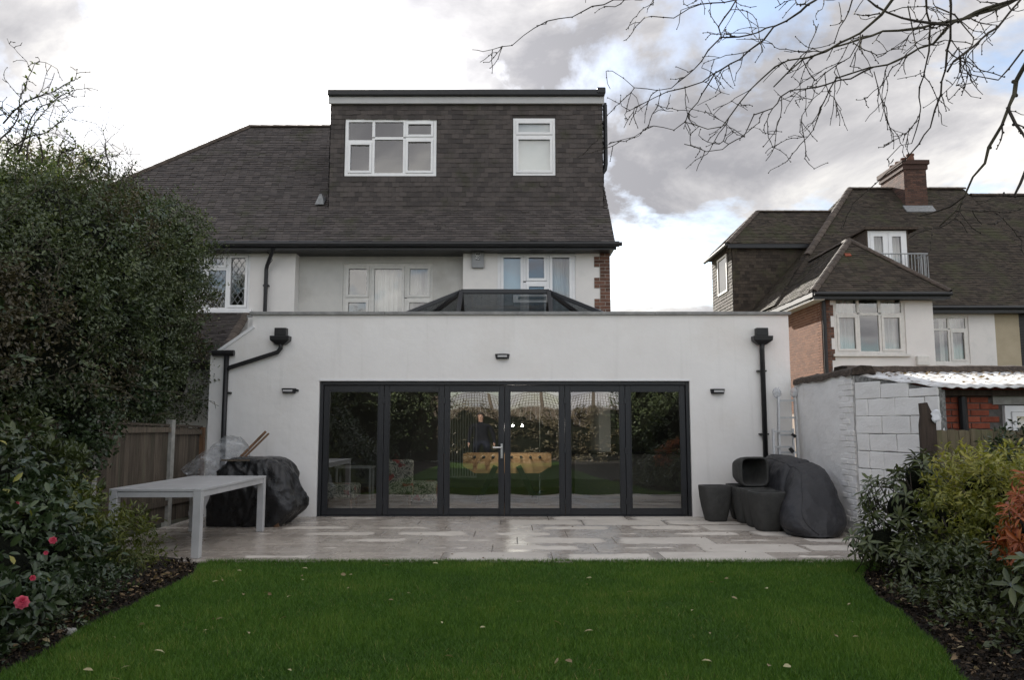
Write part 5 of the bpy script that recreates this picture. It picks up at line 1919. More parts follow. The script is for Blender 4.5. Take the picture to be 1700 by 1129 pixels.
MB().box(vx_ - 0.03, vx_ + 0.085, FY - 0.07, FY - 0.001, 1.95, 1.98).build('clip', 'black_plastic', t)

# ================================================================== patio things
# table
t = thing('garden_table', 'long pale grey metal garden table on the left of the patio', 'table', (-3.86, 9.7, 0.024))
tx0, tx1, ty0, ty1, tz = -4.36, -3.36, 8.60, 10.85, 0.765
tf_ = MB()
tf_.box(tx0, tx0 + 0.09, ty0, ty1, tz - 0.03, tz)
tf_.box(tx1 - 0.09, tx1, ty0, ty1, tz - 0.03, tz)
tf_.box(tx0 + 0.092, tx1 - 0.092, ty0, ty0 + 0.09, tz - 0.03, tz - 0.001)
tf_.box(tx0 + 0.092, tx1 - 0.092, ty1 - 0.09, ty1, tz - 0.03, tz - 0.001)
tf_.build('top_frame', 'table', t, bevel=0.004)
for k_ in range(3):
    ya_ = ty0 + 0.094 + k_ * (ty1 - ty0 - 0.188) / 3
    MB().box(tx0 + 0.096, tx1 - 0.096, ya_ + 0.002, ya_ + (ty1 - ty0 - 0.188) / 3 - 0.002, tz - 0.025, tz - 0.004).build('top_panel', 'table', t, bevel=0.003)
ap = MB()
ap.box(tx0 + 0.09, tx1 - 0.09, ty0 + 0.012, ty0 + 0.05, tz - 0.095, tz - 0.032)
ap.box(tx0 + 0.09, tx1 - 0.09, ty1 - 0.05, ty1 - 0.012, tz - 0.095, tz - 0.032)
ap.box(tx0 + 0.012, tx0 + 0.05, ty0 + 0.09, ty1 - 0.09, tz - 0.095, tz - 0.032)
ap.box(tx1 - 0.05, tx1 - 0.012, ty0 + 0.09, ty1 - 0.09, tz - 0.095, tz - 0.032)
ap.build('apron', 'table', t, bevel=0.004)
for (lx, ly) in ((tx0, ty0), (tx1 - 0.09, ty0), (tx0, ty1 - 0.09), (tx1 - 0.09, ty1 - 0.09)):
    MB().box(lx + 0.001, lx + 0.089, ly + 0.001, ly + 0.089, 0.024, tz - 0.031).build('leg', 'table', t, bevel=0.006)


def ring_cover(name, mat, levels, seed, amp=0.02, folds=9, famp=0.02, nseg=72, expo=3.2):
    """draped sheet over something boxy: outlines stacked in height, with drape folds and puckers"""
    vs, fs = [], []
    for li, (z, x0, x1, y0, y1) in enumerate(levels):
        cx, cy, rx, ry = (x0 + x1) / 2, (y0 + y1) / 2, (x1 - x0) / 2, (y1 - y0) / 2
        for k in range(nseg):
            a = 2 * math.pi * k / nseg
            c_, s_ = math.cos(a), math.sin(a)
            f = (abs(c_) ** expo + abs(s_) ** expo) ** (-1 / expo)
            low = max(0.0, 1 - li / (len(levels) - 3))
            w = 1 + famp * low * math.sin(folds * a + 2.0 * mnoise.noise(Vector((c_ * 2, s_ * 2, seed)))) / max(rx, 0.3)
            v = Vector((cx + rx * c_ * f * w, cy + ry * s_ * f * w, z))
            # taut facets with sharp creases between them
            dd = 0.0
            for fq, am in ((3.2, 1.0), (6.5, 0.55), (13.0, 0.28)):
                w3 = Vector((v.x * fq + 1.3 * mnoise.noise(v * 2), v.y * fq, v.z * fq * 0.55 + seed))
                dd += amp * am * ((1 - abs(mnoise.noise(w3)) * 2.2) - 0.35)
            v += Vector((c_, s_, 0.25 if li > 1 else 0.0)) * dd
            vs.append((v.x, v.y, max(0.026, v.z)))
    for li in range(len(levels) - 1):
        for k in range(nseg):
            a, b = li * nseg + k, li * nseg + (k + 1) % nseg
            fs.append((a, b, b + nseg, a + nseg))
    fs.append(tuple(len(vs) - nseg + k for k in range(nseg)))
    return MB().add(vs, fs)


def interp_levels(L, n):
    L = [np.array(l, float) for l in L]
    zs = [0.0]
    for a, b in zip(L[:-1], L[1:]):
        zs.append(zs[-1] + 1)
    out = []
    for i in range(n + 1):
        t_ = i / n * (len(L) - 1)
        k = min(int(t_), len(L) - 2)
        f = t_ - k
        p0, p1, p2, p3 = L[max(k - 1, 0)], L[k], L[k + 1], L[min(k + 2, len(L) - 1)]
        out.append(tuple(0.5 * ((2 * p1) + (-p0 + p2) * f + (2 * p0 - 5 * p1 + 4 * p2 - p3) * f * f + (-p0 + 3 * p1 - 3 * p2 + p3) * f ** 3)))
    return out


lv = interp_levels([(0.03, -4.30, -3.32, 11.24, 12.15), (0.12, -4.31, -3.20, 11.22, 12.18), (0.24, -4.31, -3.07, 11.20, 12.2), (0.36, -4.30, -3.08, 11.20, 12.2), (0.55, -4.28, -3.17, 11.20, 12.2),
                    (0.75, -4.22, -3.24, 11.22, 12.18), (0.89, -4.13, -3.33, 11.24, 12.15), (0.965, -4.05, -3.45, 11.28, 12.1), (0.985, -3.9, -3.6, 11.45, 11.95)], 84)
t = thing('covered_barbecue', 'bulky barbecue under crumpled black plastic sheet behind the table', 'barbecue', (-3.6, 11.7, 0.024))
ring_cover('sheet', 'tarp', lv, 3.3, amp=0.042, folds=7, famp=0.04, nseg=190, expo=5.0).build('plastic_sheet', 'tarp', t, smooth=True)
MB().box(-3.36, -3.29, 11.24, 11.31, 0.024, 0.2).build('leg', 'wood_pole', t)
MB().box(-4.12, -3.72, 11.19, 11.23, 0.945, 0.97).build('shelf_edge', 'fence', t)

# clear polythene heap beside it
vs, fs = [], []
n, m_ = 34, 26
for j in range(m_ + 1):
    for i in range(n + 1):
        u, v = i / n, j / m_
        x = -4.86 + 0.90 * u
        y = 12.1 - 0.25 * v - 0.25 * (1 - u) * v
        top = 0.80 + 0.50 * min(1, u / 0.65) - 1.2 * max(0, u - 0.88)
        z = 0.45 + (top - 0.45) * math.sin(v * math.pi * 0.5) if v < 1 else top
        p = Vector((x, y, z))
        d = 0.06 * mnoise.noise(p * 5) + 0.035 * mnoise.noise(p * 12) + 0.04 * (1 - abs(math.sin(x * 8 + z * 6 + 2 * mnoise.noise(p * 3)))) ** 3
        vs.append((x + 0.5 * d, y - d, z + d * 0.6))
for j in range(m_):
    for i in range(n):
        a = j * (n + 1) + i
        fs.append((a, a + 1, a + n + 2, a + n + 1))
pl = MB().add(vs, fs)
o0 = len(pl.v)
vs, fs = [], []
n, m_ = 8, 20
for j in range(m_ + 1):
    for i in range(n + 1):
        u, v = i / n, j / m_
        p = Vector((-4.66 + 0.20 * u + 0.10 * v * v, 11.55 - 0.25 * v, 0.50 - 0.46 * v))
        d = 0.06 * mnoise.noise(p * 8) + 0.03 * mnoise.noise(p * 17)
        vs.append((p.x + d, p.y - d * 1.5, max(0.03, p.z)))
for j in range(m_):
    for i in range(n):
        a = j * (n + 1) + i
        fs.append((a + n + 1, a + n + 2, a + 1, a))
pl.add(vs, fs)
tag(pl.build('polythene_sheet', 'polythene', smooth=True), 'crumpled clear polythene sheet heaped between the fence and black barbecue', 'plastic sheet')

# two poles leaning out of the cover
for lab, a, b, r_ in (('upper of two brown wooden poles leaning out behind the covered barbecue', (P(384, 775, 11.72)), P(441, 717, 12.2), 0.022),
                      ('lower thinner of two brown wooden poles behind the covered barbecue', (P(388, 777, 11.64)), P(446, 720, 12.1), 0.016)):
    d = (a - b).normalized()
    o = MB().tube([b, a + d * 0.35], r_, 8).build('wooden_pole', 'wood_pole', smooth=False)
    tag(o, lab, 'pole', 'two wooden poles')

# big fabric cover on the right: slices along the depth
ctrl = [  # Y, xl, xr, xpeak, h
    (12.30, 3.80, 4.38, 4.02, 0.55), (12.22, 3.76, 4.42, 3.99, 0.86), (12.05, 3.74, 4.43, 3.97, 0.965), (11.75, 3.74, 4.43, 4.00, 0.98), (11.45, 3.74, 4.43, 4.06, 0.945),
    (11.15, 3.75, 4.42, 4.14, 0.895), (10.92, 3.72, 4.41, 4.20, 0.84), (10.70, 3.64, 4.38, 4.18, 0.74), (10.50, 3.58, 4.34, 4.08, 0.58), (10.33, 3.60, 4.27, 3.98, 0.40), (10.20, 3.66, 4.17, 3.93, 0.22), (10.12, 3.76, 4.08, 3.92, 0.10), (10.08, 3.85, 4.0, 3.92, 0.0)]
vs, fs = [], []
na = 90
sl_ = interp_levels(ctrl, 110)
for (Y, xl, xr, xp, h) in sl_:
    for k in range(na + 1):
        a = math.pi * k / na
        c_, s_ = math.cos(a), math.sin(a)
        e = 2.7
        f = (abs(c_) ** e + abs(s_) ** e) ** (-1 / e)
        cc, ss = c_ * f, s_ * f
        x = xp + (cc * (xr - xp) if cc > 0 else cc * (xp - xl))
        z = 0.026 + h * ss
        # bulge in the lower half, tucked in at the hem
        low = max(0.0, 1 - z / 0.5)
        tuck = 0.10 * max(0.0, 1 - z / 0.14)
        x += (0.05 * math.sin(low * math.pi) - tuck * 0.5) * (1 if cc > 0 else -1)
        v = Vector((x, Y, z))
        d = 0.018 * mnoise.noise(v * 2.6) + 0.016 * (1 - 2.2 * abs(mnoise.noise(Vector((v.x * 5, v.y * 1.6, v.z * 3.5)) + Vector((2, 5, 1))))) + 0.006 * (1 - 2.2 * abs(mnoise.noise(v * 9)))
        # seam where the back half sinks behind the front half
        s2 = math.exp(-((Y - 11.08 - 0.35 * (z - 0.5)) / 0.05) ** 2)
        d -= 0.05 * s2
        vs.append((x + d * (1 if cc > 0 else -1) * 0.7, Y - d * 0.4, max(0.026, z + d * 0.8)))
for j in range(len(sl_) - 1):
    for k in range(na):
        a = j * (na + 1) + k
        fs.append((a, a + na + 1, a + na + 2, a + 1))
t = thing('furniture_cover', 'rounded charcoal fabric cover over garden furniture against the white wall', 'cover', (4.0, 11.2, 0.024))
MB().add(vs, fs).build('fabric', 'cover', t, smooth=True)
for kk in (int(na * 0.30), int(na * 0.66)):
    MB().tube([Vector(vs[j * (na + 1) + kk]) + Vector((0, -0.002, 0.003)) for j in range(8, len(sl_) - 3, 2)], 0.0055, 5).build('seam', 'cover', t, smooth=True)
MB().tube([Vector(vs[j * (na + 1) + na - 4]) + Vector((-0.004, 0, 0)) for j in range(30, len(sl_) - 3, 2)], 0.008, 5).build('drawcord', 'black_plastic', t, smooth=True)
MB().bar((3.63, 10.56, 0.30), (3.60, 10.46, 0.18), 0.08, 0.012).build('strap', 'cover', t)
MB().bar((4.30, 10.82, 0.555), (4.34, 10.60, 0.50), 0.02, 0.02).build('strap', 'black_plastic', t)


# planters
def pot_mesh():
    mb = MB()
    prof = [(0.0, 0.130), (0.012, 0.142), (0.08, 0.158), (0.20, 0.184), (0.34, 0.206), (0.46, 0.216), (0.515, 0.217), (0.525, 0.213), (0.526, 0.190), (0.515, 0.186), (0.40, 0.175), (0.10, 0.13), (0.09, 0.0)]
    ns = 40
    vs, fs = [], []
    for (z, r) in prof:
        for k in range(ns):
            a = 2 * math.pi * k / ns
            e = 5.0
            f = (abs(math.cos(a)) ** e + abs(math.sin(a)) ** e) ** (-1 / e)
            vs.append((r * math.cos(a) * f, r * math.sin(a) * f, z))
    for j in range(len(prof) - 1):
        for k in range(ns):
            a, b = j * ns + k, j * ns + (k + 1) % ns
            fs.append((a, b, b + ns, a + ns))
    fs.append(tuple(reversed(range(ns))))
    mb.add(vs, fs)
    me = mb.mesh('planter')
    me.materials.append(M['pot'])
    me.polygons.foreach_set('use_smooth', [True] * len(me.polygons))
    return me


pme = pot_mesh()
pots = [((3.06, 11.98, 0.024), (0, 0, 0.08), 'charcoal planter standing alone nearest the bifold doors'),
        ((3.53, 12.22, 0.024), (0, 0, -0.05), 'charcoal planter at the back of the row, against the white facade'),
        ((3.49, 11.77, 0.024), (0, 0, 0.06), 'second charcoal planter from the facade, under the tipped one'),
        ((3.50, 11.34, 0.024), (0, 0, -0.04), 'charcoal planter just behind the front planter of the row'),
        ((3.49, 10.90, 0.024), (0, 0, 0.10), 'front charcoal planter touching the big fabric cover'),
        ((3.50, 12.12, 0.775), (R(90) , 0, 0.10), 'charcoal planter lying on its side on top of the others, mouth to camera')]
for loc, rot, lab in pots:
    o = bpy.data.objects.new('planter', pme)
    link(o)
    o.location = loc
    o.rotation_euler = rot
    tag(o, lab, 'planter', 'charcoal planters by the wall')

# ladder leaning in the corner
t = thing('ladder', 'folded aluminium ladder leaning in the corner behind the fabric cover', 'ladder', (4.3, 12.2, 0.024))
Lb, Lt = Vector((4.20, 12.02, 0.03)), Vector((4.33, 12.38, 1.98))


def lad(p):
    return Lb + (Lt - Lb) * p


for s in (-0.16, 0.16):
    MB().bar(lad(0) + Vector((s, 0, 0)), lad(1) + Vector((s * 0.8, 0, 0)), 0.028, 0.06, (0, 1, 0)).build('stile', 'alu', t)
for k in range(7):
    p = lad(0.10 + k * 0.138)
    MB().bar(p + Vector((-0.15, 0, 0)), p + Vector((0.14, 0, 0)), 0.03, 0.03).build('rung', 'alu', t)
for s in (-0.25, 0.06):
    MB().bar(lad(0) + Vector((s, -0.10, 0)), lad(0.70) + Vector((s, -0.06, 0)), 0.024, 0.05, (0, 1, 0)).build('stile', 'alu', t)
for k in range(6):
    p = lad(0.08 + k * 0.12) + Vector((-0.1, -0.08, 0))
    MB().bar(p + Vector((-0.15, 0, 0)), p + Vector((0.155, 0, 0)), 0.028, 0.028).build('rung', 'alu', t)
for s in (-0.15, 0.13):
    p = lad(1) + Vector((s, -0.005, -0.02))
    bm_ = MB().ball(p, 0.075, 10, 7, (0.9, 0.7, 1.2))
    for i in range(len(bm_.v)):
        v = Vector(bm_.v[i])
        bm_.v[i] = tuple(v + Vector((mnoise.noise(v * 25), mnoise.noise(v * 25 + Vector((3, 3, 3))), 0)) * 0.02)
    bm_.build('bubble_wrap', 'polythene', t, smooth=True)
p = lad(0.55) + Vector((-0.02, -0.12, 0))
MB().bar(p, p + Vector((0.05, 0, -0.06)), 0.03, 0.05).build('hook', 'black_plastic', t)
p = lad(0.66) + Vector((0.02, -0.12, 0))
MB().bar(p, p + Vector((0.06, 0, -0.04)), 0.03, 0.04).build('hook', 'black_plastic', t)

# ================================================================== inside the room
t = thing('football_table', 'beech table-football table with black legs behind the middle glass doors', 'football table', (-0.1, 15.1, 0.01))
fx0, fx1, fy0, fy1 = -0.92, 0.74, 14.85, 15.65
body = MB()
poly = [(fx0, 0.92), (fx0, 0.70), (fx0 + 0.22, 0.56), (fx1 - 0.22, 0.56), (fx1, 0.70), (fx1, 0.92)]
for (a, b) in ((fy0, fy0 + 0.03), (fy1 - 0.03, fy1)):
    body.prism(list(poly), a, b)
body.box(fx0 + 0.001, fx0 + 0.03, fy0 + 0.03, fy1 - 0.03, 0.66, 0.92)
body.box(fx1 - 0.03, fx1 - 0.001, fy0 + 0.03, fy1 - 0.03, 0.66, 0.92)
body.build('cabinet', 'foos_wood', t)
MB().box(fx0 + 0.03, fx1 - 0.03, fy0 + 0.03, fy1 - 0.03, 0.74, 0.76).build('pitch', 'bay_green', t)
for k in range(8):
    x = fx0 + 0.22 + k * (fx1 - fx0 - 0.44) / 7
    MB().tube([(x, fy0 - 0.12, 0.86), (x, fy1 + 0.12, 0.86)], 0.009, 6).build('rod', 'chrome', t)
    MB().tube([(x, fy0 - 0.24, 0.86), (x, fy0 - 0.12, 0.86)], 0.017, 8).build('grip', 'black_lam', t)
    MB().tube([(x, fy0 - 0.012, 0.86), (x, fy0 - 0.002, 0.86)], 0.028, 10).build('bearing', 'chrome', t)
for sx_, s in ((fx0 + 0.50, -1), (fx1 - 0.50, 1)):
    for yy in (fy0 - 0.065, fy1 + 0.065):
        MB().bar((sx_ - s * 0.12, yy, 0.70), (sx_ + s * 0.22, yy, 0.012), 0.10, 0.12, (0, 1, 0)).build('leg', 'black_lam', t)


def armchair(lab, loc, rz):
    t = thing('armchair', lab, 'armchair', loc, 'floral armchairs in the room')
    t.rotation_euler = (0, 0, rz)

    def rel(mb, nm, mt, bv):
        me = mb.mesh(nm)
        me.materials.append(M[mt])
        o = bpy.data.objects.new(nm, me)
        link(o, t)
        if bv:
            b = o.modifiers.new('b', 'BEVEL')
            b.width = bv
            b.segments = 4
        return o
    rel(MB().box(-0.30, 0.30, -0.30, 0.34, 0.17, 0.42), 'seat', 'floral', 0.06)
    mb = MB().add([(-0.29, -0.36, 0.20), (0.29, -0.36, 0.20), (0.29, -0.22, 0.20), (-0.29, -0.22, 0.20), (-0.29, -0.52, 0.82), (0.29, -0.52, 0.82), (0.29, -0.40, 0.85), (-0.29, -0.40, 0.85)],
                  [(0, 3, 2, 1), (4, 5, 6, 7), (0, 1, 5, 4), (1, 2, 6, 5), (2, 3, 7, 6), (3, 0, 4, 7)])
    rel(mb, 'backrest', 'floral', 0.055)
    for (a, b) in ((-0.24, -0.26), (0.24, -0.26), (-0.24, 0.27), (0.24, 0.27)):
        rel(MB().tube([(a, b, 0.0), (a * 0.95, b * 0.95, 0.19)], [0.018, 0.028], 8), 'leg', 'wood_pole', 0)
    return t


armchair('floral armchair in profile behind the leftmost door panel', (-3.05, 14.0, 0.011), R(-90))
armchair('floral armchair with red blooms seen from the back behind the second door panel', (-2.12, 14.55, 0.011), R(10))
t = thing('ottoman', 'low patterned ottoman beside the floral armchair behind the second door panel', 'ottoman', (-1.66, 14.8, 0.011))
MB().box(-1.93, -1.40, 14.55, 15.05, 0.06, 0.42).build('cushion', 'floral', t, bevel=0.06, seg=4)
for (a, b) in ((-1.88, 14.6), (-1.45, 14.6), (-1.88, 15.0), (-1.45, 15.0)):
    MB().tube([(a, b, 0.011), (a, b, 0.08)], 0.02, 8).build('leg', 'wood_pole', t)
t = thing('side_table', 'plain square-framed side table behind the leftmost door panel', 'side table', (-3.1, 15.6, 0.011))
MB().box(-3.45, -2.72, 15.4, 15.8, 0.62, 0.66).build('top', 'rad', t)
for (a, b) in ((-3.43, 15.42), (-2.78, 15.42), (-3.43, 15.76), (-2.78, 15.76)):
    MB().box(a, a + 0.04, b, b + 0.03, 0.011, 0.62).build('leg', 'rad', t)
t = thing('column_radiator', 'tall vertical column radiator on the far wall behind the third panel', 'radiator', (-1.15, 18.5, 0.2))
for k in range(11):
    x = -1.46 + k * 0.062
    MB().tube([(x, 18.50, 0.24), (x, 18.50, 2.02)], 0.02, 8).build('column', 'rad', t)
for zz in (0.26, 2.0):
    MB().tube([(-1.48, 18.52, zz), (-0.82, 18.52, zz)], 0.022, 8).build('header', 'rad', t)
for lab_, px_ in (('left of two added hanging lights standing in for glints in the fourth door panel', 851.5), ('right of two added hanging lights standing in for glints in the fourth door panel', 867)):
    c = P(px_, 707, 14.4)  # added lights at two flash-like glints, hung where they light the football table
    t = thing('added_glint_lamp', lab_, 'added_lamp', tuple(c), 'added lights at the glass glints, lighting the football table')
    MB().ball(c, 0.019, 12, 8).build('glint_ball', 'glint_ball', t, smooth=True)
    MB().tube([c + Vector((0, 0, 0.022)), c + Vector((0, 0, 0.07))], [0.022, 0.014], 8).build('holder', 'black_lam', t)
    MB().tube([c + Vector((0, 0, 0.07)), (c.x, 14.47, 3.90)], 0.0035, 5).build('flex', 'black_lam', t)  # cord made up to hang the added light from the lantern
    ld_ = bpy.data.lights.new('added_table_light', 'POINT')  # added point light that brightens the front of the table
    ld_.energy = 3.5
    ld_.color = (1.0, 0.93, 0.82)
    ld_.shadow_soft_size = 0.04
    lo_ = bpy.data.objects.new('added_table_light', ld_)
    link(lo_, t)
    lo_.location = (0, -0.05, -0.03)
t = thing('chrome_pole', 'slim chrome pole standing behind the fourth door panel', 'pole', (0.6, 17.2, 0.011))
MB().tube([(0.60, 17.2, 0.03), (0.60, 17.2, 1.95)], 0.022, 10).build('pole', 'chrome', t)
MB().tube([(0.60, 17.2, 0.011), (0.60, 17.2, 0.03)], 0.15, 16).build('base', 'chrome', t)
t = thing('gridded_screen', 'pale screen with a dark square grid behind the fifth door panel', 'screen', (2.35, 18.4, 0.9))
MB().box(2.12, 2.62, 18.50, 18.53, 1.0, 2.0).build('panel', 'obscure', t)
gr = MB()
for k in range(4):
    gr.box(2.12 + k * 0.16, 2.14 + k * 0.16, 18.47, 18.499, 1.0, 2.0)
gg = gr.build('upright_bars', 'black_lam', t, kind='stuff')
gr = MB()
for k in range(6):
    gr.box(2.12, 2.62, 18.445, 18.469, 1.0 + k * 0.195, 1.02 + k * 0.195)
gr.build('cross_bars', 'black_lam', t, kind='stuff')
t = thing('kitchen_island', 'dim low counter standing across the room behind the right-hand panels', 'counter', (2.6, 16.6, 0.011))
MB().box(1.30, 3.6, 16.4, 17.1, 0.011, 0.86).build('cabinet', 'room_ext', t)
MB().box(1.26, 3.64, 16.36, 17.14, 0.862, 0.90).build('worktop', 'black_lam', t)

# ================================================================== behind the camera (seen in the door glass)
tf = thing('trellis_fence', 'tall garden fence with square trellis top, reflected in the middle doors', 'fence', (1.0, -7.0, 0))
for k in range(6):
    x = -5.4 + k * 2.2
    MB().box(x - 0.05, x + 0.05, -7.06, -6.96, 0, 2.65).build('post', 'fence', tf)
for k in range(5):
    x0 = -5.35 + k * 2.2
    bd_ = MB()
    for i in range(14):
        bd_.box(x0 + i * 0.15, x0 + i * 0.15 + 0.143, -7.02, -7.0, 0.05, 2.08)
    bd_.build('board_panel', 'fence', tf, kind='stuff')
    ls = MB()
    for i in range(22):
        ls.box(x0 + i * 0.10, x0 + i * 0.10 + 0.018, -7.02, -7.0, 2.10, 2.62)
    for i in range(6):
        ls.box(x0, x0 + 2.1, -6.998, -6.98, 2.10 + i * 0.10, 2.118 + i * 0.10)
    ls.build('lattice', 'fence', tf, kind='stuff')


def person(lab, loc, rz):
    t = thing('person', lab, 'person', loc)
    t.rotation_euler = (0, 0, rz)
    J = {'pelvis': ((0, 0, 0.95), (0.155, 0.11)), 'waist': ((0, 0.0, 1.10), (0.15, 0.105)), 'chest': ((0, -0.01, 1.32), (0.175, 0.115)), 'neckb': ((0, 0.0, 1.47), (0.075, 0.075)),
         'neck': ((0, 0.015, 1.54), (0.055, 0.058)), 'headl': ((0, 0.03, 1.61), (0.072, 0.085)), 'headm': ((0, 0.025, 1.69), (0.078, 0.095)), 'headt': ((0, 0.02, 1.76), (0.055, 0.07))}
    E = [('pelvis', 'waist'), ('waist', 'chest'), ('chest', 'neckb'), ('neckb', 'neck'), ('neck', 'headl'), ('headl', 'headm'), ('headm', 'headt')]
    for s, nm in ((-1, 'l'), (1, 'r')):
        J['sh' + nm] = ((s * 0.19, 0, 1.43), (0.065, 0.065))
        J['el' + nm] = ((s * 0.25, -0.02, 1.15), (0.05, 0.05))
        J['wr' + nm] = ((s * 0.26, 0.05, 0.90), (0.034, 0.036))
        J['pa' + nm] = ((s * 0.26, 0.07, 0.83), (0.022, 0.040))
        J['hi' + nm] = ((s * 0.10, 0, 0.90), (0.095, 0.095))
        J['kn' + nm] = ((s * 0.12, 0.02, 0.50), (0.062, 0.065))
        J['an' + nm] = ((s * 0.13, -0.02, 0.09), (0.045, 0.05))
        J['to' + nm] = ((s * 0.15, 0.14, 0.04), (0.045, 0.035))
        E += [('chest', 'sh' + nm), ('sh' + nm, 'el' + nm), ('el' + nm, 'wr' + nm), ('wr' + nm, 'pa' + nm), ('pelvis', 'hi' + nm), ('hi' + nm, 'kn' + nm), ('kn' + nm, 'an' + nm), ('an' + nm, 'to' + nm)]
        for f, (fx, ln) in enumerate(((-0.026, 0.062), (-0.009, 0.07), (0.009, 0.066), (0.026, 0.052))):
            J['f%d%s' % (f, nm)] = ((s * 0.26, 0.075 + fx, 0.785), (0.0095, 0.0095))
            J['g%d%s' % (f, nm)] = ((s * 0.25, 0.085 + fx, 0.785 - ln * 0.8), (0.008, 0.008))
            E += [('pa' + nm, 'f%d%s' % (f, nm)), ('f%d%s' % (f, nm), 'g%d%s' % (f, nm))]
        J['t' + nm] = ((s * 0.245, 0.105, 0.85), (0.010, 0.010))
        J['u' + nm] = ((s * 0.24, 0.125, 0.81), (0.009, 0.009))
        E += [('wr' + nm, 't' + nm), ('t' + nm, 'u' + nm)]
    names = list(J)
    me = bpy.data.meshes.new('body')
    me.from_pydata([J[n_][0] for n_ in names], [(names.index(a), names.index(b)) for a, b in E], [])
    o = bpy.data.objects.new('body', me)
    link(o, t)
    md = o.modifiers.new('skin', 'SKIN')
    for i, n_ in enumerate(names):
        sv = me.skin_vertices[0].data[i]
        sv.radius = J[n_][1]
        sv.use_root = n_ == 'pelvis'
    sb = o.modifiers.new('sub', 'SUBSURF')
    sb.levels = sb.render_levels = 2
    dg = bpy.context.evaluated_depsgraph_get()
    m2 = bpy.data.meshes.new_from_object(o.evaluated_get(dg))
    o.modifiers.clear()
    o.data = m2
    m2.materials.clear()
    for mm in (pm('dark_jacket', (0.008, 0.009, 0.012), (0.012, 0.013, 0.017), rough=0.85, spec=0.1), pm('skin', (0.30, 0.18, 0.13), (0.36, 0.22, 0.16), rough=0.5),
               pm('jeans', (0.012, 0.014, 0.022), (0.018, 0.021, 0.032), rough=0.85, spec=0.1), pm('shoes', (0.02, 0.018, 0.016), rough=0.6)):
        m2.materials.append(mm)
    for p in m2.polygons:
        c = p.center
        p.material_index = 1 if c.z > 1.515 or (abs(c.x) > 0.205 and c.z < 0.88 and c.z > 0.6) else 3 if c.z < 0.075 else 2 if c.z < 0.93 else 0
        p.use_smooth = True
    hb = MB()
    hb.ball((0, 0.0, 1.725), 0.118, 14, 10, (0.84, 1.0, 0.86))
    hb.v = [(x, y, z if not (y > 0.04 and z < 1.75) else max(z, 1.755)) for x, y, z in hb.v]
    hm = hb.mesh('hair')
    hm.materials.append(M['bark'])
    h = bpy.data.objects.new('hair', hm)
    link(h, t)
    fb = MB()
    fb.ball((0, 0.118, 1.655), 0.016, 8, 6, (0.8, 1.2, 1.5))
    fm = fb.mesh('nose')
    fm.materials.append(m2.materials[1])
    link(bpy.data.objects.new('nose', fm), t)
    return t


person('person in a dark jacket facing the house, reflected in the third door panel', (-1.10, -0.95, 0.0), 0.0)

# ================================================================== vegetation
def shrub(name, label, cat, loc, blobs, mat, ntw, per, spread, L, W, up=0.35, coref=0.74, shell=(0.8, 1.07), fine=False, hi=None, mats2=None, group=None, jitter=0.9, ymax=None, stems=0, zmin=0.03, varbase=0.42, rough=0.0):
    t = thing(name, label, cat, loc, group)
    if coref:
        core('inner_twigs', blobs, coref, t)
    tp, tn = blob_points(blobs, ntw, shell, zmin=zmin, ymax=ymax, rough=rough)
    # clumps keep their own tone: noise over space
    tone = np.array([mnoise.noise(Vector(p) * 1.7) for p in tp]) * 0.28 + rng.normal(0, 0.10, len(tp))
    if hi is not None:
        tone += hi(tp)
    pos, d, nr, LL, WW = twig_leaves(tp, tn, per, spread, L, W, up, jitter)
    var = np.clip(varbase + np.repeat(tone, per) + rng.normal(0, 0.10, len(pos)), 0, 1)
    if mats2 is None:
        leaves('foliage', mat, pos, d, nr, LL, WW, var, t, fine)
    else:
        sel = np.repeat(mats2[1](tp), per)
        leaves('foliage', mat, pos[~sel], d[~sel], nr[~sel], LL[~sel], WW[~sel], var[~sel], t, fine)
        if sel.any():
            leaves('foliage', mats2[0], pos[sel], d[sel], nr[sel], LL[sel], WW[sel], var[sel], t, fine)
    for i in range(stems):
        b = blobs[i % len(blobs)]
        a = Vector((b[0] + random.uniform(-0.3, 0.3) * b[3], b[1] + random.uniform(-0.3, 0.3) * b[4], 0.0))
        e = Vector((b[0] + random.uniform(-0.7, 0.7) * b[3], b[1] - random.uniform(0.3, 0.9) * b[4], b[2] + random.uniform(-0.2, 0.6) * b[5]))
        mid = (a + e) / 2 + Vector((random.gauss(0, 0.08), random.gauss(0, 0.08), -0.05))
        MB().tube([a, mid, e], [0.016, 0.012, 0.006], 6).build('stem', 'bark', t, smooth=True)
    return t


def wander_(p, d, n, step, jit):
    pts = [Vector(p)]
    d = Vector(d).normalized()
    for i in range(n):
        d = (d + Vector((random.gauss(0, jit), random.gauss(0, jit), random.gauss(0, jit)))).normalized()
        pts.append(pts[-1] + d * step)
    return pts


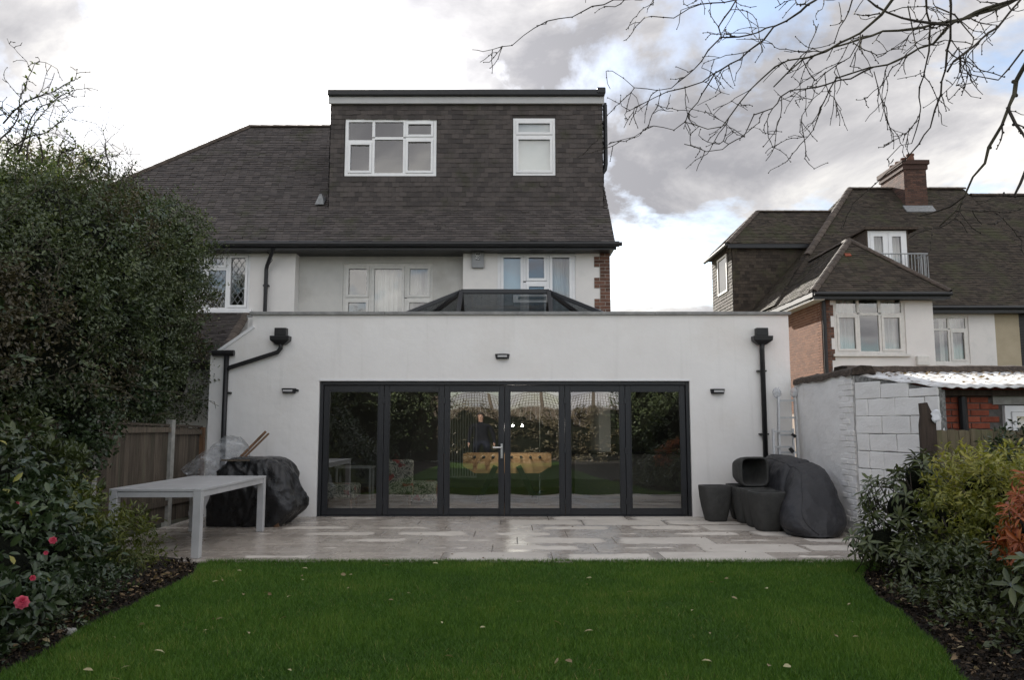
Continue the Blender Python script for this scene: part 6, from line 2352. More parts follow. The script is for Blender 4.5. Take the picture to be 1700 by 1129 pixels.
# --- the tall mixed hedge along the left boundary
hb = [(-5.80, 12.3, 2.3, 0.85, 1.0, 1.0), (-6.20, 12.2, 3.6, 1.20, 1.1, 1.35), (-5.75, 11.3, 2.7, 0.85, 1.0, 1.25), (-6.2, 11.0, 3.8, 1.30, 1.2, 1.1), (-7.1, 11.6, 4.5, 1.0, 1.1, 1.0),
      (-5.65, 10.0, 2.6, 0.85, 1.1, 1.25), (-5.9, 9.7, 3.5, 1.2, 1.2, 1.1), (-5.6, 8.6, 2.5, 0.9, 1.1, 1.4), (-6.0, 8.3, 2.9, 1.15, 1.2, 1.05), (-5.7, 7.2, 2.2, 0.9, 1.1, 1.2),
      (-6.0, 7.0, 2.85, 1.1, 1.2, 1.0), (-5.62, 12.2, 4.15, 0.72, 0.85, 0.85), (-5.7, 5.8, 2.0, 0.95, 1.1, 1.5), (-6.1, 5.6, 2.9, 1.1, 1.2, 1.2), (-6.8, 9.5, 3.6, 1.1, 1.4, 0.85), (-6.9, 7.6, 3.2, 1.0, 1.4, 0.9)]


def hedge_patch(p):
    return np.array([mnoise.noise(Vector(q) * 0.9 + Vector((7, 1, 4))) > 0.16 for q in p])


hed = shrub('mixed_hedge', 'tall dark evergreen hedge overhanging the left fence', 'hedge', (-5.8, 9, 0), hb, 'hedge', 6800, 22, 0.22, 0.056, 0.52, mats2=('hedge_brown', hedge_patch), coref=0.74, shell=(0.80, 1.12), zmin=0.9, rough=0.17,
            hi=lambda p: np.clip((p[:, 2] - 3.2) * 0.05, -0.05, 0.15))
# a second, larger-leaved plant grown through it in patches
tp, tn = blob_points(hb, 900, (0.9, 1.1), zmin=1.2, rough=0.17)
keep = np.array([mnoise.noise(Vector(q) * 1.1 + Vector((3, 9, 2))) > 0.08 for q in tp])
tp, tn = tp[keep], tn[keep]
pos, d_, nr, LL, WW = twig_leaves(tp, tn, 15, 0.24, 0.095, 0.42, 0.4, 0.9)
leaves('larger_leaves', 'camellia', pos, d_, nr, LL, WW, np.clip(rng.normal(0.6, 0.25, len(pos)), 0, 1), hed, True)
# loose longer sprigs breaking the outline
tp, tn = blob_points(hb, 620, (0.98, 1.08), zmin=1.7)
spr = MB()
for p, q in zip(tp, tn):
    if random.random() < 0.6:
        ax = (Vector(q) + Vector((random.gauss(0, .4), random.gauss(0, .4), 0.5 + random.gauss(0, .3)))).normalized()
        spr.tube(wander_(p, ax, 6, random.uniform(0.04, 0.085), 0.18), [0.005, 0.0048, 0.0044, 0.004, 0.0036, 0.003, 0.0025], 4)
spr.build('sprig_stems', 'bark_moss', hed, kind='stuff')
pos, d_, nr, LL, WW = twig_leaves(tp, tn, 13, 0.46, 0.052, 0.45, 0.5, 0.8)
leaves('sprigs', 'hedge', pos, d_, nr, LL, WW, np.clip(rng.normal(0.55, 0.2, len(pos)), 0, 1), hed)
# ivy-like growth hanging in front of the fence
ib = [(-5.10, 9.2, 1.45, 0.30, 0.55, 0.45), (-5.12, 8.4, 1.0, 0.28, 0.6, 0.5), (-5.1, 7.4, 0.75, 0.30, 0.8, 0.55), (-5.15, 10.7, 1.95, 0.18, 0.6, 0.3)]
shrub('ivy', 'dark ivy hanging over the top of the left fence', 'ivy', (-5.0, 8.5, 0), ib, 'camellia', 700, 16, 0.18, 0.06, 0.75, coref=0.75, shell=(0.75, 1.1))

# long shoots standing out of the hedge top
def wander(p, d, n, step, jit, droop=0.0):
    pts = [Vector(p)]
    d = Vector(d).normalized()
    for i in range(n):
        d = (d + Vector((random.gauss(0, jit), random.gauss(0, jit), random.gauss(0, jit) - droop))).normalized()
        pts.append(pts[-1] + d * step)
    return pts


def twiggy(mb, pts, r0, r1, side, sidelen, jit, buds=True, depth=1, n=5):
    k = len(pts)
    rad = [r0 + (r1 - r0) * i / (k - 1) for i in range(k)]
    mb.tube(pts, rad, n)
    for i in range(1, k):
        if buds and random.random() < 0.55:
            o = Vector((random.gauss(0, 1), random.gauss(0, 1), random.gauss(0, 1))).normalized()
            mb.ball(pts[i] + o * rad[i] * 1.2, rad[i] * 0.9 + 0.0035, 5, 4)
        if depth > 0 and random.random() < side:
            d = (pts[i] - pts[i - 1]).normalized()
            o = Vector((random.gauss(0, 1), random.gauss(0, 0.8), random.gauss(-0.25, 0.9)))
            dd = (d * 0.55 + o.normalized() * 0.8).normalized()
            ln = sidelen * random.uniform(0.4, 1.2)
            m_ = max(3, int(ln / 0.055))
            twiggy(mb, wander(pts[i], dd, m_, ln / m_, jit), max(rad[i] * 0.6, 0.0036), 0.0026, side * 0.45, sidelen * 0.45, jit, buds, depth - 1, 4)


sh = MB()
lp, ld = [], []
for (px, py, ln, lean, yy) in ((10, 235, 0.9, 0.1, 8.2), (45, 240, 1.1, 0.25, 8.4), (70, 245, 0.8, -0.1, 8.6), (95, 250, 0.7, 0.5, 8.9), (130, 250, 0.5, 0.4, 9.5), (178, 268, 0.62, 0.1, 10.3), (30, 230, 1.0, 0.5, 8.0),
                               (150, 262, 0.45, 0.6, 9.8), (-10, 220, 1.1, 0.5, 7.8), (5, 180, 0.9, 0.8, 7.7), (200, 275, 0.35, 0.5, 10.5)):
    pts = wander(P(px, py + 25, yy), (lean, random.gauss(0, 0.2), 1.0), 12, ln / 12, 0.17)
    twiggy(sh, pts, 0.010, 0.003, 0.75, 0.34, 0.25, buds=True, depth=2)
    for p in pts[2:]:
        for _ in range(3 if px < 160 else 1):
            lp.append(p)
            ld.append((random.gauss(0, 1), random.gauss(0, 1), random.gauss(0.5, 0.7)))
sh.build('bare_shoots', 'bark', hed, kind='stuff')
lp, ld = np.array(lp), np.array(ld)
m = len(lp)
leaves('shoot_leaves', 'hedge', lp, ld, np.tile([0, 0, 1.0], (m, 1)) + rng.normal(scale=0.5, size=(m, 3)), rng.uniform(0.04, 0.07, m), rng.uniform(0.02, 0.03, m), rng.uniform(0.1, 0.7, m), hed)

# pale bare twigs across the hedge face at the left edge
sh = MB()
for (px, py) in ((0, 420), (5, 470), (0, 505), (10, 350), (60, 640), (120, 600), (210, 640), (250, 690)):
    a = P(px, py, 7.2 + px / 90)
    twiggy(sh, wander(a, (1, -0.15, random.uniform(-0.2, 0.5)), 12, 0.07, 0.16), 0.006, 0.002, 0.5, 0.35, 0.2, buds=False, depth=2)
sh.build('bare_twigs', 'bark_moss', hed, kind='stuff')

# --- left bed shrubs
cam_b = [(-3.75, 5.35, 0.45, 0.62, 0.75, 0.55), (-4.3, 5.9, 0.8, 0.7, 0.8, 0.75), (-3.9, 6.4, 0.45, 0.55, 0.6, 0.45), (-4.6, 5.0, 1.0, 0.6, 0.7, 0.8), (-3.55, 4.7, 0.30, 0.45, 0.6, 0.42)]
cml = shrub('camellia_bush', 'dark glossy camellia bush with a few pink flowers at the left', 'shrub', (-4.0, 5.5, 0), cam_b, 'camellia', 900, 11, 0.17, 0.085, 0.46, coref=0.68, shell=(0.72, 1.10), fine=True, stems=6)
# yellowing leaves here and there
tp, tn = blob_points(cam_b, 60, (0.95, 1.1), zmin=0.15)
leaves('yellow_leaves', 'pieris', tp, rng.normal(size=(60, 3)) + [0.4, -0.4, -0.5], tn + [0, 0, 0.5], rng.uniform(0.07, 0.11, 60), rng.uniform(0.03, 0.045, 60), rng.uniform(0.7, 1.0, 60), cml, True)


def flower(px, py, Y, r, op, parent):
    c = P(px, py, Y)
    fwd = (Vector((0, 0, CAMH)) - c).normalized()
    fwd = (fwd + Vector((0.15, 0, 0.35))).normalized()
    up = Vector((0, 0, 1))
    sx = up.cross(fwd).normalized()
    sy = fwd.cross(sx)
    pos, d, nn, L, W, va = [], [], [], [], [], []
    for ring, (cnt, tilt, f) in enumerate(((8, 0.25, 1.0), (7, 0.6, 0.85), (6, 1.1, 0.68), (5, 2.0, 0.5))):
        if ring < 4 - op:
            continue
        for k in range(cnt):
            a = 2 * math.pi * (k + 0.5 * (ring % 2)) / cnt + random.gauss(0, 0.08)
            o = sx * math.cos(a) + sy * math.sin(a)
            pos.append(c + fwd * 0.01 * ring)
            dd = (o + fwd * tilt).normalized()
            d.append(dd)
            nn.append((fwd - o * tilt * 0.4))
            L.append(r * f)
            W.append(r * f * 1.25)
            va.append(random.uniform(0.2, 1.0) if ring < 3 else 0.1)
    return leaves('flower', 'pink', np.array([tuple(p) for p in pos]), np.array([tuple(p) for p in d]), np.array([tuple(p) for p in nn]), np.array(L), np.array(W), np.array(va), parent, True, kind=None)


flower(36, 1001, 4.62, 0.042, 4, cml)
flower(53, 963, 4.75, 0.034, 2, cml)
flower(75, 921, 5.0, 0.028, 2, cml)
flower(87, 899, 5.1, 0.032, 3, cml)
flower(28, 838, 5.3, 0.022, 2, cml)

sk_b = [(-4.05, 7.55, 0.42, 0.45, 0.50, 0.36), (-3.72, 7.75, 0.30, 0.34, 0.38, 0.28), (-4.35, 7.3, 0.55, 0.45, 0.5, 0.42), (-4.0, 7.1, 0.25, 0.4, 0.4, 0.25)]
shrub('leafy_shrub', 'pale green narrow-leaved shrub in the bed by the table leg', 'shrub', (-4.0, 7.5, 0), sk_b, 'pieris', 620, 13, 0.13, 0.075, 0.24, coref=0.0, shell=(0.35, 1.12), fine=True, varbase=0.40, stems=3)
rh_b = [(-4.55, 6.7, 0.85, 0.55, 0.6, 0.5), (-4.75, 7.5, 1.0, 0.45, 0.6, 0.5), (-4.7, 8.2, 0.6, 0.3, 0.45, 0.5)]
shrub('laurel_shrub', 'dark broad-leaved shrub between the camellia and the fence', 'shrub', (-4.6, 7.0, 0), rh_b, 'rhodo', 260, 11, 0.16, 0.13, 0.34, coref=0.70, shell=(0.75, 1.1), fine=True, stems=4, varbase=0.35)
low_b = [(-3.35, 5.9, 0.10, 0.26, 0.5, 0.16), (-3.45, 6.7, 0.10, 0.28, 0.5, 0.15), (-3.30, 5.0, 0.10, 0.25, 0.45, 0.2), (-3.6, 7.2, 0.08, 0.3, 0.35, 0.14)]
shrub('ground_cover', 'low dark leafy plants along the left edge of the lawn', 'plant', (-3.4, 6.0, 0), low_b, 'camellia', 230, 9, 0.09, 0.05, 0.5, coref=0, shell=(0.4, 1.1), stems=0, varbase=0.5)

# --- right bed shrubs
pi_b = [(4.32, 7.25, 0.88, 0.42, 0.52, 0.32), (4.85, 7.1, 0.92, 0.50, 0.55, 0.32), (3.95, 7.2, 0.60, 0.30, 0.40, 0.22), (4.50, 6.65, 0.66, 0.42, 0.45, 0.30), (4.12, 6.75, 0.50, 0.28, 0.36, 0.20), (5.2, 6.8, 0.82, 0.5, 0.55, 0.36), (4.75, 6.4, 0.62, 0.36, 0.35, 0.28)]
pie = shrub('pieris_shrub', 'rounded evergreen shrub with yellow-green leaf tips by the right border', 'shrub', (4.2, 7.0, 0), pi_b, 'pieris', 1150, 13, 0.12, 0.066, 0.34, coref=0.36, shell=(0.45, 1.16), fine=True, stems=26,
            hi=lambda p: np.clip((p[:, 2] - 0.62) * 0.9, -0.30, 0.30), varbase=0.56)


def whorl_meshes(L, W, n, mat, cnt=4, droop=0.25):
    out = []
    for _ in range(cnt):
        a = np.arange(n) * 2.399 + rng.normal(0, 0.15, n)
        lay = np.linspace(-0.15, 0.75, n)
        d = np.stack([np.cos(a), np.sin(a), lay - droop], 1)
        pos = np.stack([np.cos(a) * 0.006, np.sin(a) * 0.006, np.linspace(-0.02, 0.015, n)], 1)
        nn = np.stack([-np.cos(a) * 0.2, -np.sin(a) * 0.2, np.ones(n)], 1) + rng.normal(0, 0.15, (n, 3))
        LL = L * rng.uniform(0.7, 1.15, n)
        V, F, k = leaf_arrays(pos, d, nn, LL, LL * W, True)
        o = np_mesh('leaf_whorl', V, F, mat, None, np.repeat(np.clip(rng.normal(0.5, 0.2, n), 0, 1), k))
        me = o.data
        bpy.data.objects.remove(o)
        out.append(me)
    return out


def whorl_shrub(name, label, loc, blobs, meshes, n, stem_mat='bark', shell=(0.75, 1.08), coref=0.6, out=0.9, zmin=0.08):
    t = thing(name, label, 'shrub', loc)
    if coref:
        core('inner_twigs', blobs, coref, t)
    tp, tn = blob_points(blobs, n, shell, zmin=zmin)
    st = MB()
    for p, q in zip(tp, tn):
        o = bpy.data.objects.new('leaf_whorl', random.choice(meshes))
        link(o, t)
        ax = (Vector(q) * out + Vector((0, 0, 0.6)) + Vector((random.gauss(0, .3), random.gauss(0, .3), random.gauss(0, .2)))).normalized()
        o.location = Vector(p) - OFF[t.name]
        o.rotation_euler = (ax.to_track_quat('Z', 'X') @ Matrix.Rotation(random.uniform(0, 6.28), 3, 'Z').to_quaternion()).to_euler()
        o.scale = [random.uniform(0.8, 1.2)] * 3
        e = Vector(p) - ax * 0.02
        b = e - ax * random.uniform(0.12, 0.3) + Vector((0, 0, -0.08))
        st.tube([b, (b + e) / 2 + Vector((0, 0, -0.02)), e], [0.006, 0.005, 0.004], 5)
    for b in blobs:
        for _ in range(4):
            a = Vector((b[0] + random.gauss(0, 0.1), b[1] + random.gauss(0, 0.1), 0))
            e = Vector((b[0] + random.uniform(-.8, .8) * b[3], b[1] + random.uniform(-.8, .8) * b[4], b[2] + random.uniform(-.2, .7) * b[5]))
            st.tube([a, a.lerp(e, 0.5) + Vector((random.gauss(0, .06), random.gauss(0, .06), 0)), e], [0.018, 0.012, 0.006], 6)
    st.build('stems', stem_mat, t, smooth=True, kind='stuff')
    return t


rw = whorl_meshes(0.105, 0.30, 10, 'rhodo')
whorl_shrub('rhododendron', 'dark long-leaved rhododendron at the patio end of the right border', (3.8, 7.7, 0), [(3.82, 7.75, 0.66, 0.38, 0.38, 0.36), (3.62, 7.80, 0.30, 0.32, 0.34, 0.26), (4.05, 7.9, 0.92, 0.28, 0.3, 0.30), (3.70, 7.25, 0.22, 0.24, 0.3, 0.18)], rw, 150, coref=0.45)
rw2 = whorl_meshes(0.13, 0.34, 9, 'rhodo', droop=0.35)
whorl_shrub('rhododendron', 'broad-leaved rhododendron in the bottom right corner', (3.5, 5.0, 0), [(3.62, 5.05, 0.35, 0.42, 0.45, 0.36), (3.95, 5.2, 0.62, 0.4, 0.5, 0.4), (3.4, 4.7, 0.18, 0.3, 0.35, 0.22)], rw2, 130, coref=0.5)
ow_ = whorl_meshes(0.085, 0.26, 12, 'orange', droop=0.1)
whorl_shrub('orange_shrub', 'bright orange-red leaved shrub at the right edge', (3.9, 5.7, 0), [(3.82, 5.75, 0.66, 0.32, 0.32, 0.26), (4.05, 5.85, 0.88, 0.30, 0.34, 0.26), (4.2, 6.0, 0.6, 0.4, 0.4, 0.35)], ow_, 190, coref=0.45, zmin=0.42)
dk_b = [(5.6, 7.95, 0.95, 0.75, 0.5, 0.52), (6.2, 7.8, 0.9, 0.7, 0.5, 0.5), (5.3, 7.6, 0.6, 0.5, 0.5, 0.5), (5.9, 7.3, 0.6, 0.7, 0.5, 0.5)]
shrub('evergreen_shrub', 'dense dark evergreen shrub below the outbuilding window', 'shrub', (5.7, 7.8, 0), dk_b, 'camellia', 700, 14, 0.14, 0.065, 0.46, coref=0.78, shell=(0.8, 1.08), varbase=0.5, fine=False)
low_b = [(3.30, 6.3, 0.06, 0.22, 0.6, 0.12), (3.15, 5.3, 0.06, 0.22, 0.5, 0.14), (3.65, 6.5, 0.18, 0.34, 0.5, 0.30), (3.25, 4.6, 0.08, 0.25, 0.4, 0.16), (3.60, 5.9, 0.2, 0.32, 0.5, 0.30), (3.85, 6.9, 0.25, 0.34, 0.4, 0.3)]
shrub('ground_cover', 'sparse low leafy plants along the right edge of the lawn', 'plant', (3.2, 5.8, 0), low_b, 'rhodo', 430, 8, 0.11, 0.062, 0.42, coref=0, shell=(0.4, 1.1), varbase=0.4, stems=16)

# fallen leaves
def litter(name, n, fx, fy, L, zz, var, up=0.35):
    x, y = fx(n), None
    pos = np.stack([x[0], x[1], np.full(n, zz) + rng.uniform(0, 0.012, n)], 1)
    d = rng.normal(size=(n, 3)) * [1, 1, 0.15]
    nn = np.tile([0, 0, 1.0], (n, 1)) + rng.normal(scale=up, size=(n, 3))
    LL = L * rng.uniform(0.6, 1.3, n)
    return tag(leaves(name, 'litter', pos, d, nn, LL, LL * rng.uniform(0.4, 0.6, n), var(n), None, True), None, None, None, 'stuff')


def on_bed_l(n):
    y = rng.uniform(4.2, 8.4, n)
    return np.array([[lawn_left(b) - rng.beta(1, 2.5) * 1.5 - 0.02 for b in y], y])


def on_bed_r(n):
    y = rng.uniform(4.2, 7.9, n)
    return np.array([[lawn_right(b) + rng.beta(1, 2.5) * 1.5 + 0.02 for b in y], y])


def on_lawn(n):
    y = rng.uniform(4.3, 8.4, n)
    return np.array([[lawn_left(b) + (lawn_right(b) - lawn_left(b)) * rng.uniform(0.02, 0.98) for b in y], y])


litter('leaf_litter', 420, on_bed_l, None, 0.05, 0.05, lambda n: rng.uniform(0, 0.7, n))
litter('leaf_litter', 230, on_bed_r, None, 0.05, 0.05, lambda n: rng.uniform(0, 0.7, n))
m_soil = leaf_mat('soil_crumb', [(0.0, (0.010, 0.008, 0.006)), (0.7, (0.045, 0.034, 0.025)), (1.0, (0.10, 0.075, 0.05))], rough=0.95, trans=0.0, spec=0.1)
M['crumb'] = m_soil
for fn_ in (on_bed_l, on_bed_r):
    n_ = 7000
    xy = fn_(n_)
    pos = np.stack([xy[0], xy[1], rng.uniform(0.01, 0.06, n_)], 1)
    LL = rng.uniform(0.012, 0.045, n_)
    leaves('mulch', 'crumb', pos, rng.normal(size=(n_, 3)) * [1, 1, 0.5], rng.normal(size=(n_, 3)) * 0.7 + [0, 0, 1.0], LL, LL * rng.uniform(0.35, 0.9, n_), rng.uniform(0, 1, n_) ** 1.6, None)
litter('fallen_leaves', 64, on_lawn, None, 0.052, 0.040, lambda n: rng.uniform(0.5, 1.0, n))
litter('patio_debris', 90, lambda n: np.array([rng.uniform(-4.2, 4.3, n), rng.uniform(8.5, 12.4, n)]), None, 0.028, 0.026, lambda n: rng.uniform(0, 0.2, n))
# pale stone lying at the left border
st = MB().ball((-3.10, 5.62, 0.02), 0.06, 10, 6, (1.3, 0.8, 0.42))
st.v = [tuple(Vector(v) + Vector((1, 1, 1)) * 0.02 * mnoise.noise(Vector(v) * 14)) for v in st.v]
tag(st.build('stone', 'concrete'), 'pale flat stone at the left edge of the lawn', 'stone')

# --- grass blades
def grass(name, n, y0, y1, hmul=1.0, seed=1):
    r = np.random.default_rng(seed)
    u = r.uniform(0, 1, n)
    y = y0 + (y1 - y0) * r.uniform(0, 1, n) ** 1.15
    ll = np.array([lawn_left(v) for v in np.linspace(y0, y1, 200)])
    rr = np.array([lawn_right(v) for v in np.linspace(y0, y1, 200)])
    yy = np.linspace(y0, y1, 200)
    xl, xr = np.interp(y, yy, ll), np.interp(y, yy, rr)
    x = xl + (xr - xl) * u
    x += r.normal(0, 0.01, n)
    h = r.uniform(0.022, 0.042, n) * hmul
    w = r.uniform(0.0022, 0.0042, n)
    a = r.uniform(0, 2 * math.pi, n)
    lean = r.normal(0, 0.45, (n, 2)) * h[:, None]
    V = np.empty((n, 3, 3), np.float32)
    V[:, 0] = np.stack([x - np.cos(a) * w, y - np.sin(a) * w, np.zeros(n)], 1)
    V[:, 1] = np.stack([x + np.cos(a) * w, y + np.sin(a) * w, np.zeros(n)], 1)
    V[:, 2] = np.stack([x + lean[:, 0], y + lean[:, 1], h], 1)
    F = np.arange(n * 3).reshape(n, 3)
    var = np.clip(0.45 + r.normal(0, 0.22, n), 0, 0.9)
    gx = np.linspace(-3.6, 4.2, 160)
    gy = np.linspace(3.4, 8.6, 110)
    fld = np.array([[mnoise.noise(Vector((a_ * 1.1, b_ * 1.1, 2))) + 0.7 * mnoise.noise(Vector((a_ * 3.3, b_ * 3.3, 5))) + 0.4 * mnoise.noise(Vector((a_ * 9, b_ * 9, 8))) for a_ in gx] for b_ in gy])
    pk = fld[np.clip(((y - 3.4) / 5.2 * 109).astype(int), 0, 109), np.clip(((x + 3.6) / 7.8 * 159).astype(int), 0, 159)]
    var = np.clip(var + 0.30 * pk, 0, 0.92)
    V[:, 2, 2] *= (1 + 0.35 * pk)
    var[r.uniform(0, 1, n) < 0.02 + 0.05 * np.clip(pk - 0.25, 0, 1)] = 1.0
    # soft mowing and wear mottling
    mott = 0.5 * np.sin(x * 2.1 + 1.3 * np.sin(y * 1.7)) + 0.5 * np.sin(y * 3.1 + x * 1.1)
    var = np.clip(var + 0.08 * mott, 0, 1)
    return np_mesh(name, V.reshape(-1, 3), F, 'grass', None, var, 'stuff')


grass('grass', 330000, 3.6, PF + 0.012, 1.0, 5)


def edge_tufts(n, seed):
    """longer uncut blades leaning over the patio edge and the bed edges"""
    r = np.random.default_rng(seed)
    x = r.uniform(-3.2, 3.7, n)
    lim = np.array([0.03 * mnoise.noise(Vector((a * 3, 0, 9))) + 0.02 * mnoise.noise(Vector((a * 11, 4, 9))) for a in x])
    y = PF + lim + 0.012 - np.abs(r.normal(0, 0.02, n))
    h = r.uniform(0.03, 0.065, n)
    w = r.uniform(0.0022, 0.004, n)
    a = r.uniform(0, 6.28, n)
    V = np.empty((n, 3, 3), np.float32)
    V[:, 0] = np.stack([x - np.cos(a) * w, y - np.sin(a) * w, np.zeros(n)], 1)
    V[:, 1] = np.stack([x + np.cos(a) * w, y + np.sin(a) * w, np.zeros(n)], 1)
    V[:, 2] = np.stack([x + r.normal(0, 0.5, n) * h, y + r.normal(0.15, 0.5, n) * h, h], 1)
    return np_mesh('grass', V.reshape(-1, 3), np.arange(n * 3).reshape(n, 3), 'grass', None, np.clip(r.normal(0.45, 0.25, n), 0, 0.95), 'stuff')


edge_tufts(9000, 3)

# ================================================================== the bare tree reaching in from the right
tree = thing('bare_tree', 'leafless tree reaching thin knobbly branches over from the right', 'tree', (7.4, 5.2, 0))
TR = Vector((7.4, 5.2, 0))
MB().tube([TR, TR + Vector((0.05, 0.1, 1.5)), TR + Vector((-0.1, 0.2, 3.0)), TR + Vector((-0.5, 0.4, 4.6)), TR + Vector((-0.9, 0.5, 6.0)), TR + Vector((-1.0, 0.4, 7.6))], [0.24, 0.19, 0.165, 0.13, 0.09, 0.03], 14).build('trunk', 'bark_moss', tree, smooth=True)
z3 = lambda x, y: (1000 + x / 2.4286, y / 2.4286)
z6 = lambda x, y: (780 + x * 480 / 1700, y * 480 / 1700)
BR = [  # traced courses: (points, start depth, end depth, start radius, end radius)
    ([(1760, -60), (1660, 0), (1550, 30), (1400, 95), (1330, 170), (1230, 220), (1150, 262), (1080, 270), (1000, 290), (940, 320), (900, 390), (880, 440), (855, 520), (795, 585)], 6.0, 7.2, 16, 2.2, z3),
    ([(1780, -70), (1640, 10), (1480, 70), (1250, 115), (1130, 130), (1050, 150), (930, 190), (840, 230), (750, 240), (700, 270), (640, 320), (600, 360), (560, 410), (510, 470), (480, 510), (420, 525), (330, 490)], 6.2, 6.6, 17, 2.2, z3),
    ([(1300, -120), (1170, 0), (1120, 60), (1040, 130), (960, 175), (900, 200), (810, 240), (740, 300), (690, 350)], 5.6, 5.9, 15, 3, z3),
    ([(960, -80), (860, 0), (800, 50), (740, 80), (690, 105), (650, 160), (590, 205), (560, 240), (480, 275), (440, 300), (400, 330), (330, 355), (260, 370), (160, 420), (130, 432)], 6.4, 7.0, 12, 2.2, z3),
    ([(690, 105), (600, 140), (500, 150), (480, 150), (470, 110), (520, 40), (550, -20)], 6.6, 6.3, 6, 4, z3),
    ([(480, 150), (430, 200), (400, 250), (330, 310), (270, 355), (220, 365), (130, 350), (40, 285)], 6.6, 7.1, 6, 1.8, z3),
    ([(460, 285), (430, 340), (380, 410), (330, 490), (290, 520), (210, 505), (130, 545), (30, 578)], 6.8, 7.2, 6, 1.6, z3),
    ([(1090, 270), (1000, 310), (900, 340), (830, 350), (760, 360), (720, 390), (690, 430), (610, 470), (570, 545), (480, 605), (415, 610), (330, 580)], 6.9, 6.4, 8, 2.0, z3),
    ([(720, 390), (715, 480), (690, 540), (650, 590)], 6.7, 6.8, 4, 1.8, z3),
    ([(1290, -80), (1310, 40), (1320, 150), (1310, 260), (1290, 310), (1275, 390), (1280, 480), (1250, 580), (1200, 585), (1150, 640)], 5.9, 6.5, 9, 2.0, z3),
    ([(1400, -80), (1405, 20), (1410, 100), (1390, 200), (1385, 280), (1360, 380), (1330, 510), (1270, 580), (1220, 640), (1150, 690), (1100, 740), (1010, 820)], 5.6, 6.2, 11, 2.0, z3),
    ([(1720, -30), (1650, 30), (1590, 110), (1500, 180), (1420, 240), (1390, 290)], 5.8, 5.7, 9, 5, z3),
    ([(1800, 130), (1700, 270), (1670, 330), (1640, 420), (1610, 500), (1560, 600), (1540, 660), (1500, 710), (1460, 790), (1420, 850), (1360, 910)], 5.0, 5.3, 20, 3.0, z3),
    ([(1640, 430), (1670, 490), (1690, 540), (1720, 590)], 5.1, 5.0, 10, 5, z3),
    ([(1460, 790), (1400, 830), (1330, 860), (1280, 870)], 5.2, 5.4, 7, 2.5, z3),
    ([(1090, 290), (1110, 350), (1140, 440), (1150, 520)], 6.8, 6.9, 4, 1.8, z3),
    ([(640, -40), (540, 0), (440, 10), (350, 30), (290, 65), (200, 65), (170, 70)], 6.5, 6.9, 7, 2.2, z3),
    ([(1250, -60), (1100, -20), (850, 0), (720, 35), (600, 100), (450, 125), (380, 165), (250, 265), (75, 305), (15, 290)], 6.3, 7.0, 7, 1.6, z6),
    ([(1230, 20), (1250, 100), (1260, 180), (1200, 250), (1170, 270)], 6.0, 6.1, 5, 2, z3),
    ([(1010, -20), (990, 40), (960, 110), (935, 170)], 6.2, 6.3, 6, 2.5, z3),
    ([(1700, 200), (1640, 270), (1600, 320), (1520, 310), (1440, 290)], 5.4, 5.6, 7, 2, z3),
    ([(1340, 30), (1420, 60), (1500, 150), (1460, 230), (1530, 280), (1620, 310)], 5.9, 5.6, 6, 2, z3),
    ([(1060, -10), (1150, 50), (1270, 90), (1400, 100)], 6.1, 5.9, 7, 7, z3),
    ([(1040, 200), (1050, 150), (1000, 230), (940, 260), (860, 330), (850, 400), (805, 465)], 6.5, 6.8, 6, 1.8, z3),
    ([(1700, 690), (1680, 740), (1660, 790)], 4.6, 4.7, 9, 4, z3)]
tw = MB()
for (pts, ya, yb, r0, r1, cv) in BR:
    n = len(pts)
    w = []
    for i, q in enumerate(pts):
        px, py = cv(*q)
        Y = ya + (yb - ya) * i / (n - 1) + 0.05 * math.sin(i * 2.1 + ya * 7)
        w.append(P(px, py, Y))
    # finer, slightly kinked course
    fine_ = []
    for a, b in zip(w[:-1], w[1:]):
        k = max(1, int((b - a).length / 0.09))
        for j in range(k):
            f = j / k
            fine_.append(a.lerp(b, f) + Vector((random.gauss(0, .006), random.gauss(0, .006), random.gauss(0, .006))))
    fine_.append(w[-1])
    m = len(fine_)
    sc = 6.2 / FPX / 2.4286 * 0.5 * 0.95
    rad = [(1.1 * r0 + (1.7 * r1 - 1.1 * r0) * (i / (m - 1)) ** 0.8) * sc * (1.0 + 0.12 * math.sin(i * 1.7)) for i in range(m)]
    MB().tube(fine_, rad, 7).build('branch', 'bark' if r0 < 15 else 'bark_moss', tree, smooth=True)
    for i in range(1, m):
        if random.random() < 0.42:
            o = Vector((random.gauss(0, 1), random.gauss(0, 1), random.gauss(0, 1))).normalized()
            tw.ball(fine_[i] + o * rad[i], rad[i] * 0.6 + 0.0055, 5, 4)
        if random.random() < 0.40:
            d = (fine_[i] - fine_[i - 1]).normalized()
            o = Vector((random.gauss(0, 1), random.gauss(0, .7), random.gauss(-0.35, 0.9))).normalized()
            ln = random.uniform(0.08, 0.58)
            k = max(3, int(ln / 0.05))
            twiggy(tw, wander(fine_[i], d * 0.6 + o * 0.8, k, ln / k, 0.24, 0.03), max(0.0042, min(rad[i] * 0.55, 0.007)), 0.0028, 0.34, 0.22, 0.25, True, 1, 4)
tw.build('twigs', 'bark', tree, smooth=True, kind='stuff')
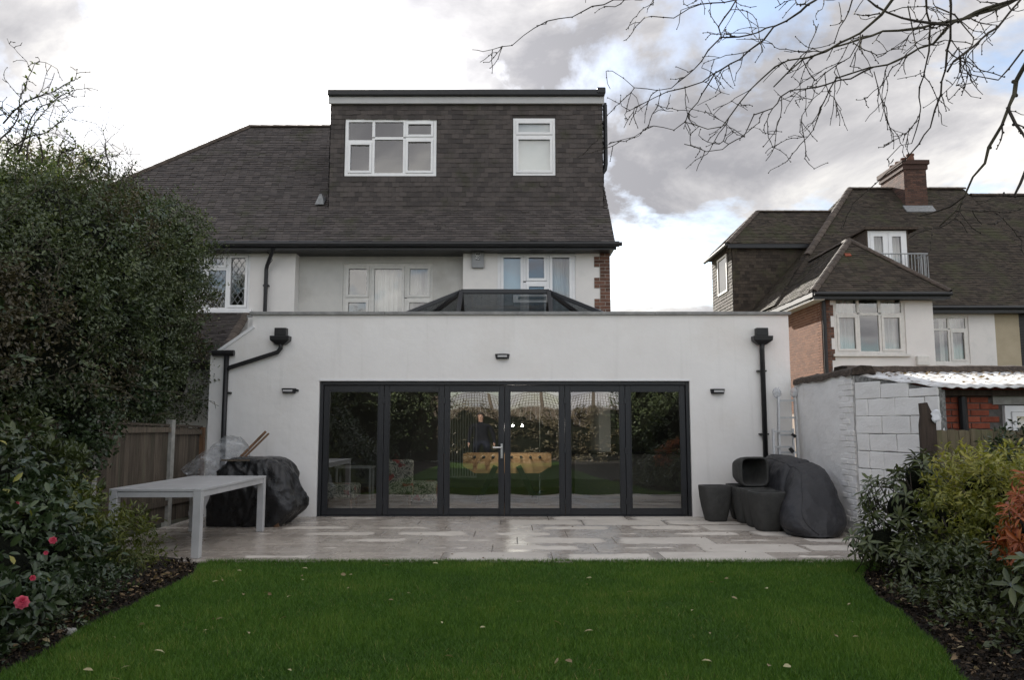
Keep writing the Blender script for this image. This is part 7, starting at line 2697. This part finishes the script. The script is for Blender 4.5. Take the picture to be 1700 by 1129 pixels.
# limbs outside the picture that carry those branches
for e, r_ in (((6.0, 5.6, 5.3), 0.05), ((5.2, 6.1, 5.6), 0.05), ((5.0, 5.1, 4.55), 0.05), ((4.2, 6.2, 5.7), 0.045), ((6.6, 4.2, 6.2), 0.05), ((8.6, 6.0, 6.6), 0.06), ((9.0, 4.6, 6.0), 0.06)):
    a = TR + Vector((-0.3, 0.3, 3.9))
    e = Vector(e)
    MB().tube([a, a.lerp(e, 0.5) + Vector((0, 0, 0.25)), e], [0.085, 0.065, r_], 9).build('limb', 'bark_moss', tree, smooth=True)

# --- garden behind the camera, seen only in the glass
bb = [(-6.0, 2.5, 1.6, 1.2, 1.5, 1.7), (-5.6, -0.5, 1.7, 1.4, 1.7, 1.9), (-5.4, -3.4, 1.8, 1.4, 1.7, 2.1), (-5.0, -6.0, 2.2, 1.5, 1.5, 2.6), (-3.6, -7.9, 1.8, 1.2, 0.8, 2.4)]
shrub('boundary_shrubs', 'dark tall shrubs behind the viewpoint, reflected in the left doors', 'shrubs', (-5.5, -2, 0), bb, 'hedge', 1500, 14, 0.3, 0.11, 0.5, coref=0.82, shell=(0.85, 1.08))
bb = [(6.2, 2.5, 1.0, 1.2, 1.6, 1.2), (5.8, -0.5, 1.2, 1.3, 1.6, 1.4), (5.4, -3.4, 1.6, 1.3, 1.6, 1.9), (5.6, -6.0, 2.2, 1.6, 1.5, 2.6)]
shrub('boundary_shrubs', 'dark tall shrubs behind the viewpoint, reflected in the rightmost door', 'shrubs', (5.8, -2, 0), bb, 'hedge', 1300, 14, 0.3, 0.11, 0.5, coref=0.82, shell=(0.85, 1.08))
bb = [(-1.6, -6.4, 1.0, 1.2, 0.45, 1.15), (0.4, -6.4, 0.95, 1.2, 0.45, 1.05), (2.3, -6.4, 1.05, 1.2, 0.45, 1.1), (3.8, -6.4, 1.0, 0.9, 0.45, 1.15)]
shrub('border_planting', 'olive green planting along the trellis fence, reflected in the doors', 'shrubs', (1, -6.2, 0), bb, 'hedge_brown', 700, 14, 0.2, 0.10, 0.4, coref=0.78, shell=(0.8, 1.1), varbase=0.55)
